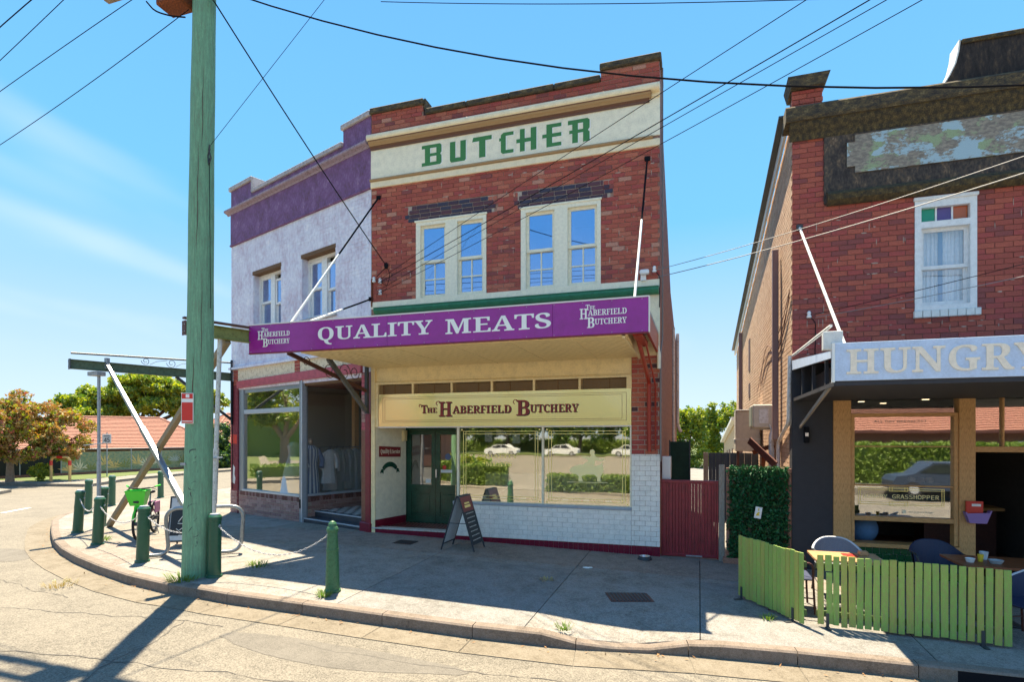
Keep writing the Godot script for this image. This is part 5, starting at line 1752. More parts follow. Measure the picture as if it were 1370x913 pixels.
	wr.bar(Vector3(8.15, 2.85, -15.7), Vector3(8.15, 1.75, -29.2), 0.2, 0.14)
	put(wr, "wing_gutter", M.white_paint, t)
	for e in [[-8.6, 4.15, 5.15], [-8.6, 3.3, 3.75], [-18.5, 0.6, 1.5], [-21.5, 0.6, 1.4], [-24.0, 0.6, 1.3]]:
		put(B(8.235, 8.27, e[1], e[2], e[0] - 0.5, e[0]), "wall_slot", M.iron_brown, t)
	for e in [[Vector3(8.16, 5.75, -1.55), Vector3(8.16, 2.0, -1.55), 0.055], [Vector3(8.18, 5.9, -12.0), Vector3(8.18, 0.4, -12.0), 0.06]]:
		var p: Vector3 = e[0]
		put(B(p.x - e[2], p.x + e[2], e[1].y, p.y, p.z - e[2], p.z + e[2], 0.01), "downpipe", M.downpipe, t)
	put(TB(bend([Vector3(8.22, 3.45, -0.05), Vector3(8.2, 2.3, -0.06), Vector3(8.2, 1.95, -1.4), Vector3(8.2, 0.4, -1.45)], 0.12), 0.035), "waste_pipe", M.pipe_white, t)
	put(TB(bend([Vector3(8.2, 2.25, -1.9), Vector3(8.12, 2.1, -1.9), Vector3(8.12, 0.3, -1.9)], 0.1), 0.045), "waste_pipe", M.pipe_white, t)
	for e in [[0.0, 0.16], [0.12, 0.30], [0.04, 0.5]]:
		var pts := []
		for i in 15:
			var f := i / 14.0
			pts.append(Vector3(8.22, 4.6 - 1.2 * f - e[1] * sin(PI * f * 2.0) * 0.9 - e[0], -0.1 - 8.0 * f * (0.6 + e[0])))
		put(TB(pts, 0.007, 5), "cable", M.iron_brown, t)
	# shopfront: charcoal pier, timber frame
	put(B(8.245, 8.872, -0.7, 3.30, -0.3, 0.006, 0.006), "charcoal_pier", M.charcoal, t)
	put(B(8.872, X1, 2.83, 3.12, -0.3, 0.0), "charcoal_beam", M.charcoal, t)
	put(B(8.875, 9.145, -0.7, 2.83, -0.24, -0.01, 0.006), "timber_post", M.oak, t)
	put(B(10.66, 10.88, -0.7, 2.72, -0.24, -0.01, 0.006), "timber_post", M.oak, t)
	put(B(9.147, X1, 2.72, 2.829, -0.24, -0.012, 0.006), "timber_head", M.oak_h, t)
	var sw := put(MB.new(), "shop_window", M.oak, t)
	put(B(9.147, 10.658, 2.385, 2.44, -0.2, -0.03, 0.004), "window_rail", M.oak_h, sw)
	put(B(9.147, 9.20, 0.30, 2.385, -0.2, -0.03, 0.004), "window_stile", M.oak, sw)
	put(B(10.60, 10.658, 0.30, 2.385, -0.2, -0.03, 0.004), "window_stile", M.oak, sw)
	put(B(9.20, 10.60, 1.885, 1.902, -0.15, -0.06), "glazing_bar", M.oak_h, sw)
	put(B(9.20, 10.60, 1.235, 1.26, -0.15, -0.05, 0.004), "window_rail", M.oak_h, sw)
	put(B(9.20, 10.60, 0.66, 0.735, -0.2, -0.03, 0.004), "window_rail", M.oak_h, sw)
	put(B(9.13, 10.68, 0.23, 0.295, -0.28, 0.04, 0.006), "window_sill", M.oak_h, sw)
	for e in [[0.736, 1.234], [1.261, 1.884], [1.903, 2.384]]:
		put(B(9.201, 10.599, e[0], e[1], -0.11, -0.103), "pane", M.glass_cafe, sw)
	put(B(9.148, 10.657, 2.441, 2.719, -0.11, -0.103), "pane", M.glass_clear, sw)
	lettering(sw, "window_lettering", "ALL DAY BREAKFAST", "Droid Sans", 400, 9.50, 10.25, 2.29, 2.325, at_z(-0.102), M.iron_grey, 0.002)
	# gilt plate in the window
	var gl := MB.new()
	for e in [[9.27, 10.49, 1.195, 1.205], [9.27, 10.49, 1.165, 1.172], [9.27, 10.49, 0.925, 0.935], [9.27, 10.49, 0.96, 0.967], [9.72, 9.98, 1.215, 1.222], [9.72, 9.98, 1.148, 1.155], [9.72, 9.98, 0.975, 0.982], [9.72, 9.98, 0.908, 0.915]]:
		gl.bx(e[0], e[1], e[2], e[3], -0.102, -0.1)
	for qx in [9.265, 9.295, 10.455, 10.485]:
		gl.bx(qx, qx + 0.008, 0.925, 1.205, -0.1023, -0.0995)
	for qx in [9.72, 9.76, 9.94, 9.98]:
		gl.bx(qx, qx + 0.007, 1.148, 1.222, -0.1023, -0.0996)
		gl.bx(qx, qx + 0.007, 0.908, 0.982, -0.1023, -0.0996)
	put(gl, "gilt_border", M.gold_line, sw)
	lettering(sw, "window_lettering", "HUNGRY GRASSHOPPER", "Droid Sans Mono", 700, 9.34, 10.42, 1.03, 1.10, at_z(-0.102), M.gold_leaf, 0.002)
	lettering(sw, "window_lettering", "@hungrygrasshopper", "Droid Sans", 400, 10.0, 10.34, 0.80, 0.835, at_z(-0.102), M.cream_pale, 0.002)
	var ic := MB.new()
	ic.bx(9.90, 9.96, 0.79, 0.85, -0.102, -0.1)
	put(ic, "window_icon", M.cream_pale, sw)
	# tiles under the window
	put(B(9.15, 10.66, -0.7, 0.229, -0.2, -0.012), "tile_backing", M.grout_grey, t)
	bricks(t, "tile", 9.15, 10.66, -0.38, 0.228, 0.0, [], [M.tile_green], 120, eye, 0.097, 0.097, 0.004, 0.05, 0.012)
	# door light and open doorway
	var dt := put(MB.new(), "door_light", M.oak, t)
	put(B(10.88, X1, 1.81, 1.90, -0.2, -0.02, 0.005), "door_head", M.oak_h, dt)
	put(B(11.245, 11.27, 1.90, 2.72, -0.15, -0.05), "glazing_bar", M.oak, dt)
	put(B(10.881, 11.245, 1.901, 2.719, -0.11, -0.103), "pane", M.glass_cafe, dt)
	put(B(11.27, 12.2, 1.901, 2.719, -0.11, -0.103), "pane", M.glass_cafe, dt)
	put(B(12.2, 12.4, -0.7, 2.72, -0.24, -0.012), "timber_post", M.oak, t)
	put(B(12.4, X1, -0.7, 2.72, -0.3, -0.02), "charcoal_wall", M.charcoal, t)
	# inside
	var rm := MB.new()
	rm.bx(8.6, 12.6, -0.4, 3.0, -5.1, -5.0)
	rm.bx(8.75, 8.85, -0.4, 3.0, -5.0, -0.31)
	rm.bx(12.5, 12.6, -0.4, 3.0, -5.0, -0.31)
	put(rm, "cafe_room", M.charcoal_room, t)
	put(B(8.85, 12.5, -0.36, -0.30, -5.0, -0.25), "cafe_floor", M.iron_brown, t)
	put(B(8.85, 12.5, 2.78, 2.84, -5.0, -0.31), "cafe_ceiling", M.ceiling_grey, t)
	put(B(9.1, 10.7, 0.10, 0.22, -0.9, -0.25), "window_bench", M.iron_brown, t)
	put(B(10.95, 12.3, 0.62, 0.68, -3.2, -2.5, 0.01), "cafe_counter", M.oak_h, t)
	put(B(11.0, 12.2, -0.3, 0.62, -3.15, -2.6), "counter_front", M.iron_brown, t)
	for e in [[10.95, 1.05], [10.95, 1.45]]:
		put(B(10.95, 11.5, e[1], e[1] + 0.03, -3.6, -3.3), "shelf", M.iron_grey, t)
		for k in 3:
			put(B(11.0 + k * 0.16, 11.11 + k * 0.16, e[1] + 0.03, e[1] + 0.14, -3.55, -3.4, 0.02), "shelf_box", [M.paper, M.tan, M.cream][k], t)
	for e in [[9.6, -0.9], [10.45, -1.6], [9.9, -2.6], [10.9, -2.2], [10.5, -3.4]]:
		var dl := MB.new()
		dl.lathe(Vector3(e[0], 2.772, e[1]), [Vector2(0.0, 0.0), Vector2(0.06, 0.0), Vector2(0.06, 0.012)], 14)
		put(dl, "ceiling_lamp", M.lamp_disc, t)
	# awning with the lettered fascia
	var a := thing("cafe_awning", "cafe awning with pale blue fascia lettered HUNGRY in tan", "awning", Vector3(11.0, 2.71, 3.2))
	var sg := put(B(8.265, X1, 2.715, 3.165, 3.16, 3.2, 0.003), "fascia_sign", M.cafe_sign, a)
	put(B(8.235, 8.264, 2.70, 3.17, 3.15, 3.205), "sign_trim", M.sign_white, sg)
	lettering(sg, "sign_lettering", "HUNGRY", "Droid Serif", 700, 8.385, 10.30, 2.795, 3.085, at_z(3.2005), M.letter_tan, 0.012)
	put(B(8.26, X1, 2.66, 2.713, 0.01, 3.18), "soffit", M.charcoal, a)
	var rs := MB.new()
	rs.prism(P2([0.01, 3.34, 3.15, 3.06, 3.15, 3.10, 0.01, 3.38]), along_x(8.3), X1 - 8.3)
	put(rs, "roof_sheet", M.galv, a)
	put(PR([0.01, 3.20, 3.16, 3.0, 3.16, 3.08, 0.01, 3.36], along_x(8.245), 0.03), "side_fascia", M.cafe_sign, a)
	put(B(8.15, 8.36, 3.10, 3.32, 3.05, 3.15, 0.005), "post_cap", M.white_paint, a)
	put(TB([Vector3(8.25, 3.44, 0.03), Vector3(8.25, 3.40, 3.05)], 0.02, 6), "rail_pipe", M.white_paint, a)
	var bb := MB.new()
	bb.bar(Vector3(8.36, 2.22, 0.06), Vector3(8.28, 2.70, 2.95), 0.03, 0.05)
	put(bb, "bracket", M.post_grey, a)
	put(B(8.55, 8.60, 2.715, 3.06, 0.02, 3.1), "awning_bulkhead", M.iron_dark, a)
	for k in 3:
		put(B(8.30, 8.34, 2.715, 3.15 - k * 0.05, 0.6 + k * 0.9, 0.66 + k * 0.9), "awning_strut", M.charcoal, a)
	put(TB([Vector3(8.36, 5.62, 0.03), Vector3(8.39, 3.15, 3.1)], 0.022, 6), "stay_rod", M.white_paint, a)
	put(B(8.31, 8.41, 5.57, 5.68, 0.006, 0.04, 0.01), "wall_plate", M.iron_dark, a)
	var lp := thing("wall_lamp", "small black wall lamp on the cafe's charcoal pier", "lamp", Vector3(8.45, 2.0, 0.02))
	put(B(8.42, 8.50, 1.95, 2.22, 0.02, 0.10, 0.01), "lamp_body", M.wire, lp)
	put(B(8.435, 8.485, 2.06, 2.12, 0.1001, 0.103), "lamp_face", M.silver, lp)
	var bk := thing("leaflet_basket", "purple wire basket of red leaflets on the cafe doorpost", "basket", Vector3(10.82, 0.7, 0.05))
	put(PR([10.70, 0.87, 10.76, 0.70, 10.98, 0.70, 11.05, 0.90, 11.03, 0.90, 10.965, 0.715, 10.775, 0.715, 10.72, 0.87], at_z(0.0), 0.11), "basket_rim", M.purple_plastic, bk)
	put(PR([10.715, 0.85, 10.77, 0.712, 10.97, 0.712, 11.03, 0.87], at_z(0.105), 0.006), "basket_front", M.purple_plastic, bk)
	put(B(10.73, 10.95, 0.80, 1.04, 0.02, 0.06), "leaflets", M.red_plastic, bk)
	put(B(10.80, 10.92, 0.96, 1.0, 0.0602, 0.063), "leaflet_print", M.paper, bk)

# ---------------------------------------------------------------- plants
func leaf_mesh(size: float, m: Material, n := 5, sd := 1) -> ArrayMesh:
	var r := RandomNumberGenerator.new()
	r.seed = sd
	var mb := MB.new()
	for i in n:
		var c := Vector3(r.randf_range(-1, 1), r.randf_range(-1, 1), r.randf_range(-1, 1)) * size * 0.9
		var a := Vector3(r.randf_range(-1, 1), r.randf_range(-0.6, 0.6), r.randf_range(-1, 1)).normalized() * size
		var b := a.cross(Vector3(r.randf_range(-1, 1), r.randf_range(0.3, 1), r.randf_range(-1, 1))).normalized() * size * 0.5
		mb.quad(c - a, c + b, c + a, c - b, Vector3.UP)
	var am := ArrayMesh.new()
	mb.into(am, Vector3.ZERO)
	am.surface_set_material(0, m)
	return am

func scatter(par: Node, called: String, mesh: Mesh, pts: Array, smin := 0.7, smax := 1.3) -> void:
	var mm := MultiMesh.new()
	mm.transform_format = MultiMesh.TRANSFORM_3D
	mm.mesh = mesh
	mm.instance_count = pts.size()
	for i in pts.size():
		var bs := Basis.from_euler(Vector3(rng.randf() * TAU, rng.randf() * TAU, rng.randf() * TAU)).scaled(Vector3.ONE * rng.randf_range(smin, smax))
		mm.set_instance_transform(i, Transform3D(bs, pts[i] - org.get(par, Vector3.ZERO)))
	var o := MultiMeshInstance3D.new()
	o.multimesh = mm
	o.name = called
	par.add_child(o, true)
	stuff(o)

func in_ball(shell := 0.45) -> Vector3:
	var d := Vector3(rng.randfn(), rng.randfn(), rng.randfn()).normalized()
	return d * pow(lerpf(shell, 1.0, rng.randf()), 0.6)

# blobs: [centre, radii]; limbs run from the trunk's fork to each blob
func tree(called: String, label: String, at: Vector3, fork: float, trunk_r: float, blobs: Array, leaves: Array, n: int, size: float, bark: Material, group := "") -> Node3D:
	var t := thing(called, label, "tree" if fork > 0.0 else "shrub", at, group)
	var top := at + Vector3(0.1, maxf(fork, 0.2), 0.05)
	if fork > 0.0:
		put(TB([at - Vector3(0, 0.2, 0), at.lerp(top, 0.5) + Vector3(0.06, 0, 0.03), top], [trunk_r * 1.25, trunk_r, trunk_r * 0.85], 10), "trunk", bark, t)
	var lots := []
	for l in leaves:
		lots.append([])
	var vol := 0.0
	for b in blobs:
		vol += b[1].x * b[1].y * b[1].z
	for b in blobs:
		var c: Vector3 = at + b[0]
		if fork > 0.0:
			var mid := top.lerp(c, 0.5) + Vector3(rng.randf_range(-0.3, 0.3), rng.randf_range(-0.1, 0.35), rng.randf_range(-0.3, 0.3)) * trunk_r * 4.0
			put(TB([top - Vector3(0, 0.1, 0), mid, c], [trunk_r * 0.6, trunk_r * 0.38, trunk_r * 0.15], 7), "limb", bark, t)
			for k in 3:
				var e: Vector3 = c + in_ball(0.8) * b[1] * 0.8
				put(TB([mid.lerp(c, 0.4 + 0.2 * k), e], [trunk_r * 0.16, trunk_r * 0.05], 5), "branch", bark, t)
		var m := int(n * b[1].x * b[1].y * b[1].z / vol)
		var subs := []
		for k in 14:
			subs.append(in_ball(0.5) * b[1] * 0.82)
		for k in m:
			var s: Vector3 = subs[rng.randi() % subs.size()]
			var p: Vector3 = c + s + in_ball(0.2) * b[1] * 0.36
			var w := 0
			if leaves.size() > 1:
				w = 0 if rng.randf() < 0.62 else 1 + rng.randi() % (leaves.size() - 1)
			lots[w].append(p)
	for i in leaves.size():
		scatter(t, "crown", leaf_mesh(size, leaves[i], 5, i + 2), lots[i])
	return t

func tuft(called: String, label: String, at: Vector3, r: float, h: float, n: int, m: Material, group := "") -> void:
	var t := thing(called, label, "grass tuft", at, group)
	var mb := MB.new()
	for i in n:
		var an := rng.randf() * TAU
		var d := Vector3(cos(an), 0, sin(an))
		var p := at + d * r * sqrt(rng.randf()) * 0.8
		var w := d.cross(Vector3.UP) * 0.006
		var hh := h * rng.randf_range(0.5, 1.0)
		var q := p + d * hh * 0.45 + Vector3.UP * hh * 0.7
		var e := p + d * hh * rng.randf_range(0.6, 1.1) + Vector3.UP * hh
		mb.quad(p - w, p + w, q + w * 0.7, q - w * 0.7, Vector3.UP)
		mb.tri(q - w * 0.7, q + w * 0.7, e, Vector3.UP)
	stuff(put(mb, "blades", m, t))

# ---------------------------------------------------------------- alley between the shops
func build_alley() -> void:
	structure(B(6.04, 8.25, -0.6, -0.24, -40.0, -0.3), "alley_floor", M.slab_b)
	var g := thing("alley_gate", "maroon ribbed metal gate closing the alley beside the tiled pier", "gate", Vector3(6.56, -0.18, -0.12))
	var x := 6.09
	var k := 0
	put(B(6.08, 7.05, 1.20, 1.26, -0.16, -0.10, 0.006), "gate_rail", M.gate_red, g)
	put(B(6.08, 7.05, -0.14, -0.09, -0.16, -0.10, 0.006), "gate_rail", M.gate_red, g)
	put(B(6.06, 6.09, -0.15, 1.26, -0.17, -0.09, 0.004), "gate_stile", M.gate_red, g)
	put(B(7.03, 7.06, -0.15, 1.26, -0.17, -0.09, 0.004), "gate_stile", M.gate_red, g)
	while x < 7.0:
		var w := 0.062 if k % 2 == 0 else 0.05
		var b := minf(x + w, 7.03)
		put(B(x, b - 0.002, -0.12, 1.235, -0.125 - (0.014 if k % 2 else 0.0), -0.105 - (0.014 if k % 2 else 0.0), 0.004), "gate_rib", M.gate_red, g)
		x = b
		k += 1
	put(B(6.5, 6.78, -0.13, -0.105, -0.10, -0.09), "gate_patch", M.galv, g)
	var p := thing("gate_post", "weathered grey timber gate post between red gate and ivy panel", "post", Vector3(7.12, -0.2, -0.1))
	put(B(7.065, 7.165, -0.3, 1.55, -0.17, -0.07, 0.006), "post_shaft", M.post_grey, p)
	# panel of imitation ivy on timber frame and trough
	var h := thing("ivy_screen", "upright screen covered in dark green imitation ivy next to the charcoal pier", "screen", Vector3(7.72, -0.2, 0.0))
	put(B(7.19, 8.235, -0.1, 1.5, -0.10, -0.07), "screen_backing", M.planter_pink, h)
	for e in [7.19, 8.19]:
		put(B(e, e + 0.05, -0.12, 1.5, -0.07, -0.02), "frame_batten", M.planter_pink, h)
	var pts := []
	var pts2 := []
	for i in 5200:
		var q := Vector3(rng.randf_range(7.2, 8.21), rng.randf_range(-0.08, 1.535), rng.randf_range(-0.06, 0.055))
		var edge := minf(q.x - 7.2, 8.21 - q.x)
		if edge < 0.05 and rng.randf() < 0.6:
			continue
		(pts if rng.randf() < 0.72 else pts2).append(q)
	scatter(h, "ivy_leaves", leaf_mesh(0.022, M.leaf_ivy, 4, 5), pts)
	scatter(h, "ivy_leaves", leaf_mesh(0.022, M.leaf_dark, 4, 6), pts2)
	var pb := thing("planter_trough", "low pinkish timber trough at the foot of the ivy screen", "planter", Vector3(7.7, -0.25, 0.1))
	put(B(7.13, 8.2, -0.22, -0.08, 0.06, 0.085, 0.004), "trough_front", M.planter_pink, pb)
	put(B(7.13, 8.2, -0.22, -0.08, -0.065, -0.04, 0.004), "trough_back", M.planter_pink, pb)
	put(B(7.13, 7.155, -0.22, -0.08, -0.04, 0.06, 0.004), "trough_end", M.planter_pink, pb)
	put(B(8.175, 8.2, -0.22, -0.08, -0.04, 0.06, 0.004), "trough_end", M.planter_pink, pb)
	var tg := thing("tag_sign", "small white tag with yellow marks hanging crooked on the ivy screen", "sign", Vector3(7.70, 0.74, 0.10), "", 0.0, true)
	var tm := B(-0.055, 0.055, -0.10, 0.10, 0.0, 0.006, 0.002)
	put(tm, "tag_plate", M.paper, tg)
	put(B(-0.008, 0.008, 0.03, 0.08, 0.0061, 0.008), "tag_print", M.yellow, tg)
	put(PR([-0.035, -0.06, 0.03, -0.045, 0.012, -0.02, 0.03, 0.005, 0.0, 0.015, -0.02, -0.02], at_z(0.0061), 0.002), "tag_print", M.yellow, tg)
	tg.rotation_degrees = Vector3(0, 0, -9)
	# things seen over the gate
	var sm := thing("shade_frame", "dark green mesh screen standing in the alley behind the gate", "screen", Vector3(6.35, -0.24, -2.2))
	put(B(6.12, 6.52, -0.24, 1.95, -2.25, -2.22), "mesh_panel", M.shade_mesh, sm)
	for e in [6.10, 6.52]:
		put(B(e, e + 0.03, -0.24, 1.98, -2.27, -2.2), "frame_bar", M.iron_dark, sm)
	var pf := thing("alley_fence", "navy corrugated steel fence with pale post across the back of the alley", "fence", Vector3(7.5, -0.24, -6.0))
	x = 6.98
	k = 0
	while x < 8.2:
		put(B(x, x + 0.09, -0.24, 1.62 - 0.02 * absf(x - 7.5), -6.02 - (0.03 if k % 2 else 0.0), -6.0 - (0.03 if k % 2 else 0.0)), "fence_sheet", M.navy_steel, pf)
		x += 0.092
		k += 1
	put(B(6.84, 6.97, -0.24, 1.62, -6.05, -5.95), "fence_post", M.post_grey, pf)
	var ac := thing("air_conditioner", "cream air conditioner on brackets high on the cafe's tan side wall", "air conditioner", Vector3(8.0, 2.2, -2.2))
	put(B(7.78, 8.22, 2.24, 2.72, -2.75, -1.95, 0.02), "casing", M.ac_white, ac)
	put(B(7.90, 8.08, 2.33, 2.62, -1.949, -1.94, 0.004), "service_cover", M.pipe_white, ac)
	put(B(7.765, 7.779, 2.28, 2.68, -2.7, -2.05), "fan_grille", M.ac_grille, ac)
	for z in [-2.6, -2.1]:
		put(B(7.78, 8.25, 2.20, 2.235, z - 0.02, z + 0.02), "bracket", M.ac_white, ac)
	put(TB(bend([Vector3(8.1, 2.3, -1.93), Vector3(8.14, 2.15, -1.9), Vector3(8.2, 1.0, -1.9)], 0.1), 0.02), "hose", M.pipe_white, ac)
	var cb := thing("wall_cabinet", "tall cream equipment cabinet fixed to the cafe side wall behind the air conditioner", "cabinet", Vector3(8.0, 1.6, -5.2))
	put(B(7.62, 8.2, 1.68, 2.72, -5.7, -5.0, 0.02), "casing", M.ac_white, cb)
	put(B(7.60, 8.22, 1.98, 2.0, -5.72, -4.99), "casing_seam", M.pipe_white, cb)
	put(B(7.62, 8.2, 2.72, 2.75, -5.75, -4.96, 0.006), "cabinet_lid", M.pipe_white, cb)
	put(B(7.66, 7.72, 1.3, 1.68, -5.3, -5.2), "cabinet_leg", M.iron_brown, cb)
	var ju := thing("timber_offcuts", "reddish timber offcuts leaning under the air conditioner", "timber", Vector3(8.0, 1.3, -1.7))
	for e in [[Vector3(7.72, 1.98, -2.0), Vector3(8.15, 1.50, -1.4), 0.14], [Vector3(7.80, 1.72, -2.2), Vector3(8.2, 1.88, -2.1), 0.09], [Vector3(7.95, 1.3, -1.9), Vector3(8.0, 1.75, -1.9), 0.08]]:
		var mb := MB.new()
		mb.bar(e[0], e[1], 0.04, e[2])
		put(mb, "board", M.iron_brown if e[2] > 0.1 else M.rust, ju)
	tree("alley_tree", "bright green tree at the end of the alley, left of the pair", Vector3(5.8, -1.4, -35.0), 2.2, 0.16, [[Vector3(0, 3.4, 0), Vector3(1.5, 2.3, 1.4)], [Vector3(-0.8, 4.5, 0.3), Vector3(1.2, 1.5, 1.1)], [Vector3(0.7, 4.7, 0.2), Vector3(1.1, 1.3, 1.1)], [Vector3(0.2, 2.0, 0.5), Vector3(1.6, 1.5, 1.3)]], [M.leaf_lime, M.leaf_mid], 3800, 0.10, M.bark, "trees at the end of the alley")
	tree("alley_tree", "bright green tree at the end of the alley, against the cafe's rear wing", Vector3(8.6, -1.4, -37.0), 2.2, 0.16, [[Vector3(0, 3.4, 0), Vector3(1.6, 2.3, 1.4)], [Vector3(-0.7, 4.8, 0.3), Vector3(1.2, 1.4, 1.1)], [Vector3(0.8, 5.0, 0.2), Vector3(1.2, 1.5, 1.1)], [Vector3(-0.2, 2.0, 0.5), Vector3(1.6, 1.5, 1.3)]], [M.leaf_lime, M.leaf_mid], 3800, 0.10, M.bark, "trees at the end of the alley")

# ---------------------------------------------------------------- street furniture
func gpt(x: float, z: float, lift := 0.0) -> Vector3:
	return Vector3(x, G(x, z) + lift, z)

func build_street() -> void:
	# bollards: tapered green posts with a collar and a small cap
	var b := thing("bollard", "nearest green bollard, worn, alone on the shaded kerb before the butcher", "bollard", Vector3.ZERO, "green bollards along the kerb", 0.0, true)
	var mb := MB.new()
	mb.lathe(Vector3.ZERO, [Vector2(0.0, 0.0), Vector2(0.115, 0.0), Vector2(0.115, 0.03), Vector2(0.098, 0.045), Vector2(0.082, 0.58), Vector2(0.088, 0.585), Vector2(0.088, 0.605), Vector2(0.081, 0.61), Vector2(0.070, 0.84)], 20)
	put(mb, "shaft", M.bollard_old, b)
	var cp := MB.new()
	cp.lathe(Vector3.ZERO, [Vector2(0.070, 0.84), Vector2(0.080, 0.845), Vector2(0.082, 0.88), Vector2(0.070, 0.91), Vector2(0.062, 0.915), Vector2(0.055, 0.955), Vector2(0.035, 0.985), Vector2(0.0, 1.0)], 20)
	put(cp, "cap", M.bollard_old, b)
	var ey := MB.new()
	ey.ell(Vector3(-0.075, 0.79, 0), Vector3(0.02, 0.02, 0.02), 5, 8)
	put(ey, "chain_eye", M.galv, b)
	b.position = gpt(1.83, 3.97)
	var b2 := thing("bollard", "dark green bollard just right of the green utility pole", "bollard", Vector3.ZERO, "green bollards along the kerb", 0.0, true)
	var m2 := MB.new()
	m2.lathe(Vector3.ZERO, [Vector2(0.0, 0.0), Vector2(0.12, 0.0), Vector2(0.115, 0.03), Vector2(0.10, 0.04), Vector2(0.095, 0.55), Vector2(0.098, 0.56), Vector2(0.09, 0.86), Vector2(0.10, 0.865), Vector2(0.10, 0.92), Vector2(0.075, 0.95)], 20)
	put(m2, "shaft", M.bollard_green, b2)
	var c2 := MB.new()
	c2.lathe(Vector3.ZERO, [Vector2(0.075, 0.95), Vector2(0.07, 0.965), Vector2(0.0, 0.97)], 20)
	put(c2, "cap", M.galv, b2)
	for s in [-1.0, 1.0]:
		var e2 := MB.new()
		e2.ell(Vector3(0.095 * s, 0.79, 0), Vector3(0.02, 0.02, 0.02), 5, 8)
		put(e2, "chain_eye", M.galv, b2)
	b2.position = gpt(-0.30, 3.94)
	b2.rotation_degrees.z = -1.0
	var spots := [[-2.37, 3.43, "dark green bollard in front of the green hire bicycle", 2.0], [-4.73, 2.47, "dark green bollard at the foot of the crossed props", 3.0], [-6.61, 1.54, "dark green bollard on the kerb corner, front one of the leftmost pair", 4.0], [-6.95, 0.75, "dark green bollard on the kerb corner, rear one of the leftmost pair", 5.0], [-9.79, -0.98, "dark green bollard by the far kerb, left of the timber prop's foot", 2.0], [-10.98, -2.59, "dark green bollard by the far kerb, seen through the timber prop's foot", 1.0], [-11.75, -5.0, "farthest dark green bollard, standing behind the hire bicycle's basket", 0.0]]
	for e in spots:
		copy_of(b2, "bollard", e[2], gpt(e[0], e[1]), 20.0, Vector3(0, 0, -e[3]))
	# chains between them
	var cm := [[Vector2(-0.22, 3.95), Vector2(1.76, 3.97), 0.36, "white chain hanging from the bollard beside the pole to the nearest bollard"], [Vector2(-2.29, 3.42), Vector2(-0.38, 3.93), 0.2, "white chain passing behind the green utility pole"], [Vector2(-4.66, 2.48), Vector2(-2.45, 3.42), 0.22, "white chain between the bollards before the hire bicycle"], [Vector2(-6.53, 1.55), Vector2(-4.81, 2.46), 0.2, "white chain from the leftmost bollards to the crossed props"]]
	for e in cm:
		var a: Vector3 = gpt(e[0].x, e[0].y, 0.79)
		var c: Vector3 = gpt(e[1].x, e[1].y, 0.79)
		var ch := thing("chain", e[3], "chain", a.lerp(c, 0.5), "white chains between the bollards")
		var n := int(a.distance_to(c) / 0.045)
		var lk := MB.new()
		for i in n:
			var f0 := float(i) / n
			var f1 := float(i + 1) / n
			var p: Vector3 = a.lerp(c, f0) - Vector3.UP * e[2] * 4.0 * f0 * (1.0 - f0)
			var q: Vector3 = a.lerp(c, f1) - Vector3.UP * e[2] * 4.0 * f1 * (1.0 - f1)
			var d := (q - p)
			var sd := d.cross(Vector3.UP).normalized()
			if i % 2:
				sd = d.cross(sd).normalized()
			p -= d * 0.2
			q += d * 0.2
			var m := (p + q) * 0.5
			lk.tube([p, m + sd * 0.012, q, m - sd * 0.012, p], 0.0045, 5, false)
		put(lk, "links", M.pipe_white, ch)
	# timber utility pole
	var up := thing("utility_pole", "tall green painted timber utility pole with dark graffiti at the kerb", "utility pole", gpt(-0.63, 3.95, -0.1))
	var base := gpt(-0.63, 3.95, -0.1)
	var top := base + Vector3(0.16, 11.2, -0.03)
	var pp := []
	var rr := []
	for i in 13:
		var f := i / 12.0
		pp.append(base.lerp(top, f) + Vector3(0.015 * sin(f * 9.0), 0, 0.012 * cos(f * 7.0)))
		rr.append(lerpf(0.205, 0.15, f) * (1.0 + 0.015 * sin(f * 40.0)))
	put(TB(pp, rr, 28), "pole_shaft", M.pole_green, up)
	# hand-painted loops low on the pole
	for e in [[1.88, 0.30, 0.07, 0.0, 5.0], [1.66, 0.38, 0.10, 1.2, 4.0], [1.40, 0.34, 0.07, 2.4, 6.0], [1.22, 0.20, 0.10, -0.6, 3.4], [1.0, 0.42, 0.13, 0.4, 5.4], [0.72, 0.28, 0.09, 3.0, 4.6], [0.55, 0.36, 0.06, 1.7, 3.0]]:
		var lp := []
		var rad := []
		for i in 13:
			var an: float = e[3] + i * e[4] / 12.0
			var th: float = deg_to_rad(58.0) + e[1] * cos(an) + 0.12 * sin(an * 2.0 + e[3])
			var y: float = e[0] + e[2] * sin(an)
			var c := base.lerp(top, (y + 0.1) / 11.2)
			var r: float = lerpf(0.205, 0.15, y / 11.2) + 0.001
			lp.append(Vector3(c.x + cos(th) * r, base.y + 0.1 + y, c.z + sin(th) * r))
			rad.append(0.004 + 0.010 * absf(sin(i * 0.5 + e[3])))
		put(TB(lp, rad, 5), "graffiti", M.iron_dark, up)
	for e in [[2.1, 3.4, 70.0, 0.006], [3.1, 4.6, 38.0, 0.004], [0.2, 1.1, 30.0, 0.005], [4.9, 6.6, 62.0, 0.005], [6.4, 7.8, 45.0, 0.004]]:
		var ck := []
		for i in 9:
			var y: float = lerpf(e[0], e[1], i / 8.0)
			var th: float = deg_to_rad(e[2]) + 0.03 * sin(i * 1.7)
			var c := base.lerp(top, (y + 0.1) / 11.2)
			var r: float = lerpf(0.205, 0.15, y / 11.2)
			ck.append(Vector3(c.x + cos(th) * r, base.y + 0.1 + y, c.z + sin(th) * r))
		put(TB(ck, [0.001, e[3] * 0.6, e[3], e[3], e[3] * 0.7, e[3], e[3] * 0.8, e[3] * 0.5, 0.001], 5), "crack", M.iron_brown, up)
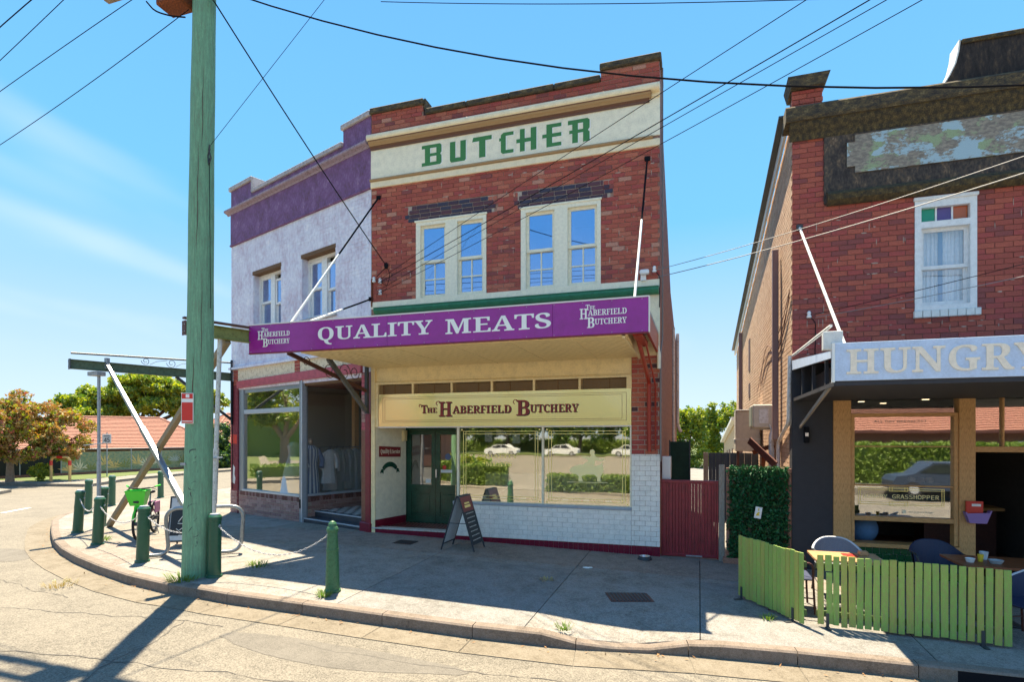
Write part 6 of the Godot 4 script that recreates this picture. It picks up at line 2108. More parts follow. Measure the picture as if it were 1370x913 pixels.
	put(B(base.x - 2.2, base.x + 2.2, 9.42, 9.56, base.z - 0.28, base.z - 0.18, 0.01), "crossarm", M.bark_pale, up)
	put(B(base.x - 1.3, base.x + 1.3, 10.3, 10.42, base.z - 0.28, base.z - 0.18, 0.01), "crossarm", M.bark_pale, up)
	for k in [-2.0, -1.2, -0.5, 0.6, 1.3, 2.0]:
		var im := MB.new()
		im.lathe(Vector3(base.x + k, 9.56, base.z - 0.23), [Vector2(0.02, 0.0), Vector2(0.05, 0.03), Vector2(0.03, 0.06), Vector2(0.05, 0.09), Vector2(0.03, 0.13), Vector2(0.0, 0.14)], 10)
		put(im, "insulator", M.porcelain, up)
	put(B(base.x - 0.52, base.x - 0.05, 8.63, 8.95, base.z - 0.05, base.z + 0.28, 0.03), "cable_box", M.rust, up)
	for e in [[0.42, 8.62, 0.10], [0.56, 8.74, 0.08], [0.30, 8.85, 0.15]]:
		var sm := MB.new()
		sm.bar(Vector3(base.x + 0.16, 8.95, base.z), Vector3(base.x + e[0], e[1], base.z + e[2]), 0.025, 0.025)
		put(sm, "bracket", M.iron_dark, up)
	put(TB(bend([Vector3(base.x - 0.9, 8.9, base.z + 0.1), Vector3(base.x - 0.6, 8.6, base.z + 0.2), Vector3(base.x - 0.25, 8.45, base.z + 0.2), Vector3(base.x - 0.05, 8.42, base.z + 0.16)], 0.2), 0.012, 5), "cable", M.wire, up)
	put(TB([Vector3(base.x + 0.28, 6.5, base.z + 0.02), Vector3(base.x + 0.26, 6.42, base.z + 0.02), Vector3(base.x + 0.30, 6.30, base.z + 0.02), Vector3(base.x + 0.26, 6.2, base.z + 0.02), Vector3(base.x + 0.24, 6.34, base.z + 0.02), Vector3(base.x + 0.28, 6.44, base.z + 0.02)], 0.012, 5), "wire_loop", M.iron_dark, up)
	put(TB([Vector3(base.x + 0.27, 6.3, base.z + 0.02), Vector3(base.x + 0.32, 4.0, base.z + 0.05)], 0.005, 5), "guy_tail", M.wire, up)
	put(B(base.x - 0.10, base.x + 0.0, 1.62, 1.66, base.z + 0.198, base.z + 0.205), "pole_tag", M.galv, up)
	var kn := MB.new()
	kn.ell(Vector3(base.x + 0.02, 2.33, base.z + 0.2), Vector3(0.04, 0.05, 0.02), 6, 10)
	put(kn, "knot", M.bark_pale, up)
	var ps := thing("pole_sign", "narrow red sign with a pale band strapped to the utility pole", "sign", Vector3(base.x + 0.055, 2.25, base.z + 0.215), "", 26.0, true)
	put(B(-0.085, 0.085, 0.0, 0.46, 0.0, 0.012, 0.003), "sign_plate", M.sign_white, ps)
	put(B(-0.077, 0.077, 0.008, 0.32, 0.0121, 0.014), "sign_face", M.red_plastic, ps)
	put(B(-0.077, 0.077, 0.375, 0.452, 0.0121, 0.014), "sign_face", M.red_plastic, ps)
	put(B(-0.02, 0.03, 0.39, 0.44, 0.0141, 0.016), "sign_print", M.sign_white, ps)
	put(B(-0.07, 0.07, 0.03, 0.042, 0.0141, 0.016), "sign_print", M.sign_white, ps)
	# props under the bare awning beams
	var p1 := Vector3(-6.83, 3.62, 0.89)
	var f1 := gpt(-6.83, 0.89)
	var p2 := Vector3(-1.24, 3.76, 2.88)
	var f2 := gpt(-1.36, 2.93)
	var s1 := thing("steel_prop", "galvanised steel prop under the far awning beam", "prop", f1)
	put(TB([f1, p1 - Vector3(0, 0.1, 0)], 0.035, 10), "tube", M.galv, s1)
	put(TB([f1, f1.lerp(p1, 0.42)], 0.044, 10), "sleeve", M.galv, s1)
	put(B(p1.x - 0.22, p1.x + 0.1, 3.50, 3.60, p1.z - 0.1, p1.z + 0.12, 0.008), "head_bracket", M.galv, s1)
	put(B(f1.x - 0.09, f1.x + 0.09, f1.y, f1.y + 0.012, f1.z - 0.09, f1.z + 0.09), "foot_plate", M.galv, s1)
	put(TB([f1 + Vector3(-0.35, 1.95, 0.1), f1 + Vector3(0.2, 2.0, 0.05)], 0.012, 6), "cross_pin", M.galv, s1)
	var s2 := thing("steel_prop", "pale steel prop behind the utility pole under the near beam", "prop", f2)
	put(TB([f2, p2], 0.038, 10), "tube", M.pipe_white, s2)
	put(TB([f2.lerp(p2, 0.25), f2.lerp(p2, 0.5)], 0.048, 10), "sleeve", M.pipe_white, s2)
	put(B(f2.x - 0.09, f2.x + 0.09, f2.y, f2.y + 0.012, f2.z - 0.09, f2.z + 0.09), "foot_plate", M.galv, s2)
	put(TB([f2 + Vector3(-0.05, 1.75, 0.05), f2 + Vector3(0.25, 1.77, 0.02)], 0.014, 6), "cross_pin", M.galv, s2)
	var s3 := thing("steel_brace", "bright square steel brace crossing in front of the timber one", "brace", f2.lerp(p1, 0.5))
	var a1 := p1 + Vector3(0.08, 0.16, -0.14)
	var mid := a1.lerp(f2 + Vector3(0, 0.05, 0), 0.42)
	var bm := MB.new()
	bm.bar(a1, mid, 0.075, 0.075, Vector3.UP, 0.006)
	put(bm, "inner_tube", M.steel, s3)
	var bm2 := MB.new()
	bm2.bar(a1.lerp(mid, 0.96), f2 + Vector3(0, 0.06, 0), 0.10, 0.10, Vector3.UP, 0.008)
	put(bm2, "outer_tube", M.steel, s3)
	put(B(a1.x - 0.04, a1.x + 0.04, a1.y - 0.1, a1.y + 0.16, a1.z - 0.04, a1.z + 0.04), "top_plate", M.galv, s3)
	var s4 := thing("timber_brace", "weathered timber brace leaning across the steel brace", "brace", f1.lerp(p2, 0.5))
	var bt := MB.new()
	var off := Vector3(0.05, 0, -0.12)
	bt.bar(f1 + Vector3(0.12, 0.03, 0.0) + off, p2 + off, 0.11, 0.12, Vector3.UP, 0.01)
	put(bt, "timber", M.prop_timber, s4)
	# hoop rack
	var ra := gpt(-2.28, 3.0)
	var rb := gpt(-1.22, 2.42)
	var hr := thing("bike_rack", "bent galvanised tube bicycle rack behind the utility pole", "bike rack", ra.lerp(rb, 0.5))
	var dd := (rb - ra).normalized()
	put(TB(bend([ra - dd * 0.30 + Vector3(0, 0.05, 0.12), ra + Vector3(0.02, 0.04, 0.0), ra - dd * 0.06 + Vector3(0, 0.86, 0), rb + dd * 0.06 + Vector3(0, 0.86, 0), rb + Vector3(0.0, 0.04, 0.0), rb - dd * 0.34 + Vector3(0, 0.05, 0.10)], 0.26, 8), 0.033, 10), "hoop", M.steel, hr)
	put(TB([ra - dd * 0.30 + Vector3(0, 0.0, 0.12), ra - dd * 0.30 + Vector3(0, 0.012, 0.12)], 0.07, 12), "foot_plate", M.galv, hr)
	put(TB([rb - dd * 0.34 + Vector3(0, 0.0, 0.10), rb - dd * 0.34 + Vector3(0, 0.012, 0.10)], 0.07, 12), "foot_plate", M.galv, hr)
	make_bike()
	# boards on the footpath
	sandwich("pavement_board", "black folding pavement board with chalk lines before the butcher's tiles", gpt(2.45, 0.73), 0.0, 1.02, 0.56, 0.335, true)
	sandwich("pavement_board", "black and white folding pavement board behind the bicycle rack", gpt(-2.78, 2.12), 118.0, 0.97, 0.60, 0.25, false)
	# covers set in the footpath
	for e in [[1.18, 0.66, 0.20, 0.17, 0.0, "small dark drain grate by the butcher's doorstep"], [5.80, 2.72, 0.30, 0.21, 20.0, "rusty square drain grate in the middle of the footpath"]]:
		var g := thing("drain_grate", e[5], "drain grate", gpt(e[0], e[1], 0.002), "", e[4], true)
		var slope := 0.0
		put(B(-e[2], e[2], -0.02, 0.003, -e[3], e[3]), "grate_frame", M.iron_brown, g)
		var x := -float(e[2]) + 0.03
		while x < e[2] - 0.02:
			put(B(x, x + 0.022, 0.003, 0.012, -e[3] + 0.02, e[3] - 0.02, 0.002), "grate_bar", M.iron_dark, g)
			x += 0.05
		g.rotation = Vector3(0.02, deg_to_rad(e[4]), -0.0243)
	var bw := thing("dog_bowl", "dark water bowl with steel lining at the foot of the tiled pier", "bowl", gpt(5.80, 0.32))
	var bo := MB.new()
	bo.lathe(gpt(5.80, 0.32, 0.004), [Vector2(0.0, 0.0), Vector2(0.13, 0.0), Vector2(0.105, 0.055), Vector2(0.098, 0.058), Vector2(0.094, 0.05)], 20)
	put(bo, "bowl_shell", M.board_frame, bw)
	var bi := MB.new()
	bi.lathe(gpt(5.80, 0.32, 0.004), [Vector2(0.098, 0.059), Vector2(0.085, 0.05), Vector2(0.06, 0.02), Vector2(0.0, 0.016)], 20)
	put(bi, "bowl_lining", M.silver, bw)

func sandwich(called: String, label: String, at: Vector3, turn: float, h: float, w: float, spread: float, texty: bool) -> void:
	# apex along z; the dark face looks to +x
	var t := thing(called, label, "signboard", at, "", turn, true)
	for s in [1.0, -1.0]:
		var foot := Vector3(s * spread, 0.0, 0)
		var apex := Vector3(s * 0.02, h, 0)
		var dir := (apex - foot).normalized()
		var nrm := Vector3(dir.y * s, -dir.x * s, 0)
		var bs := Basis(Vector3(0, 0, -1) * s, dir, nrm)
		var leaf := put(MB.new(), "board_leaf", M.board_frame, t)
		var ln := (apex - foot).length()
		var fr := MB.new()
		for z in [-w * 0.5 + 0.015, w * 0.5 - 0.015]:
			fr.box(foot + dir * ln * 0.5 + Vector3(0, 0, z), Vector3(0.03, ln, 0.022), 0.003, bs)
		fr.box(foot + dir * (ln - 0.015), Vector3(w - 0.06, 0.03, 0.022), 0.003, bs)
		fr.box(foot + dir * 0.13, Vector3(w - 0.06, 0.03, 0.022), 0.003, bs)
		put(fr, "board_frame", M.board_frame, leaf)
		var pn := MB.new()
		pn.box(foot + dir * (0.145 + (ln - 0.175) * 0.5), Vector3(w - 0.06, ln - 0.175, 0.012), 0.0, bs)
		put(pn, "panel", M.board_white, leaf)
		var fc := MB.new()
		var face := foot + nrm * 0.0062
		if texty:
			fc.box(face + dir * (0.145 + (ln - 0.175) * 0.34) + nrm * 0.001, Vector3(w - 0.06, (ln - 0.175) * 0.68, 0.002), 0.0, bs)
			put(fc, "board_face", M.board_black, leaf)
			var hd := MB.new()
			hd.box(face + dir * (0.145 + (ln - 0.175) * 0.84) + nrm * 0.001, Vector3(w - 0.06, (ln - 0.175) * 0.32, 0.002), 0.0, bs)
			put(hd, "board_heading", M.sign_red, leaf)
			var tx := MB.new()
			for r in 7:
				var y := 0.2 + r * 0.085
				var x := -w * 0.32
				while x < w * 0.30:
					var l := rng.randf_range(0.02, 0.07)
					tx.box(face + dir * y + bs.x * (x + l * 0.5) + nrm * 0.003, Vector3(l, 0.018, 0.002), 0.0, bs)
					x += l + 0.018
			put(tx, "chalk_lines", M.chalk, leaf)
			var hx := MB.new()
			hx.box(face + dir * (ln - 0.16) + nrm * 0.003, Vector3(w * 0.42, 0.035, 0.002), 0.0, bs)
			hx.box(face + dir * (ln - 0.22) + nrm * 0.003, Vector3(w * 0.5, 0.05, 0.002), 0.0, bs)
			put(hx, "heading_print", M.gold_line, leaf)
		else:
			fc.box(face + dir * (0.145 + (ln - 0.175) * 0.44) + nrm * 0.001, Vector3(w - 0.08, (ln - 0.175) * 0.66, 0.002), 0.0, bs)
			put(fc, "board_face", M.board_black, leaf)
			var tx := MB.new()
			tx.box(face + dir * (ln - 0.10) + nrm * 0.002, Vector3(w * 0.6, 0.02, 0.002), 0.0, bs)
			put(tx, "board_print", M.cloth_blue, leaf)
			var ck := MB.new()
			for q in [[-0.12, 0.50, 0.0, 0.68], [0.0, 0.68, 0.10, 0.50], [-0.13, 0.47, 0.12, 0.45], [-0.15, 0.37, -0.1, 0.33], [-0.1, 0.33, -0.04, 0.38], [0.0, 0.37, 0.05, 0.33], [0.05, 0.33, 0.1, 0.38], [-0.1, 0.24, 0.12, 0.24]]:
				ck.tube([face + bs.x * q[0] + dir * q[1] + nrm * 0.004, face + bs.x * q[2] + dir * q[3] + nrm * 0.004], 0.007, 5)
			put(ck, "chalk_marks", M.sign_white, leaf)
	put(B(-spread * 0.55, spread * 0.55, h * 0.5 - 0.006, h * 0.5 + 0.006, w * 0.5 - 0.03, w * 0.5 - 0.02), "spreader", M.board_frame, t)

func make_bike() -> void:
	var f := gpt(-4.29, 1.98)
	var t := thing("hire_bicycle", "hire bicycle with bright green front basket parked near the props", "bicycle", gpt(-4.6, 1.5), "", 0.0, true)
	# own axes: x forwards, z to its right
	var dir := Vector2(0.63, 0.91).normalized()
	t.rotation.y = atan2(-dir.y, dir.x)
	t.rotation_degrees.x = 0.0
	for e in [[0.55, "wheel"], [-0.55, "wheel"]]:
		var c := Vector3(e[0], 0.335, 0)
		var w := put(MB.new(), e[1], M.rubber, t)
		var ty := []
		var ri := []
		for i in 29:
			var a := TAU * i / 28
			ty.append(c + Vector3(cos(a), sin(a), 0) * 0.31)
			ri.append(c + Vector3(cos(a), sin(a), 0) * 0.28)
		put(TB(ty, 0.026, 7), "tyre", M.rubber, w)
		put(TB(ri, 0.013, 6), "rim", M.bike_black, w)
		var sp := MB.new()
		for i in 16:
			var a := TAU * i / 16
			sp.tube([c + Vector3(0, 0, 0.02 * (1 if i % 2 else -1)), c + Vector3(cos(a), sin(a), 0) * 0.275], 0.0015, 4, false)
		put(sp, "spokes", M.galv, w)
		put(TB([c + Vector3(0, 0, -0.06), c + Vector3(0, 0, 0.06)], 0.04 if e[0] > 0 else 0.055, 12), "hub", M.bike_black, w)
		var mg := []
		for i in 13:
			var a := lerpf(0.35, 2.6, i / 12.0)
			mg.append(c + Vector3(cos(a), sin(a), 0) * 0.355)
		put(TB(mg, 0.022, 6), "mudguard", M.bike_green if e[0] > 0 else M.bike_black, t)
	var fm := MB.new()
	fm.tube([Vector3(0.42, 0.92, 0), Vector3(0.36, 0.72, 0), Vector3(0.12, 0.42, 0), Vector3(-0.12, 0.30, 0)], [0.03, 0.035, 0.035, 0.03], 8)
	fm.tube([Vector3(-0.12, 0.30, 0), Vector3(-0.24, 0.72, 0)], 0.026, 8)
	fm.tube([Vector3(-0.12, 0.30, 0.03), Vector3(-0.55, 0.335, 0.07)], 0.014, 6)
	fm.tube([Vector3(-0.12, 0.30, -0.03), Vector3(-0.55, 0.335, -0.07)], 0.014, 6)
	fm.tube([Vector3(-0.22, 0.66, 0.02), Vector3(-0.55, 0.335, 0.07)], 0.012, 6)
	fm.tube([Vector3(-0.22, 0.66, -0.02), Vector3(-0.55, 0.335, -0.07)], 0.012, 6)
	put(fm, "frame", M.bike_black, t)
	var fk := MB.new()
	for s in [-0.06, 0.06]:
		fk.tube([Vector3(0.55, 0.335, s), Vector3(0.45, 0.72, s)], 0.016, 6)
	fk.tube([Vector3(0.45, 0.72, -0.06), Vector3(0.45, 0.72, 0.06)], 0.018, 6)
	fk.tube([Vector3(0.45, 0.72, 0), Vector3(0.38, 1.05, 0)], 0.02, 8)
	put(fk, "fork", M.bike_green, t)
	put(TB(bend([Vector3(0.20, 1.10, -0.30), Vector3(0.36, 1.07, -0.20), Vector3(0.39, 1.05, 0), Vector3(0.36, 1.07, 0.20), Vector3(0.20, 1.10, 0.30)], 0.08), 0.014, 7), "handlebar", M.bike_black, t)
	for s in [-1.0, 1.0]:
		put(TB([Vector3(0.30, 1.085, s * 0.24), Vector3(0.18, 1.105, s * 0.31)], 0.019, 7), "grip", M.bike_green, t)
		put(TB([Vector3(0.34, 1.06, s * 0.20), Vector3(0.30, 1.02, s * 0.28)], 0.006, 5), "brake_lever", M.bike_black, t)
	# basket: tapered tub of thin walls with slots in front
	var bk := put(MB.new(), "basket", M.bike_green, t)
	var w0 := [Vector3(0.42, 0.72, -0.12), Vector3(0.64, 0.72, -0.12), Vector3(0.64, 0.72, 0.12), Vector3(0.42, 0.72, 0.12)]
	var w1 := [Vector3(0.38, 1.03, -0.19), Vector3(0.74, 1.03, -0.19), Vector3(0.74, 1.03, 0.19), Vector3(0.38, 1.03, 0.19)]
	var bb := MB.new()
	var cc := Vector3(0.55, 0.85, 0)
	for i in 4:
		var j := (i + 1) % 4
		var o: Vector3 = (w0[i] + w0[j] + w1[i] + w1[j]) * 0.25 - cc
		bb.quad(w0[i], w0[j], w1[j], w1[i], o)
		var sh := o.normalized() * -0.008
		bb.quad(w0[i] + sh, w0[j] + sh, w1[j] + sh, w1[i] + sh, -o)
	bb.quad(w0[0], w0[1], w0[2], w0[3], Vector3.DOWN)
	put(bb, "basket_tub", M.bike_green, bk)
	put(TB([w1[0], w1[1], w1[2], w1[3], w1[0]], 0.014, 6), "basket_rim", M.bike_green, bk)
	put(B(0.655, 0.69, 0.78, 0.82, -0.05, 0.05, 0.008), "reflector", M.bike_black, bk)
	put(B(0.56, 0.66, 0.62, 0.72, -0.05, 0.05, 0.02), "front_lamp", M.bike_green, t)
	var sd := MB.new()
	sd.ell(Vector3(-0.30, 0.93, 0), Vector3(0.14, 0.04, 0.09), 8, 12)
	put(sd, "saddle", M.bike_black, t)
	put(TB([Vector3(-0.24, 0.70, 0), Vector3(-0.28, 0.91, 0)], 0.016, 7), "seat_post", M.galv, t)
	put(B(-0.72, -0.34, 0.45, 0.70, -0.075, -0.055, 0.01), "skirt_guard", M.bike_pink, t)
	put(B(-0.72, -0.34, 0.45, 0.70, 0.055, 0.075, 0.01), "skirt_guard", M.bike_pink, t)
	for s in [-1.0, 1.0]:
		put(TB([Vector3(-0.12, 0.30, s * 0.03), Vector3(-0.12 + s * 0.13, 0.30 - s * 0.1, s * 0.09)], 0.012, 6), "crank", M.bike_black, t)
		put(B(-0.17 + s * 0.13, -0.07 + s * 0.13, 0.285 - s * 0.1, 0.31 - s * 0.1, s * 0.13 - 0.045, s * 0.13 + 0.045, 0.006), "pedal", M.bike_black, t)
	put(TB([Vector3(-0.2, 0.30, -0.1), Vector3(-0.28, 0.01, -0.16)], 0.010, 6), "stand", M.galv, t)

# ---------------------------------------------------------------- cafe seating behind the green fence
func tub_chair(called: String, label: String, at: Vector3, turn: float, shell: Material, rim: Material, leg: Material) -> void:
	var t := thing(called, label, "chair", at, "", turn, true)
	# own axes: sits looking to +z
	var back := MB.new()
	var rimp := []
	var n := 16
	for i in n:
		var q := []
		for k in 2:
			var a := PI + PI * (i + k) / n
			var hh := 0.80 - 0.14 * pow(absf(cos(a)), 3.0) * 1.0
			q.append([Vector3(cos(a) * 0.27, 0.44, sin(a) * 0.23), Vector3(cos(a) * 0.31, hh, sin(a) * 0.28)])
		back.quad(q[0][0], q[1][0], q[1][1], q[0][1], q[0][1] - Vector3(0, 0.6, 0))
		var ins := 0.94
		var m := Vector3(ins, 1.0, ins)
		back.quad(q[0][0] * m, q[1][0] * m, q[1][1] * m, q[0][1] * m, Vector3(0, 0.6, 0) - q[0][1])
		if i == 0:
			rimp.append(q[0][1])
		rimp.append(q[1][1])
	put(back, "backrest", shell, t)
	put(TB(rimp, 0.018, 7), "backrest_rim", rim, t)
	put(B(-0.26, 0.26, 0.42, 0.455, -0.22, 0.26, 0.015), "seat", shell, t)
	for sx in [-1.0, 1.0]:
		put(TB(bend([Vector3(sx * 0.31, 0.66, 0.0), Vector3(sx * 0.31, 0.66, 0.24), Vector3(sx * 0.27, 0.44, 0.25), Vector3(sx * 0.28, 0.0, 0.27)], 0.07), 0.014, 7), "arm_leg", leg, t)
		put(TB([Vector3(sx * 0.24, 0.44, -0.2), Vector3(sx * 0.28, 0.0, -0.28)], 0.014, 7), "leg", leg, t)
		put(TB([Vector3(sx * 0.26, 0.2, -0.24), Vector3(sx * 0.275, 0.2, 0.26)], 0.009, 6), "stretcher", leg, t)

func fence_panel(called: String, label: String, a: Vector3, b: Vector3, h: float, n: int, gap: float) -> void:
	var t := thing(called, label, "fence panel", a.lerp(b, 0.5), "green slatted fence panels")
	var d := (b - a)
	var len := Vector2(d.x, d.z).length()
	var u := Vector3(d.x, 0, d.z).normalized()
	var nn := Vector3(-u.z, 0, u.x)
	if nn.z < 0.0 and absf(nn.z) > 0.5:
		nn = -nn
	if nn.x > 0.0 and absf(nn.x) > 0.5:
		nn = -nn
	var pit := len / n
	var bs := Basis(u, Vector3.UP, nn)
	for i in n:
		var f := (i + 0.5) / n
		var base := a.lerp(b, f)
		base.y = G(base.x, base.z) + 0.035
		var top := lerpf(a.y, b.y, f) + h + rng.randf_range(-0.010, 0.008)
		base.y += rng.randf_range(-0.012, 0.012)
		var g := gap * rng.randf_range(0.6, 1.4)
		var mb := MB.new()
		mb.box(Vector3(base.x, (base.y + top) * 0.5, base.z) + nn * rng.randf_range(-0.003, 0.003), Vector3(pit - g, top - base.y, 0.018), 0.003, bs * Basis(Vector3(0, 0, 1), rng.randf_range(-0.009, 0.009)))
		if i == 1 and n > 20:
			# one slat has split across and slipped
			mb = MB.new()
			mb.box(Vector3(base.x, top - 0.10, base.z), Vector3(pit - g, 0.20, 0.018), 0.003, bs)
			mb.box(Vector3(base.x + 0.012, (base.y + top - 0.215) * 0.5, base.z), Vector3(pit - g - 0.006, top - 0.215 - base.y, 0.018), 0.003, bs * Basis(Vector3(0, 0, 1), 0.014))
		put(mb, "slat", [M.fence_green, M.fence_green2, M.fence_green3][rng.randi() % 3], t)
	for y in [0.16, h - 0.14]:
		var mb := MB.new()
		mb.bar(a + Vector3(0, y, 0) - nn * 0.03, b + Vector3(0, y, 0) - nn * 0.03, 0.035, 0.07)
		put(mb, "rail", M.fence_rail, t)
	for f in [0.06, 0.86]:
		var p := a.lerp(b, f)
		p.y = G(p.x, p.z)
		var fo := put(MB.new(), "foot_bracket", M.iron_dark, t)
		var mb := MB.new()
		mb.box(p + Vector3(0, 0.09, 0) + nn * 0.014, Vector3(0.035, 0.17, 0.008), 0.0, bs)
		mb.box(p + Vector3(0, 0.006, 0) + nn * 0.06, Vector3(0.05, 0.010, 0.13), 0.0, bs)
		put(mb, "bracket_plate", M.iron_dark, fo)

func build_cafe_seating() -> void:
	fence_panel("fence_panel", "green slatted fence panel at the pavement's edge, parallel with the kerb", gpt(8.09, 3.08), gpt(10.03, 3.12), 0.88, 23, 0.016)
	fence_panel("fence_panel", "half shaded green fence panel set at an angle, its slats close together", gpt(7.26, 2.17), gpt(7.94, 3.13), 0.89, 16, 0.005)
	for e in [[8.16, 8.98, 1.98, 2.62, "pale timber cafe table behind the left half of the fence", M.table_top], [9.82, 10.75, 1.70, 2.45, "reddish timber cafe table with bowls behind the right half of the fence", M.table_red]]:
		var y := 0.47
		var c := gpt((e[0] + e[1]) * 0.5, (e[2] + e[3]) * 0.5)
		var t := thing("cafe_table", e[4], "table", c, "cafe tables")
		var wd: float = (e[3] - e[2]) / 4.0
		for k in 4:
			put(B(e[0], e[1], y - 0.03, y, e[2] + k * wd + 0.002, e[2] + (k + 1) * wd - 0.002, 0.003), "table_plank", e[5], t)
		put(TB([c, Vector3(c.x, y - 0.03, c.z)], 0.035, 10), "pedestal", M.iron_dark, t)
		put(B(c.x - 0.22, c.x + 0.22, c.y, c.y + 0.02, c.z - 0.22, c.z + 0.22, 0.006), "base_plate", M.iron_dark, t)
	tub_chair("tub_chair", "pale rimmed grey tub chair behind the pale table", gpt(8.62, 1.55), 0.0, M.wicker_grey, M.wicker_pale, M.iron_dark)
	tub_chair("tub_chair", "navy tub chair against the green tiles", gpt(9.95, 1.2), 0.0, M.navy_plastic, M.navy_plastic, M.iron_dark)
	tub_chair("tub_chair", "brown framed chair seen in the gap between the fence panels", gpt(7.88, 2.35), 90.0, M.navy_plastic, M.iron_brown, M.iron_brown)
	tub_chair("tub_chair", "brown framed chair past the right end of the fence", gpt(10.35, 2.75), -60.0, M.navy_plastic, M.wicker_pale, M.iron_brown)
	var items := [[9.98, 2.2, 0.055, 0.05, "white cup standing leftmost on the reddish table", "cup", M.porcelain], [10.12, 2.12, 0.035, 0.09, "yellowish jar on the reddish table between cup and bowl", "jar", M.yellow], [10.25, 2.2, 0.08, 0.045, "pale bowl standing rightmost on the reddish table", "bowl", M.cloth_grey], [10.22, 1.95, 0.05, 0.10, "pale blue tumbler behind the bowl on the reddish table", "tumbler", M.board_white]]
	for e in items:
		var p := Vector3(e[0], 0.47, e[1])
		var mb := MB.new()
		mb.lathe(p, [Vector2(0.0, 0.001), Vector2(e[2] * 0.7, 0.001), Vector2(e[2], e[3]), Vector2(e[2] * 0.92, e[3]), Vector2(e[2] * 0.6, 0.012), Vector2(0.0, 0.012)], 16)
		var o := put(mb, e[5], e[6])
		tag(o, e[4], e[5])
	var mb := MB.new()
	mb.bx(8.75, 8.86, 0.47, 0.53, 2.1, 2.2, 0.01)
	tag(put(mb, "napkin_box", M.table_top), "small wooden napkin box on the pale cafe table", "box")
	var ms := thing("menu_card", "red menu card lying on the pale cafe table", "menu", Vector3(8.62, 0.47, 2.2))
	put(B(8.55, 8.72, 0.472, 0.478, 2.1, 2.3), "card", M.red_plastic, ms)
	var cu := MB.new()
	cu.ell(Vector3(9.42, 0.46, -0.5), Vector3(0.25, 0.25, 0.16), 12, 16)
	tag(put(cu, "cushion", M.blue_cloth), "plump blue cushion at the cafe's open window", "cushion")

# ---------------------------------------------------------------- overhead wires
func wire(label: String, pts: Array, sag: float, r := 0.008, m: Material = null) -> void:
	var out := []
	var n := 18
	for i in n + 1:
		var f := float(i) / n
		out.append(pts[0].lerp(pts[1], f) - Vector3.UP * sag * 4.0 * f * (1.0 - f))
	var o := put(TB(out, r * 0.8, 5), "overhead_wire", m if m else M.wire)
	tag(o, label, "wire", "overhead wires")

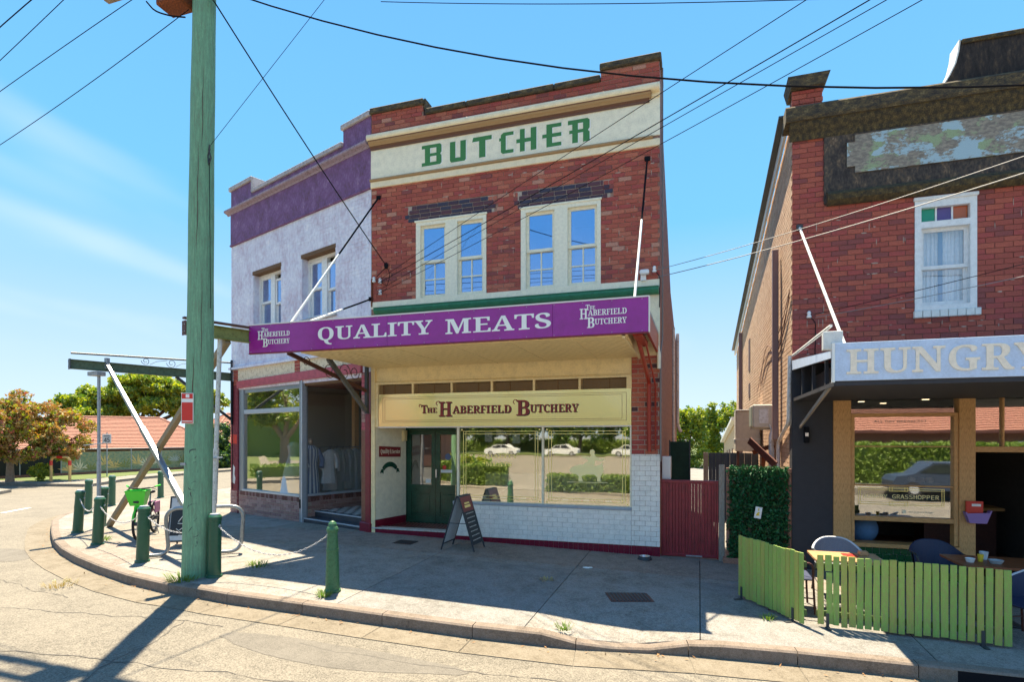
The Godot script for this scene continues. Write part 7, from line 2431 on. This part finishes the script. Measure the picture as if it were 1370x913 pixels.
func build_wires() -> void:
	wire("thick black service cable from the pole top down to the butcher's upper wall", [Vector3(-0.28, 8.70, 4.0), Vector3(0.39, 5.70, 0.03)], 0.05, 0.014)
	wire("heavy black cable sagging across the brick parapets from the pole to the right", [Vector3(-0.10, 8.78, 4.0), Vector3(15.5, 5.6, 3.4)], 1.15, 0.014)
	wire("thin wire from the pole's loop up to the upper right", [Vector3(-0.33, 6.50, 3.97), Vector3(1.75, 8.75, 3.66)], 0.0, 0.005)
	wire("thin wire along the top edge of the picture", [Vector3(2.0, 8.86, 2.96), Vector3(8.3, 7.33, 3.1)], 0.05, 0.007)
	wire("upper left wire, highest of the four", [Vector3(-9.57, 6.70, 4.05), Vector3(0.5, 10.9, 4.2)], 0.1, 0.008)
	wire("upper left wire, thick and second highest", [Vector3(-9.7, 6.6, 4.2), Vector3(0.2, 10.75, 4.0)], -0.55, 0.012)
	wire("upper left wire, third from the top", [Vector3(-11.2, 5.85, 4.2), Vector3(0.3, 9.9, 3.8)], -0.15, 0.008)
	wire("upper left wire that ends on the pole, lowest of the four", [Vector3(-9.5, 7.35, 2.9), Vector3(-0.68, 8.58, 4.05)], 0.12, 0.008)
	wire("wire from upper right to the butcher's left insulators, highest of the bundle", [Vector3(0.22, 5.40, 0.06), Vector3(9.0, 6.6, 5.2)], -0.05, 0.006)
	wire("wire from upper right to the butcher's left insulators, second of the bundle", [Vector3(0.20, 5.33, 0.06), Vector3(9.4, 6.5, 5.0)], 0.02, 0.008)
	wire("wire from upper right to the butcher's left insulators, third of the bundle", [Vector3(0.18, 5.16, 0.07), Vector3(9.4, 6.45, 4.9)], -0.02, 0.006)
	wire("wire from upper right to the butcher's left insulators, lowest of the bundle", [Vector3(0.17, 5.10, 0.06), Vector3(9.7, 6.45, 4.8)], 0.06, 0.006)
	wire("pale wire from the butcher's right insulator across the cafe, upper of the pair", [Vector3(5.98, 5.11, 0.04), Vector3(12.0, 5.2, 4.9)], 0.12, 0.007, M.wire_grey)
	wire("pale wire from the butcher's right insulator across the cafe, lower of the pair", [Vector3(6.02, 4.98, 0.04), Vector3(12.0, 5.0, 4.9)], 0.12, 0.009, M.wire_grey)
	wire("wire from the cafe's insulator off to the right, upper of the pair", [Vector3(8.58, 4.12, 0.07), Vector3(13.5, 4.85, 2.6)], 0.06, 0.007)
	wire("wire from the cafe's insulator off to the right, lower of the pair", [Vector3(8.60, 4.07, 0.07), Vector3(13.5, 4.6, 2.6)], 0.08, 0.007, M.wire_grey)
	# insulators on the walls
	var sets := [["insulator_set", "white insulators on a bracket at the butcher's upper left corner", [Vector3(0.10, 5.42, 0.05), Vector3(0.25, 5.38, 0.05), Vector3(0.25, 5.14, 0.05)]], ["insulator_set", "single white insulator at the butcher's upper right edge", [Vector3(5.95, 5.12, 0.05)]], ["insulator_set", "single white insulator on the cafe's brick wall above the charcoal pier", [Vector3(8.50, 4.12, 0.05)]]]
	for s in sets:
		var t := thing(s[0], s[1], "insulator", s[2][0])
		for p in s[2]:
			var mb := MB.new()
			mb.lathe(p - Vector3(0, 0.05, 0), [Vector2(0.0, 0.0), Vector2(0.035, 0.0), Vector2(0.04, 0.03), Vector2(0.025, 0.05), Vector2(0.035, 0.08), Vector2(0.022, 0.11), Vector2(0.0, 0.12)], 10)
			put(mb, "insulator", M.porcelain, t)
			put(TB([p + Vector3(0, -0.02, 0), p + Vector3(0, -0.02, -0.06)], 0.008, 5), "pin", M.iron_dark, t)
		if s[2].size() > 1:
			put(B(0.015, 0.045, 4.85, 5.45, 0.006, 0.03), "bracket_bar", M.rust, t)
			put(TB(bend([Vector3(0.39, 5.70, 0.03), Vector3(0.50, 5.5, 0.06), Vector3(0.42, 5.25, 0.06), Vector3(0.28, 5.36, 0.06)], 0.1), 0.007, 5), "jumper", M.wire, t)
			put(TB(bend([Vector3(0.39, 5.68, 0.03), Vector3(0.28, 5.58, 0.05), Vector3(0.16, 5.48, 0.05)], 0.1), 0.008, 5), "jumper", M.wire, t)
			var cl := MB.new()
			cl.ell(Vector3(0.39, 5.70, 0.04), Vector3(0.05, 0.07, 0.04), 6, 8)
			put(cl, "cable_clamp", M.wire, t)
		else:
			put(TB(bend([s[2][0] + Vector3(0.03, -0.05, 0), s[2][0] + Vector3(0.10, -0.14, 0.0), s[2][0] + Vector3(0.09, -0.7, 0.0)], 0.08), 0.008, 5), "jumper", M.wire, t)

# ---------------------------------------------------------------- across the side road, far left
func slab_at(called: String, poly: Array, y0: float, y1: float, m: Material) -> void:
	structure(PR(poly, from_top(y0), y1 - y0), called, m)

func build_far_left() -> void:
	slab_at("far_footpath", [-70, -5.2, -24.2, -8.6, -21.4, -9.1, -21.2, -9.5, -22.5, -11.8, -23.4, -14.3, -24.2, -20.0, -24.6, -46.0, -70, -46.0], -0.5, -0.21, M.slab_c)
	slab_at("far_footpath", [-70, 8.0, -20.0, 1.5, -20.3, -4.0, -20.8, -5.2, -21.6, -6.2, -24.0, -6.6, -70, -3.6], -0.5, -0.22, M.slab_c)
	slab_at("grass_verge", [-60, -7.6, -25.0, -9.6, -24.4, -11.8, -25.2, -15.0, -26.0, -20.0, -26.4, -40.0, -60, -40.0], -0.22, -0.195, M.grass)
	slab_at("grass_verge", [-60, 6.0, -22.0, 1.0, -22.2, -3.6, -25.0, -5.2, -60, -3.9], -0.23, -0.20, M.grass)
	# fence: dark mesh at the left, printed mesh banner panels further on
	var f := thing("mesh_fence", "long low wire fence hung with dark and patterned mesh across the side road", "fence", Vector3(-28.3, -0.2, -14.0))
	var a := Vector3(-29.6, -0.2, -5.0)
	var b := Vector3(-27.0, -0.2, -27.0)
	var n := 11
	for i in n + 1:
		var p := a.lerp(b, float(i) / n)
		put(TB([p, p + Vector3(0, 1.56, 0)], 0.03, 7), "fence_post", M.galv, f)
		if i < n:
			var q := a.lerp(b, float(i + 1) / n)
			var dark := i < 4
			var mb := MB.new()
			mb.bar(p + Vector3(0, 0.74, 0), q + Vector3(0, 0.74, 0), 0.02, 1.2)
			put(mb, "mesh_panel", M.mesh_black if dark else M.mural, f)
			put(TB([p + Vector3(0, 1.52, 0), q + Vector3(0, 1.52, 0)], 0.022, 6), "fence_rail", M.galv, f)
			if not dark:
				# printed leaf fans on the banner
				var u := (q - p).normalized()
				var xf := Transform3D(Basis(u, Vector3.UP, u.cross(Vector3.UP)), p)
				if xf.basis.z.x < 0.0:
					xf.basis.z = -xf.basis.z
				xf.origin += xf.basis.z * 0.0105
				for k in 3:
					var c := Vector2(p.distance_to(q) * (0.2 + 0.3 * k), rng.randf_range(0.2, 0.6))
					var fan := MB.new()
					for l in 7:
						var an := lerpf(0.25, 2.9, l / 6.0) + rng.randf_range(-0.1, 0.1)
						var d := Vector2(cos(an), sin(an))
						var o := d.orthogonal() * 0.045
						var ln := rng.randf_range(0.4, 0.75)
						fan.prism(PackedVector2Array([c, c + d * ln * 0.5 - o, c + d * ln, c + d * ln * 0.5 + o]), xf, 0.002 + 0.0005 * l)
					put(fan, "banner_print", [M.beam_moss, M.cloth_sage, M.hoop_yellow, M.stucco_cream][rng.randi() % 4], f)
			var kb := MB.new()
			kb.bar(p + Vector3(0.1, 0.07, 0), q + Vector3(0.1, 0.07, 0), 0.1, 0.15)
			put(kb, "plinth", M.house_wall, f)
	# hoop barrier
	var h := thing("hoop_barrier", "yellow hoop barrier with red bands across the side road", "barrier", Vector3(-24.3, -0.2, -10.0))
	var p0 := Vector3(-24.7, -0.2, -9.85)
	var p1 := Vector3(-23.8, -0.2, -10.15)
	var up := Vector3(0, 1.22, 0)
	put(TB(bend([p0, p0 + up, p1 + up, p1], 0.24, 7), 0.065, 12), "hoop", M.hoop_yellow, h)
	for p in [p0, p1]:
		put(TB([p + up * 0.66, p + up * 0.86], 0.073, 12), "red_band", M.red_plastic, h)
	put(TB([p0.lerp(p1, 0.34) + up, p0.lerp(p1, 0.64) + up], 0.073, 12), "red_band", M.red_plastic, h)
	# road sign
	var s := thing("road_sign", "small square road sign on a grey post before the red roofed house", "sign", Vector3(-25.4, -0.2, -13.3))
	put(TB([Vector3(-25.4, -0.2, -13.3), Vector3(-25.4, 2.3, -13.3)], 0.03, 7), "sign_post", M.galv, s)
	var bs := Basis(Vector3.UP, deg_to_rad(48.0))
	var pl := MB.new()
	pl.box(Vector3(-25.36, 1.95, -13.26), Vector3(0.42, 0.52, 0.02), 0.006, bs)
	put(pl, "sign_plate", M.board_white, s)
	var rg := MB.new()
	rg.box(Vector3(-25.36, 2.1, -13.26) + bs.z * 0.011, Vector3(0.3, 0.05, 0.004), 0.0, bs)
	put(rg, "sign_print", M.iron_dark, s)
	lettering(s, "sign_print", "45", "Droid Sans", 700, -0.14, 0.14, -0.2, 0.06, Transform3D(bs, Vector3(-25.36, 1.95, -13.26) + bs.z * 0.0105), M.iron_dark, 0.006)
	# houses beyond the fence
	house("tiled_house", "low brick house with hipped red tile roof beyond the mesh fence", Vector3(-41.0, -1.6, -25.0), 17.0, 11.0, 1.15, 3.7, 52.0)
	house("tiled_house", "second red roof further right behind the dark shrub", Vector3(-38.0, -1.6, -38.0), 13.0, 10.0, 1.3, 4.4, 70.0)
	tree("crepe_myrtle", "spreading orange and pink blossomed tree at the left edge", Vector3(-26.2, -0.2, -8.9), 1.1, 0.16, [[Vector3(0.3, 2.9, 0.3), Vector3(2.0, 1.3, 1.7)], [Vector3(1.2, 2.6, -1.7), Vector3(1.5, 1.1, 1.5)], [Vector3(-0.6, 3.0, 1.9), Vector3(1.6, 1.3, 1.5)], [Vector3(0.9, 1.8, 0.2), Vector3(1.2, 0.8, 1.5)], [Vector3(1.0, 3.6, -0.3), Vector3(1.5, 0.9, 1.4)], [Vector3(0.8, 2.4, 2.4), Vector3(1.3, 1.0, 1.2)], [Vector3(1.6, 1.5, -1.2), Vector3(1.1, 0.7, 1.1)], [Vector3(0.2, 2.2, 1.2), Vector3(1.5, 1.1, 1.4)]], [M.leaf_orange, M.leaf_lime, M.leaf_mid, M.leaf_lime, M.leaf_pink], 10000, 0.08, M.bark_pale)
	tree("umbrella_tree", "wide flat crowned lime green tree behind the red roofs", Vector3(-50.0, -1.6, -35.5), 4.6, 0.42, [[Vector3(0, 8.2, 0), Vector3(3.6, 1.5, 3.2)], [Vector3(3.4, 8.6, -2.2), Vector3(2.8, 1.3, 2.6)], [Vector3(-3.6, 7.6, 2.0), Vector3(2.8, 1.5, 2.6)], [Vector3(0.4, 9.2, -0.4), Vector3(3.6, 1.5, 3.0)], [Vector3(-1.6, 7.0, 1.6), Vector3(2.6, 1.4, 2.4)], [Vector3(3.0, 7.2, -1.4), Vector3(2.4, 1.3, 2.2)], [Vector3(-2.4, 6.2, 3.4), Vector3(2.2, 1.2, 2.0)], [Vector3(5.6, 7.6, -3.8), Vector3(2.0, 1.2, 1.8)], [Vector3(-5.0, 5.6, 3.4), Vector3(1.8, 1.4, 1.8)], [Vector3(-4.4, 4.2, 4.4), Vector3(1.9, 1.5, 1.9)], [Vector3(-6.0, 6.8, 3.0), Vector3(1.9, 1.3, 1.9)], [Vector3(1.8, 6.9, 0.4), Vector3(2.4, 1.0, 2.2)]], [M.leaf_lime, M.leaf_mid], 19000, 0.17, M.bark)
	tree("dark_shrub", "dense dark green shrub behind the fence next to the pole", Vector3(-27.0, -0.8, -22.8), 0.0, 0.1, [[Vector3(0, 1.6, 0), Vector3(1.3, 1.6, 1.3)], [Vector3(0.6, 2.2, -1.6), Vector3(1.2, 1.6, 1.3)], [Vector3(-0.4, 2.8, -0.7), Vector3(0.9, 1.2, 0.9)], [Vector3(0.2, 1.3, 1.4), Vector3(0.9, 1.2, 0.9)]], [M.leaf_dark, M.leaf_mid], 3600, 0.10, M.bark)
	tree("flowering_shrub", "orange flowering shrub glimpsed right of the utility pole", Vector3(-24.4, -0.2, -26.5), 0.5, 0.08, [[Vector3(0, 2.4, 0), Vector3(1.3, 1.3, 1.3)], [Vector3(0.6, 1.4, -0.8), Vector3(1.2, 1.1, 1.2)]], [M.leaf_orange, M.leaf_lime, M.leaf_pink], 1500, 0.08, M.bark_pale)
	tree("low_shrub", "pale green low shrub at the foot of the spreading tree", Vector3(-25.2, -0.2, -9.7), 0.0, 0.1, [[Vector3(0, 0.45, 0), Vector3(0.5, 0.45, 0.5)]], [M.leaf_lime, M.leaf_mid], 420, 0.06, M.bark)

func house(called: String, label: String, c: Vector3, w: float, d: float, eave: float, ridge: float, turn: float) -> void:
	var t := thing(called, label, "house", c, "", turn, true)
	var e := eave - c.y
	var r := ridge - c.y
	put(B(-w * 0.5 + 0.5, w * 0.5 - 0.5, 0.0, e, -d * 0.5 + 0.5, d * 0.5 - 0.5), "wall", M.house_wall, t)
	var k := d * 0.42
	var p := [Vector3(-w * 0.5, e, d * 0.5), Vector3(w * 0.5, e, d * 0.5), Vector3(w * 0.5, e, -d * 0.5), Vector3(-w * 0.5, e, -d * 0.5)]
	var g0 := Vector3(-w * 0.5 + k, r, 0)
	var g1 := Vector3(w * 0.5 - k, r, 0)
	var m := MB.new()
	# courses of tiles as real steps
	var faces := [[p[0], p[1], g1, g0], [p[2], p[3], g0, g1], [p[1], p[2], g1, g1], [p[3], p[0], g0, g0]]
	for f in faces:
		var n := 22
		var nrm: Vector3 = (f[1] - f[0]).cross(f[3] - f[0]).normalized()
		if nrm.y < 0.0:
			nrm = -nrm
		for i in n:
			var t0 := float(i) / n
			var t1 := float(i + 1) / n
			var a: Vector3 = f[0].lerp(f[3], t0) + nrm * 0.05
			var b: Vector3 = f[1].lerp(f[2], t0) + nrm * 0.05
			var cc: Vector3 = f[1].lerp(f[2], t1)
			var dd: Vector3 = f[0].lerp(f[3], t1)
			m.quad(a, b, cc, dd, nrm)
			m.quad(a, b, b - nrm * 0.05, a - nrm * 0.05, Vector3(nrm.x, -0.2, nrm.z))
	var rf := put(m, "roof", M.tile_roof, t)
	var rc := MB.new()
	rc.tube([g0, g1], 0.12, 8)
	for q in [[p[0], g0], [p[1], g1], [p[2], g1], [p[3], g0]]:
		rc.tube([q[0] + Vector3.UP * 0.05, q[1]], 0.11, 7)
	put(rc, "ridge_capping", M.tile_roof, rf)
	var gt := MB.new()
	for i in 4:
		gt.bar(p[i] + Vector3(0, -0.06, 0), p[(i + 1) % 4] + Vector3(0, -0.06, 0), 0.12, 0.12)
	put(gt, "gutter", M.iron_brown, t)
	for x in [-w * 0.3, 0.0, w * 0.3]:
		for s in [-1.0, 1.0]:
			var wn := put(B(x - 0.7, x + 0.7, e - 1.9, e - 0.6, s * (d * 0.5 - 0.52), s * (d * 0.5 - 0.47)), "window", M.window_white, t)
			put(B(x - 0.62, x + 0.62, e - 1.82, e - 0.68, s * (d * 0.5 - 0.469), s * (d * 0.5 - 0.46)), "pane", M.car_glass, wn)

# ---------------------------------------------------------------- the other side of the street, mirrored in the shop windows
func hedge(called: String, label: String, x0: float, x1: float, y0: float, y1: float, z0: float, z1: float, n: int, size: float) -> void:
	var t := thing(called, label, "hedge", Vector3((x0 + x1) * 0.5, y0, (z0 + z1) * 0.5))
	put(B(x0 + 0.1, x1 - 0.1, y0, y1 - 0.1, z0 + 0.12, z1 - 0.12), "hedge_core", M.leaf_hedge, t)
	var pts := []
	for i in n:
		var p := Vector3(rng.randf_range(x0, x1), rng.randf_range(y0, y1), rng.randf_range(z0, z1))
		if rng.randf() < 0.6:
			p.z = z0 + absf(rng.randfn()) * 0.08
		elif rng.randf() < 0.5:
			p.y = y1 - absf(rng.randfn()) * 0.06
		pts.append(p)
	scatter(t, "hedge_leaves", leaf_mesh(size, M.leaf_hedge, 5, 9), pts)

func build_across() -> void:
	slab_at("traffic_island", [-8.0, 14.4, 4.9, 12.0, 5.2, 12.3, 5.0, 13.6, -8.0, 16.2], -0.6, -0.22, M.slab_c)
	hedge("island_hedge", "low clipped hedge on the traffic island across the road", 0.6, 4.8, -0.22, 0.45, 12.55, 13.3, 1500, 0.05)
	hedge("island_planting", "loose planting at the left end of the traffic island", -6.5, -1.8, -0.22, 0.75, 14.2, 15.2, 1500, 0.06)
	slab_at("opposite_footpath", [7.0, 18.5, 60, 18.0, 60, 60, 7.0, 60], -0.7, -0.24, M.slab_c)
	slab_at("opposite_verge", [-70, 63.8, 7.0, 61.8, 7.0, 90, -70, 90], -0.9, -0.24, M.grass)
	slab_at("side_road", [-60, 33.9, 7.0, 33.9, 7.0, 62.0, -60, 64.0], -1.2, -0.41, M.asphalt)
	hedge("garden_hedge", "tall clipped garden hedge across the street", 9.0, 26.0, -0.24, 1.75, 21.0, 22.0, 5200, 0.07)
	house("verandah_house", "red roofed house behind the garden hedge across the street", Vector3(18.0, -0.3, 31.0), 18.0, 11.0, 2.4, 5.2, 0.0)
	house("brick_bungalow", "brick bungalow with red roof across the street, left of the trees", Vector3(-22.0, -0.3, 32.0), 16.0, 11.0, 2.8, 5.4, -14.0)
	for e in [[-30.0, 67.0, "round green street tree across the road, leftmost in the row"], [-20.0, 69.0, "round green street tree across the road, second in the row"], [-9.0, 67.5, "round green street tree across the road, third in the row"], [2.5, 69.5, "round green street tree across the road, rightmost in the row"]]:
		tree("street_tree", e[2], Vector3(e[0], -0.3, e[1]), 2.4, 0.28, [[Vector3(0, 5.6, 0), Vector3(5.2, 3.6, 3.6)], [Vector3(3.2, 4.0, 0.4), Vector3(3.4, 2.7, 2.7)], [Vector3(-3.4, 4.2, -0.3), Vector3(3.4, 2.8, 2.7)]], [M.leaf_mid, M.leaf_dark, M.leaf_lime], 2400, 0.28, M.bark, "trees across the road")
	hedge("verge_hedge", "dark hedge along the verge across the road", -44.0, 7.0, -0.24, 1.6, 72.5, 73.6, 2600, 0.16)
	tree("island_shrub", "loose green shrub on the left part of the traffic island", Vector3(-4.6, -0.22, 15.0), 0.0, 0.1, [[Vector3(0, 0.7, 0), Vector3(1.5, 0.8, 0.6)], [Vector3(1.3, 0.6, 0.2), Vector3(0.9, 0.7, 0.6)]], [M.leaf_lime, M.leaf_mid], 1200, 0.09, M.bark)
	tree("street_tree", "leaning pale barked tree on the lawn to the left of the shops", Vector3(-30.0, -0.25, 3.4), 2.2, 0.34, [[Vector3(0, 5.0, 0), Vector3(3.4, 2.0, 3.0)], [Vector3(2.0, 4.6, 1.6), Vector3(2.0, 1.5, 2.0)], [Vector3(-1.0, 4.8, -1.8), Vector3(2.2, 1.6, 2.0)]], [M.leaf_mid, M.leaf_lime], 3200, 0.12, M.bark_pale, "trees across the road")
	hedge("boundary_hedge", "high dark boundary hedge on the lawn far left of the shops", -64.0, -62.0, -0.4, 4.6, -14.0, 40.0, 2600, 0.3)
	hedge("verge_planting", "bright low planting on the verge left of the shops", -24.0, -22.6, -0.22, 0.45, 0.6, 5.0, 900, 0.06)
	# white car parked beside the photographer
	var c := thing("parked_car", "white hatchback parked across the road, mirrored in the butcher's window", "car", Vector3(-0.9, -0.3, 57.6))
	var y0 := -0.28
	var zc := 56.8
	put(PR([-3.0, 0.30, -3.02, 0.62, -2.85, 0.85, -2.2, 0.95, -1.6, 1.42, -0.3, 1.46, 0.35, 1.05, 0.95, 0.92, 1.18, 0.70, 1.2, 0.32, 0.85, 0.26, -2.7, 0.26], Transform3D(Basis.IDENTITY, Vector3(0, y0, zc)), 1.6), "body", M.car_white, c)
	put(PR([-2.05, 0.98, -1.55, 1.36, -0.95, 1.38, -0.95, 0.98], Transform3D(Basis.IDENTITY, Vector3(0, y0, zc - 0.01)), 0.012), "side_window", M.car_glass, c)
	put(PR([-0.85, 0.98, -0.85, 1.39, -0.35, 1.39, 0.2, 1.04, 0.2, 0.98], Transform3D(Basis.IDENTITY, Vector3(0, y0, zc - 0.01)), 0.012), "side_window", M.car_glass, c)
	for x in [-2.25, 0.45]:
		for z in [zc - 0.02, zc + 1.42]:
			var w := put(MB.new(), "wheel", M.rubber, c)
			put(TB([Vector3(x, y0 + 0.31, z), Vector3(x, y0 + 0.31, z + 0.2)], 0.31, 20), "tyre", M.rubber, w)
			put(TB([Vector3(x, y0 + 0.31, z - 0.01), Vector3(x, y0 + 0.31, z + 0.21)], 0.19, 16), "rim", M.silver, w)

	var dk := copy_of(c, "parked_car", "dark blue hatchback parked before the garden hedge across the street", Vector3(16.5, -0.45, 17.4))
	for ch in dk.get_children():
		if String(ch.name).begins_with("body"):
			ch.material_override = M.navy_steel
	copy_of(c, "parked_car", "second white hatchback parked farther left across the road", Vector3(-9.2, -0.3, 58.0))
	copy_of(c, "parked_car", "third white hatchback parked farthest left across the road", Vector3(-17.0, -0.3, 58.4))

func crack_line(mb: MB, a: Vector2, b: Vector2, wob: float, w: float) -> void:
	var n := int(a.distance_to(b) / 0.12) + 2
	var prev: Vector2 = a
	var side := (b - a).orthogonal().normalized()
	var drift := 0.0
	for i in range(1, n + 1):
		drift = drift * 0.85 + rng.randf_range(-1, 1) * wob
		var q := a.lerp(b, float(i) / n) + side * drift
		var ww := w * rng.randf_range(0.4, 1.3)
		var d := (q - prev).normalized().orthogonal() * ww
		var y := 0.0045
		mb.quad(Vector3(prev.x - d.x, road_y(prev.x, prev.y) + y, prev.y - d.y), Vector3(prev.x + d.x, road_y(prev.x, prev.y) + y, prev.y + d.y), Vector3(q.x + d.x, road_y(q.x, q.y) + y, q.y + d.y), Vector3(q.x - d.x, road_y(q.x, q.y) + y, q.y - d.y), Vector3.UP)
		prev = q

# ---------------------------------------------------------------- small things lying about
func build_litter() -> void:
	var pa := MB.new()
	var p := gpt(4.94, 1.35, 0.012)
	pa.ell(p, Vector3(0.07, 0.014, 0.035), 6, 10)
	pa.ell(p + Vector3(0.06, 0.004, -0.01), Vector3(0.045, 0.012, 0.03), 6, 10)
	tag(put(pa, "paper_scrap", M.paper), "crumpled white paper scrap lying on the footpath before the tiles", "litter")
	tuft("grass_tuft", "green weeds round the foot of the utility pole", gpt(-0.62, 4.2), 0.28, 0.13, 170, M.blade)
	tuft("grass_tuft", "small weed tuft at the foot of the nearest bollard", gpt(1.84, 4.18), 0.14, 0.09, 80, M.blade)
	tuft("grass_tuft", "weeds in the sunlit joint right of the pole", gpt(-0.15, 3.2), 0.2, 0.09, 90, M.blade)
	tuft("grass_tuft", "yellowish weeds near the bollard on the kerb corner", gpt(-5.1, 2.1), 0.2, 0.10, 80, M.blade)
	tuft("grass_tuft", "dry grass growing in the gutter at the left corner", Vector3(-2.7, road_y(-2.7, 4.5) + 0.02, 4.55), 0.3, 0.08, 90, M.blade_dry)
	tuft("grass_tuft", "tiny weed in the kerb joint by the driveway", gpt(5.2, 4.2), 0.12, 0.07, 50, M.blade)
	tuft("grass_tuft", "weed tuft where the angled fence panel meets the footpath", gpt(7.55, 3.0), 0.12, 0.07, 50, M.blade)
	tuft("grass_tuft", "moss and weeds in a joint in the middle of the footpath", gpt(4.5, 2.3), 0.14, 0.05, 50, M.blade_dry)
	var cr := MB.new()
	for e in [[-6.5, 3.9, -1.9, 5.0], [-3.0, 5.6, 1.2, 5.3], [-1.6, 6.9, 3.4, 6.2], [2.4, 5.4, 6.6, 5.35], [4.4, 5.9, 8.2, 5.6], [-8.5, 3.6, -4.0, 6.4], [-12.0, 2.6, -7.6, 3.5], [5.2, 6.6, 9.0, 5.7], [0.6, 5.3, 1.4, 7.6]]:
		crack_line(cr, Vector2(e[0], e[1]), Vector2(e[2], e[3]), 0.035, 0.006)
	structure(cr, "road_cracks", M.joint)
	var pt := MB.new()
	for e in [[-7.0, 3.2, 1.6, 0.5], [2.9, 5.55, 1.5, 0.28], [7.2, 5.2, 1.1, 0.35]]:
		var pts := []
		for i in 22:
			var an := TAU * i / 22
			var k := 1.0 + 0.12 * sin(an * 3.0 + e[0]) + rng.randf_range(-0.05, 0.05)
			pts.append(Vector2(e[0] + cos(an) * e[2] * k, e[1] + sin(an) * e[3] * k))
		for i in 22:
			var a: Vector2 = pts[i]
			var b: Vector2 = pts[(i + 1) % 22]
			pt.tri(Vector3(e[0], road_y(e[0], e[1]) + 0.004, e[1]), Vector3(a.x, road_y(a.x, a.y) + 0.003, a.y), Vector3(b.x, road_y(b.x, b.y) + 0.003, b.y), Vector3.UP)
	structure(pt, "road_patch", M.asphalt_patch)
	# pipe end in the kerb
	var dp := thing("drain_pipe_end", "rusty pipe mouth in the kerb face right of the driveway", "pipe", Vector3(7.0, -0.33, 4.14))
	put(TB([Vector3(7.02, -0.325, 4.0), Vector3(7.05, -0.325, 4.135)], 0.045, 14), "pipe_ring", M.rust, dp)
	put(TB([Vector3(7.02, -0.325, 4.0), Vector3(7.0505, -0.325, 4.137)], 0.034, 14), "pipe_bore", M.wire, dp)
	# gully mouth in the kerb, far right
	var gm := thing("kerb_inlet", "dark gully mouth under a concrete lintel in the kerb, far right", "drain", Vector3(9.5, -0.45, 3.95))
	var ka := Vector2(9.02, 3.965)
	var kb2 := Vector2(10.6, 3.872)
	var kd := (kb2 - ka).normalized()
	var kx := Transform3D(Basis(Vector3(kd.x, 0, kd.y), Vector3.UP, Vector3(-kd.y, 0, kd.x)), Vector3(ka.x, 0, ka.y))
	var len := ka.distance_to(kb2)
	var lip := MB.new()
	lip.prism(P2([0.0, -0.462, len, -0.50, len, -0.355, 0.10, -0.318, 0.0, -0.345]), Transform3D(kx.basis, kx.origin - kx.basis.z * 0.02), 0.024)
	put(lip, "gully_mouth", M.wire, gm)
	# dead leaves along the gutter
	var lm := MB.new()
	var kp := resample(kerb_line, 0.05)
	for i in 260:
		var k := rng.randi() % kp.size()
		if kp[k].x < -9.0:
			continue
		var d: Vector2 = (kp[mini(kp.size() - 1, k + 1)] - kp[maxi(0, k - 1)]).normalized()
		var q: Vector2 = kp[k] - Vector2(d.y, -d.x) * (0.02 + absf(rng.randfn()) * 0.09)
		var c := Vector3(q.x, road_y(q.x, q.y) + 0.02, q.y)
		var a := Vector3(rng.randf_range(-1, 1), rng.randf_range(0, 0.4), rng.randf_range(-1, 1)).normalized() * rng.randf_range(0.012, 0.03)
		var b := a.cross(Vector3.UP).normalized() * 0.010
		lm.quad(c - a, c + b, c + a, c - b, Vector3.UP)
	var o := put(lm, "leaf_litter", M.leaf_litter)
	stuff(o)
	tag(o, "scattered dead leaves and twigs lying along the gutter", "leaf litter")
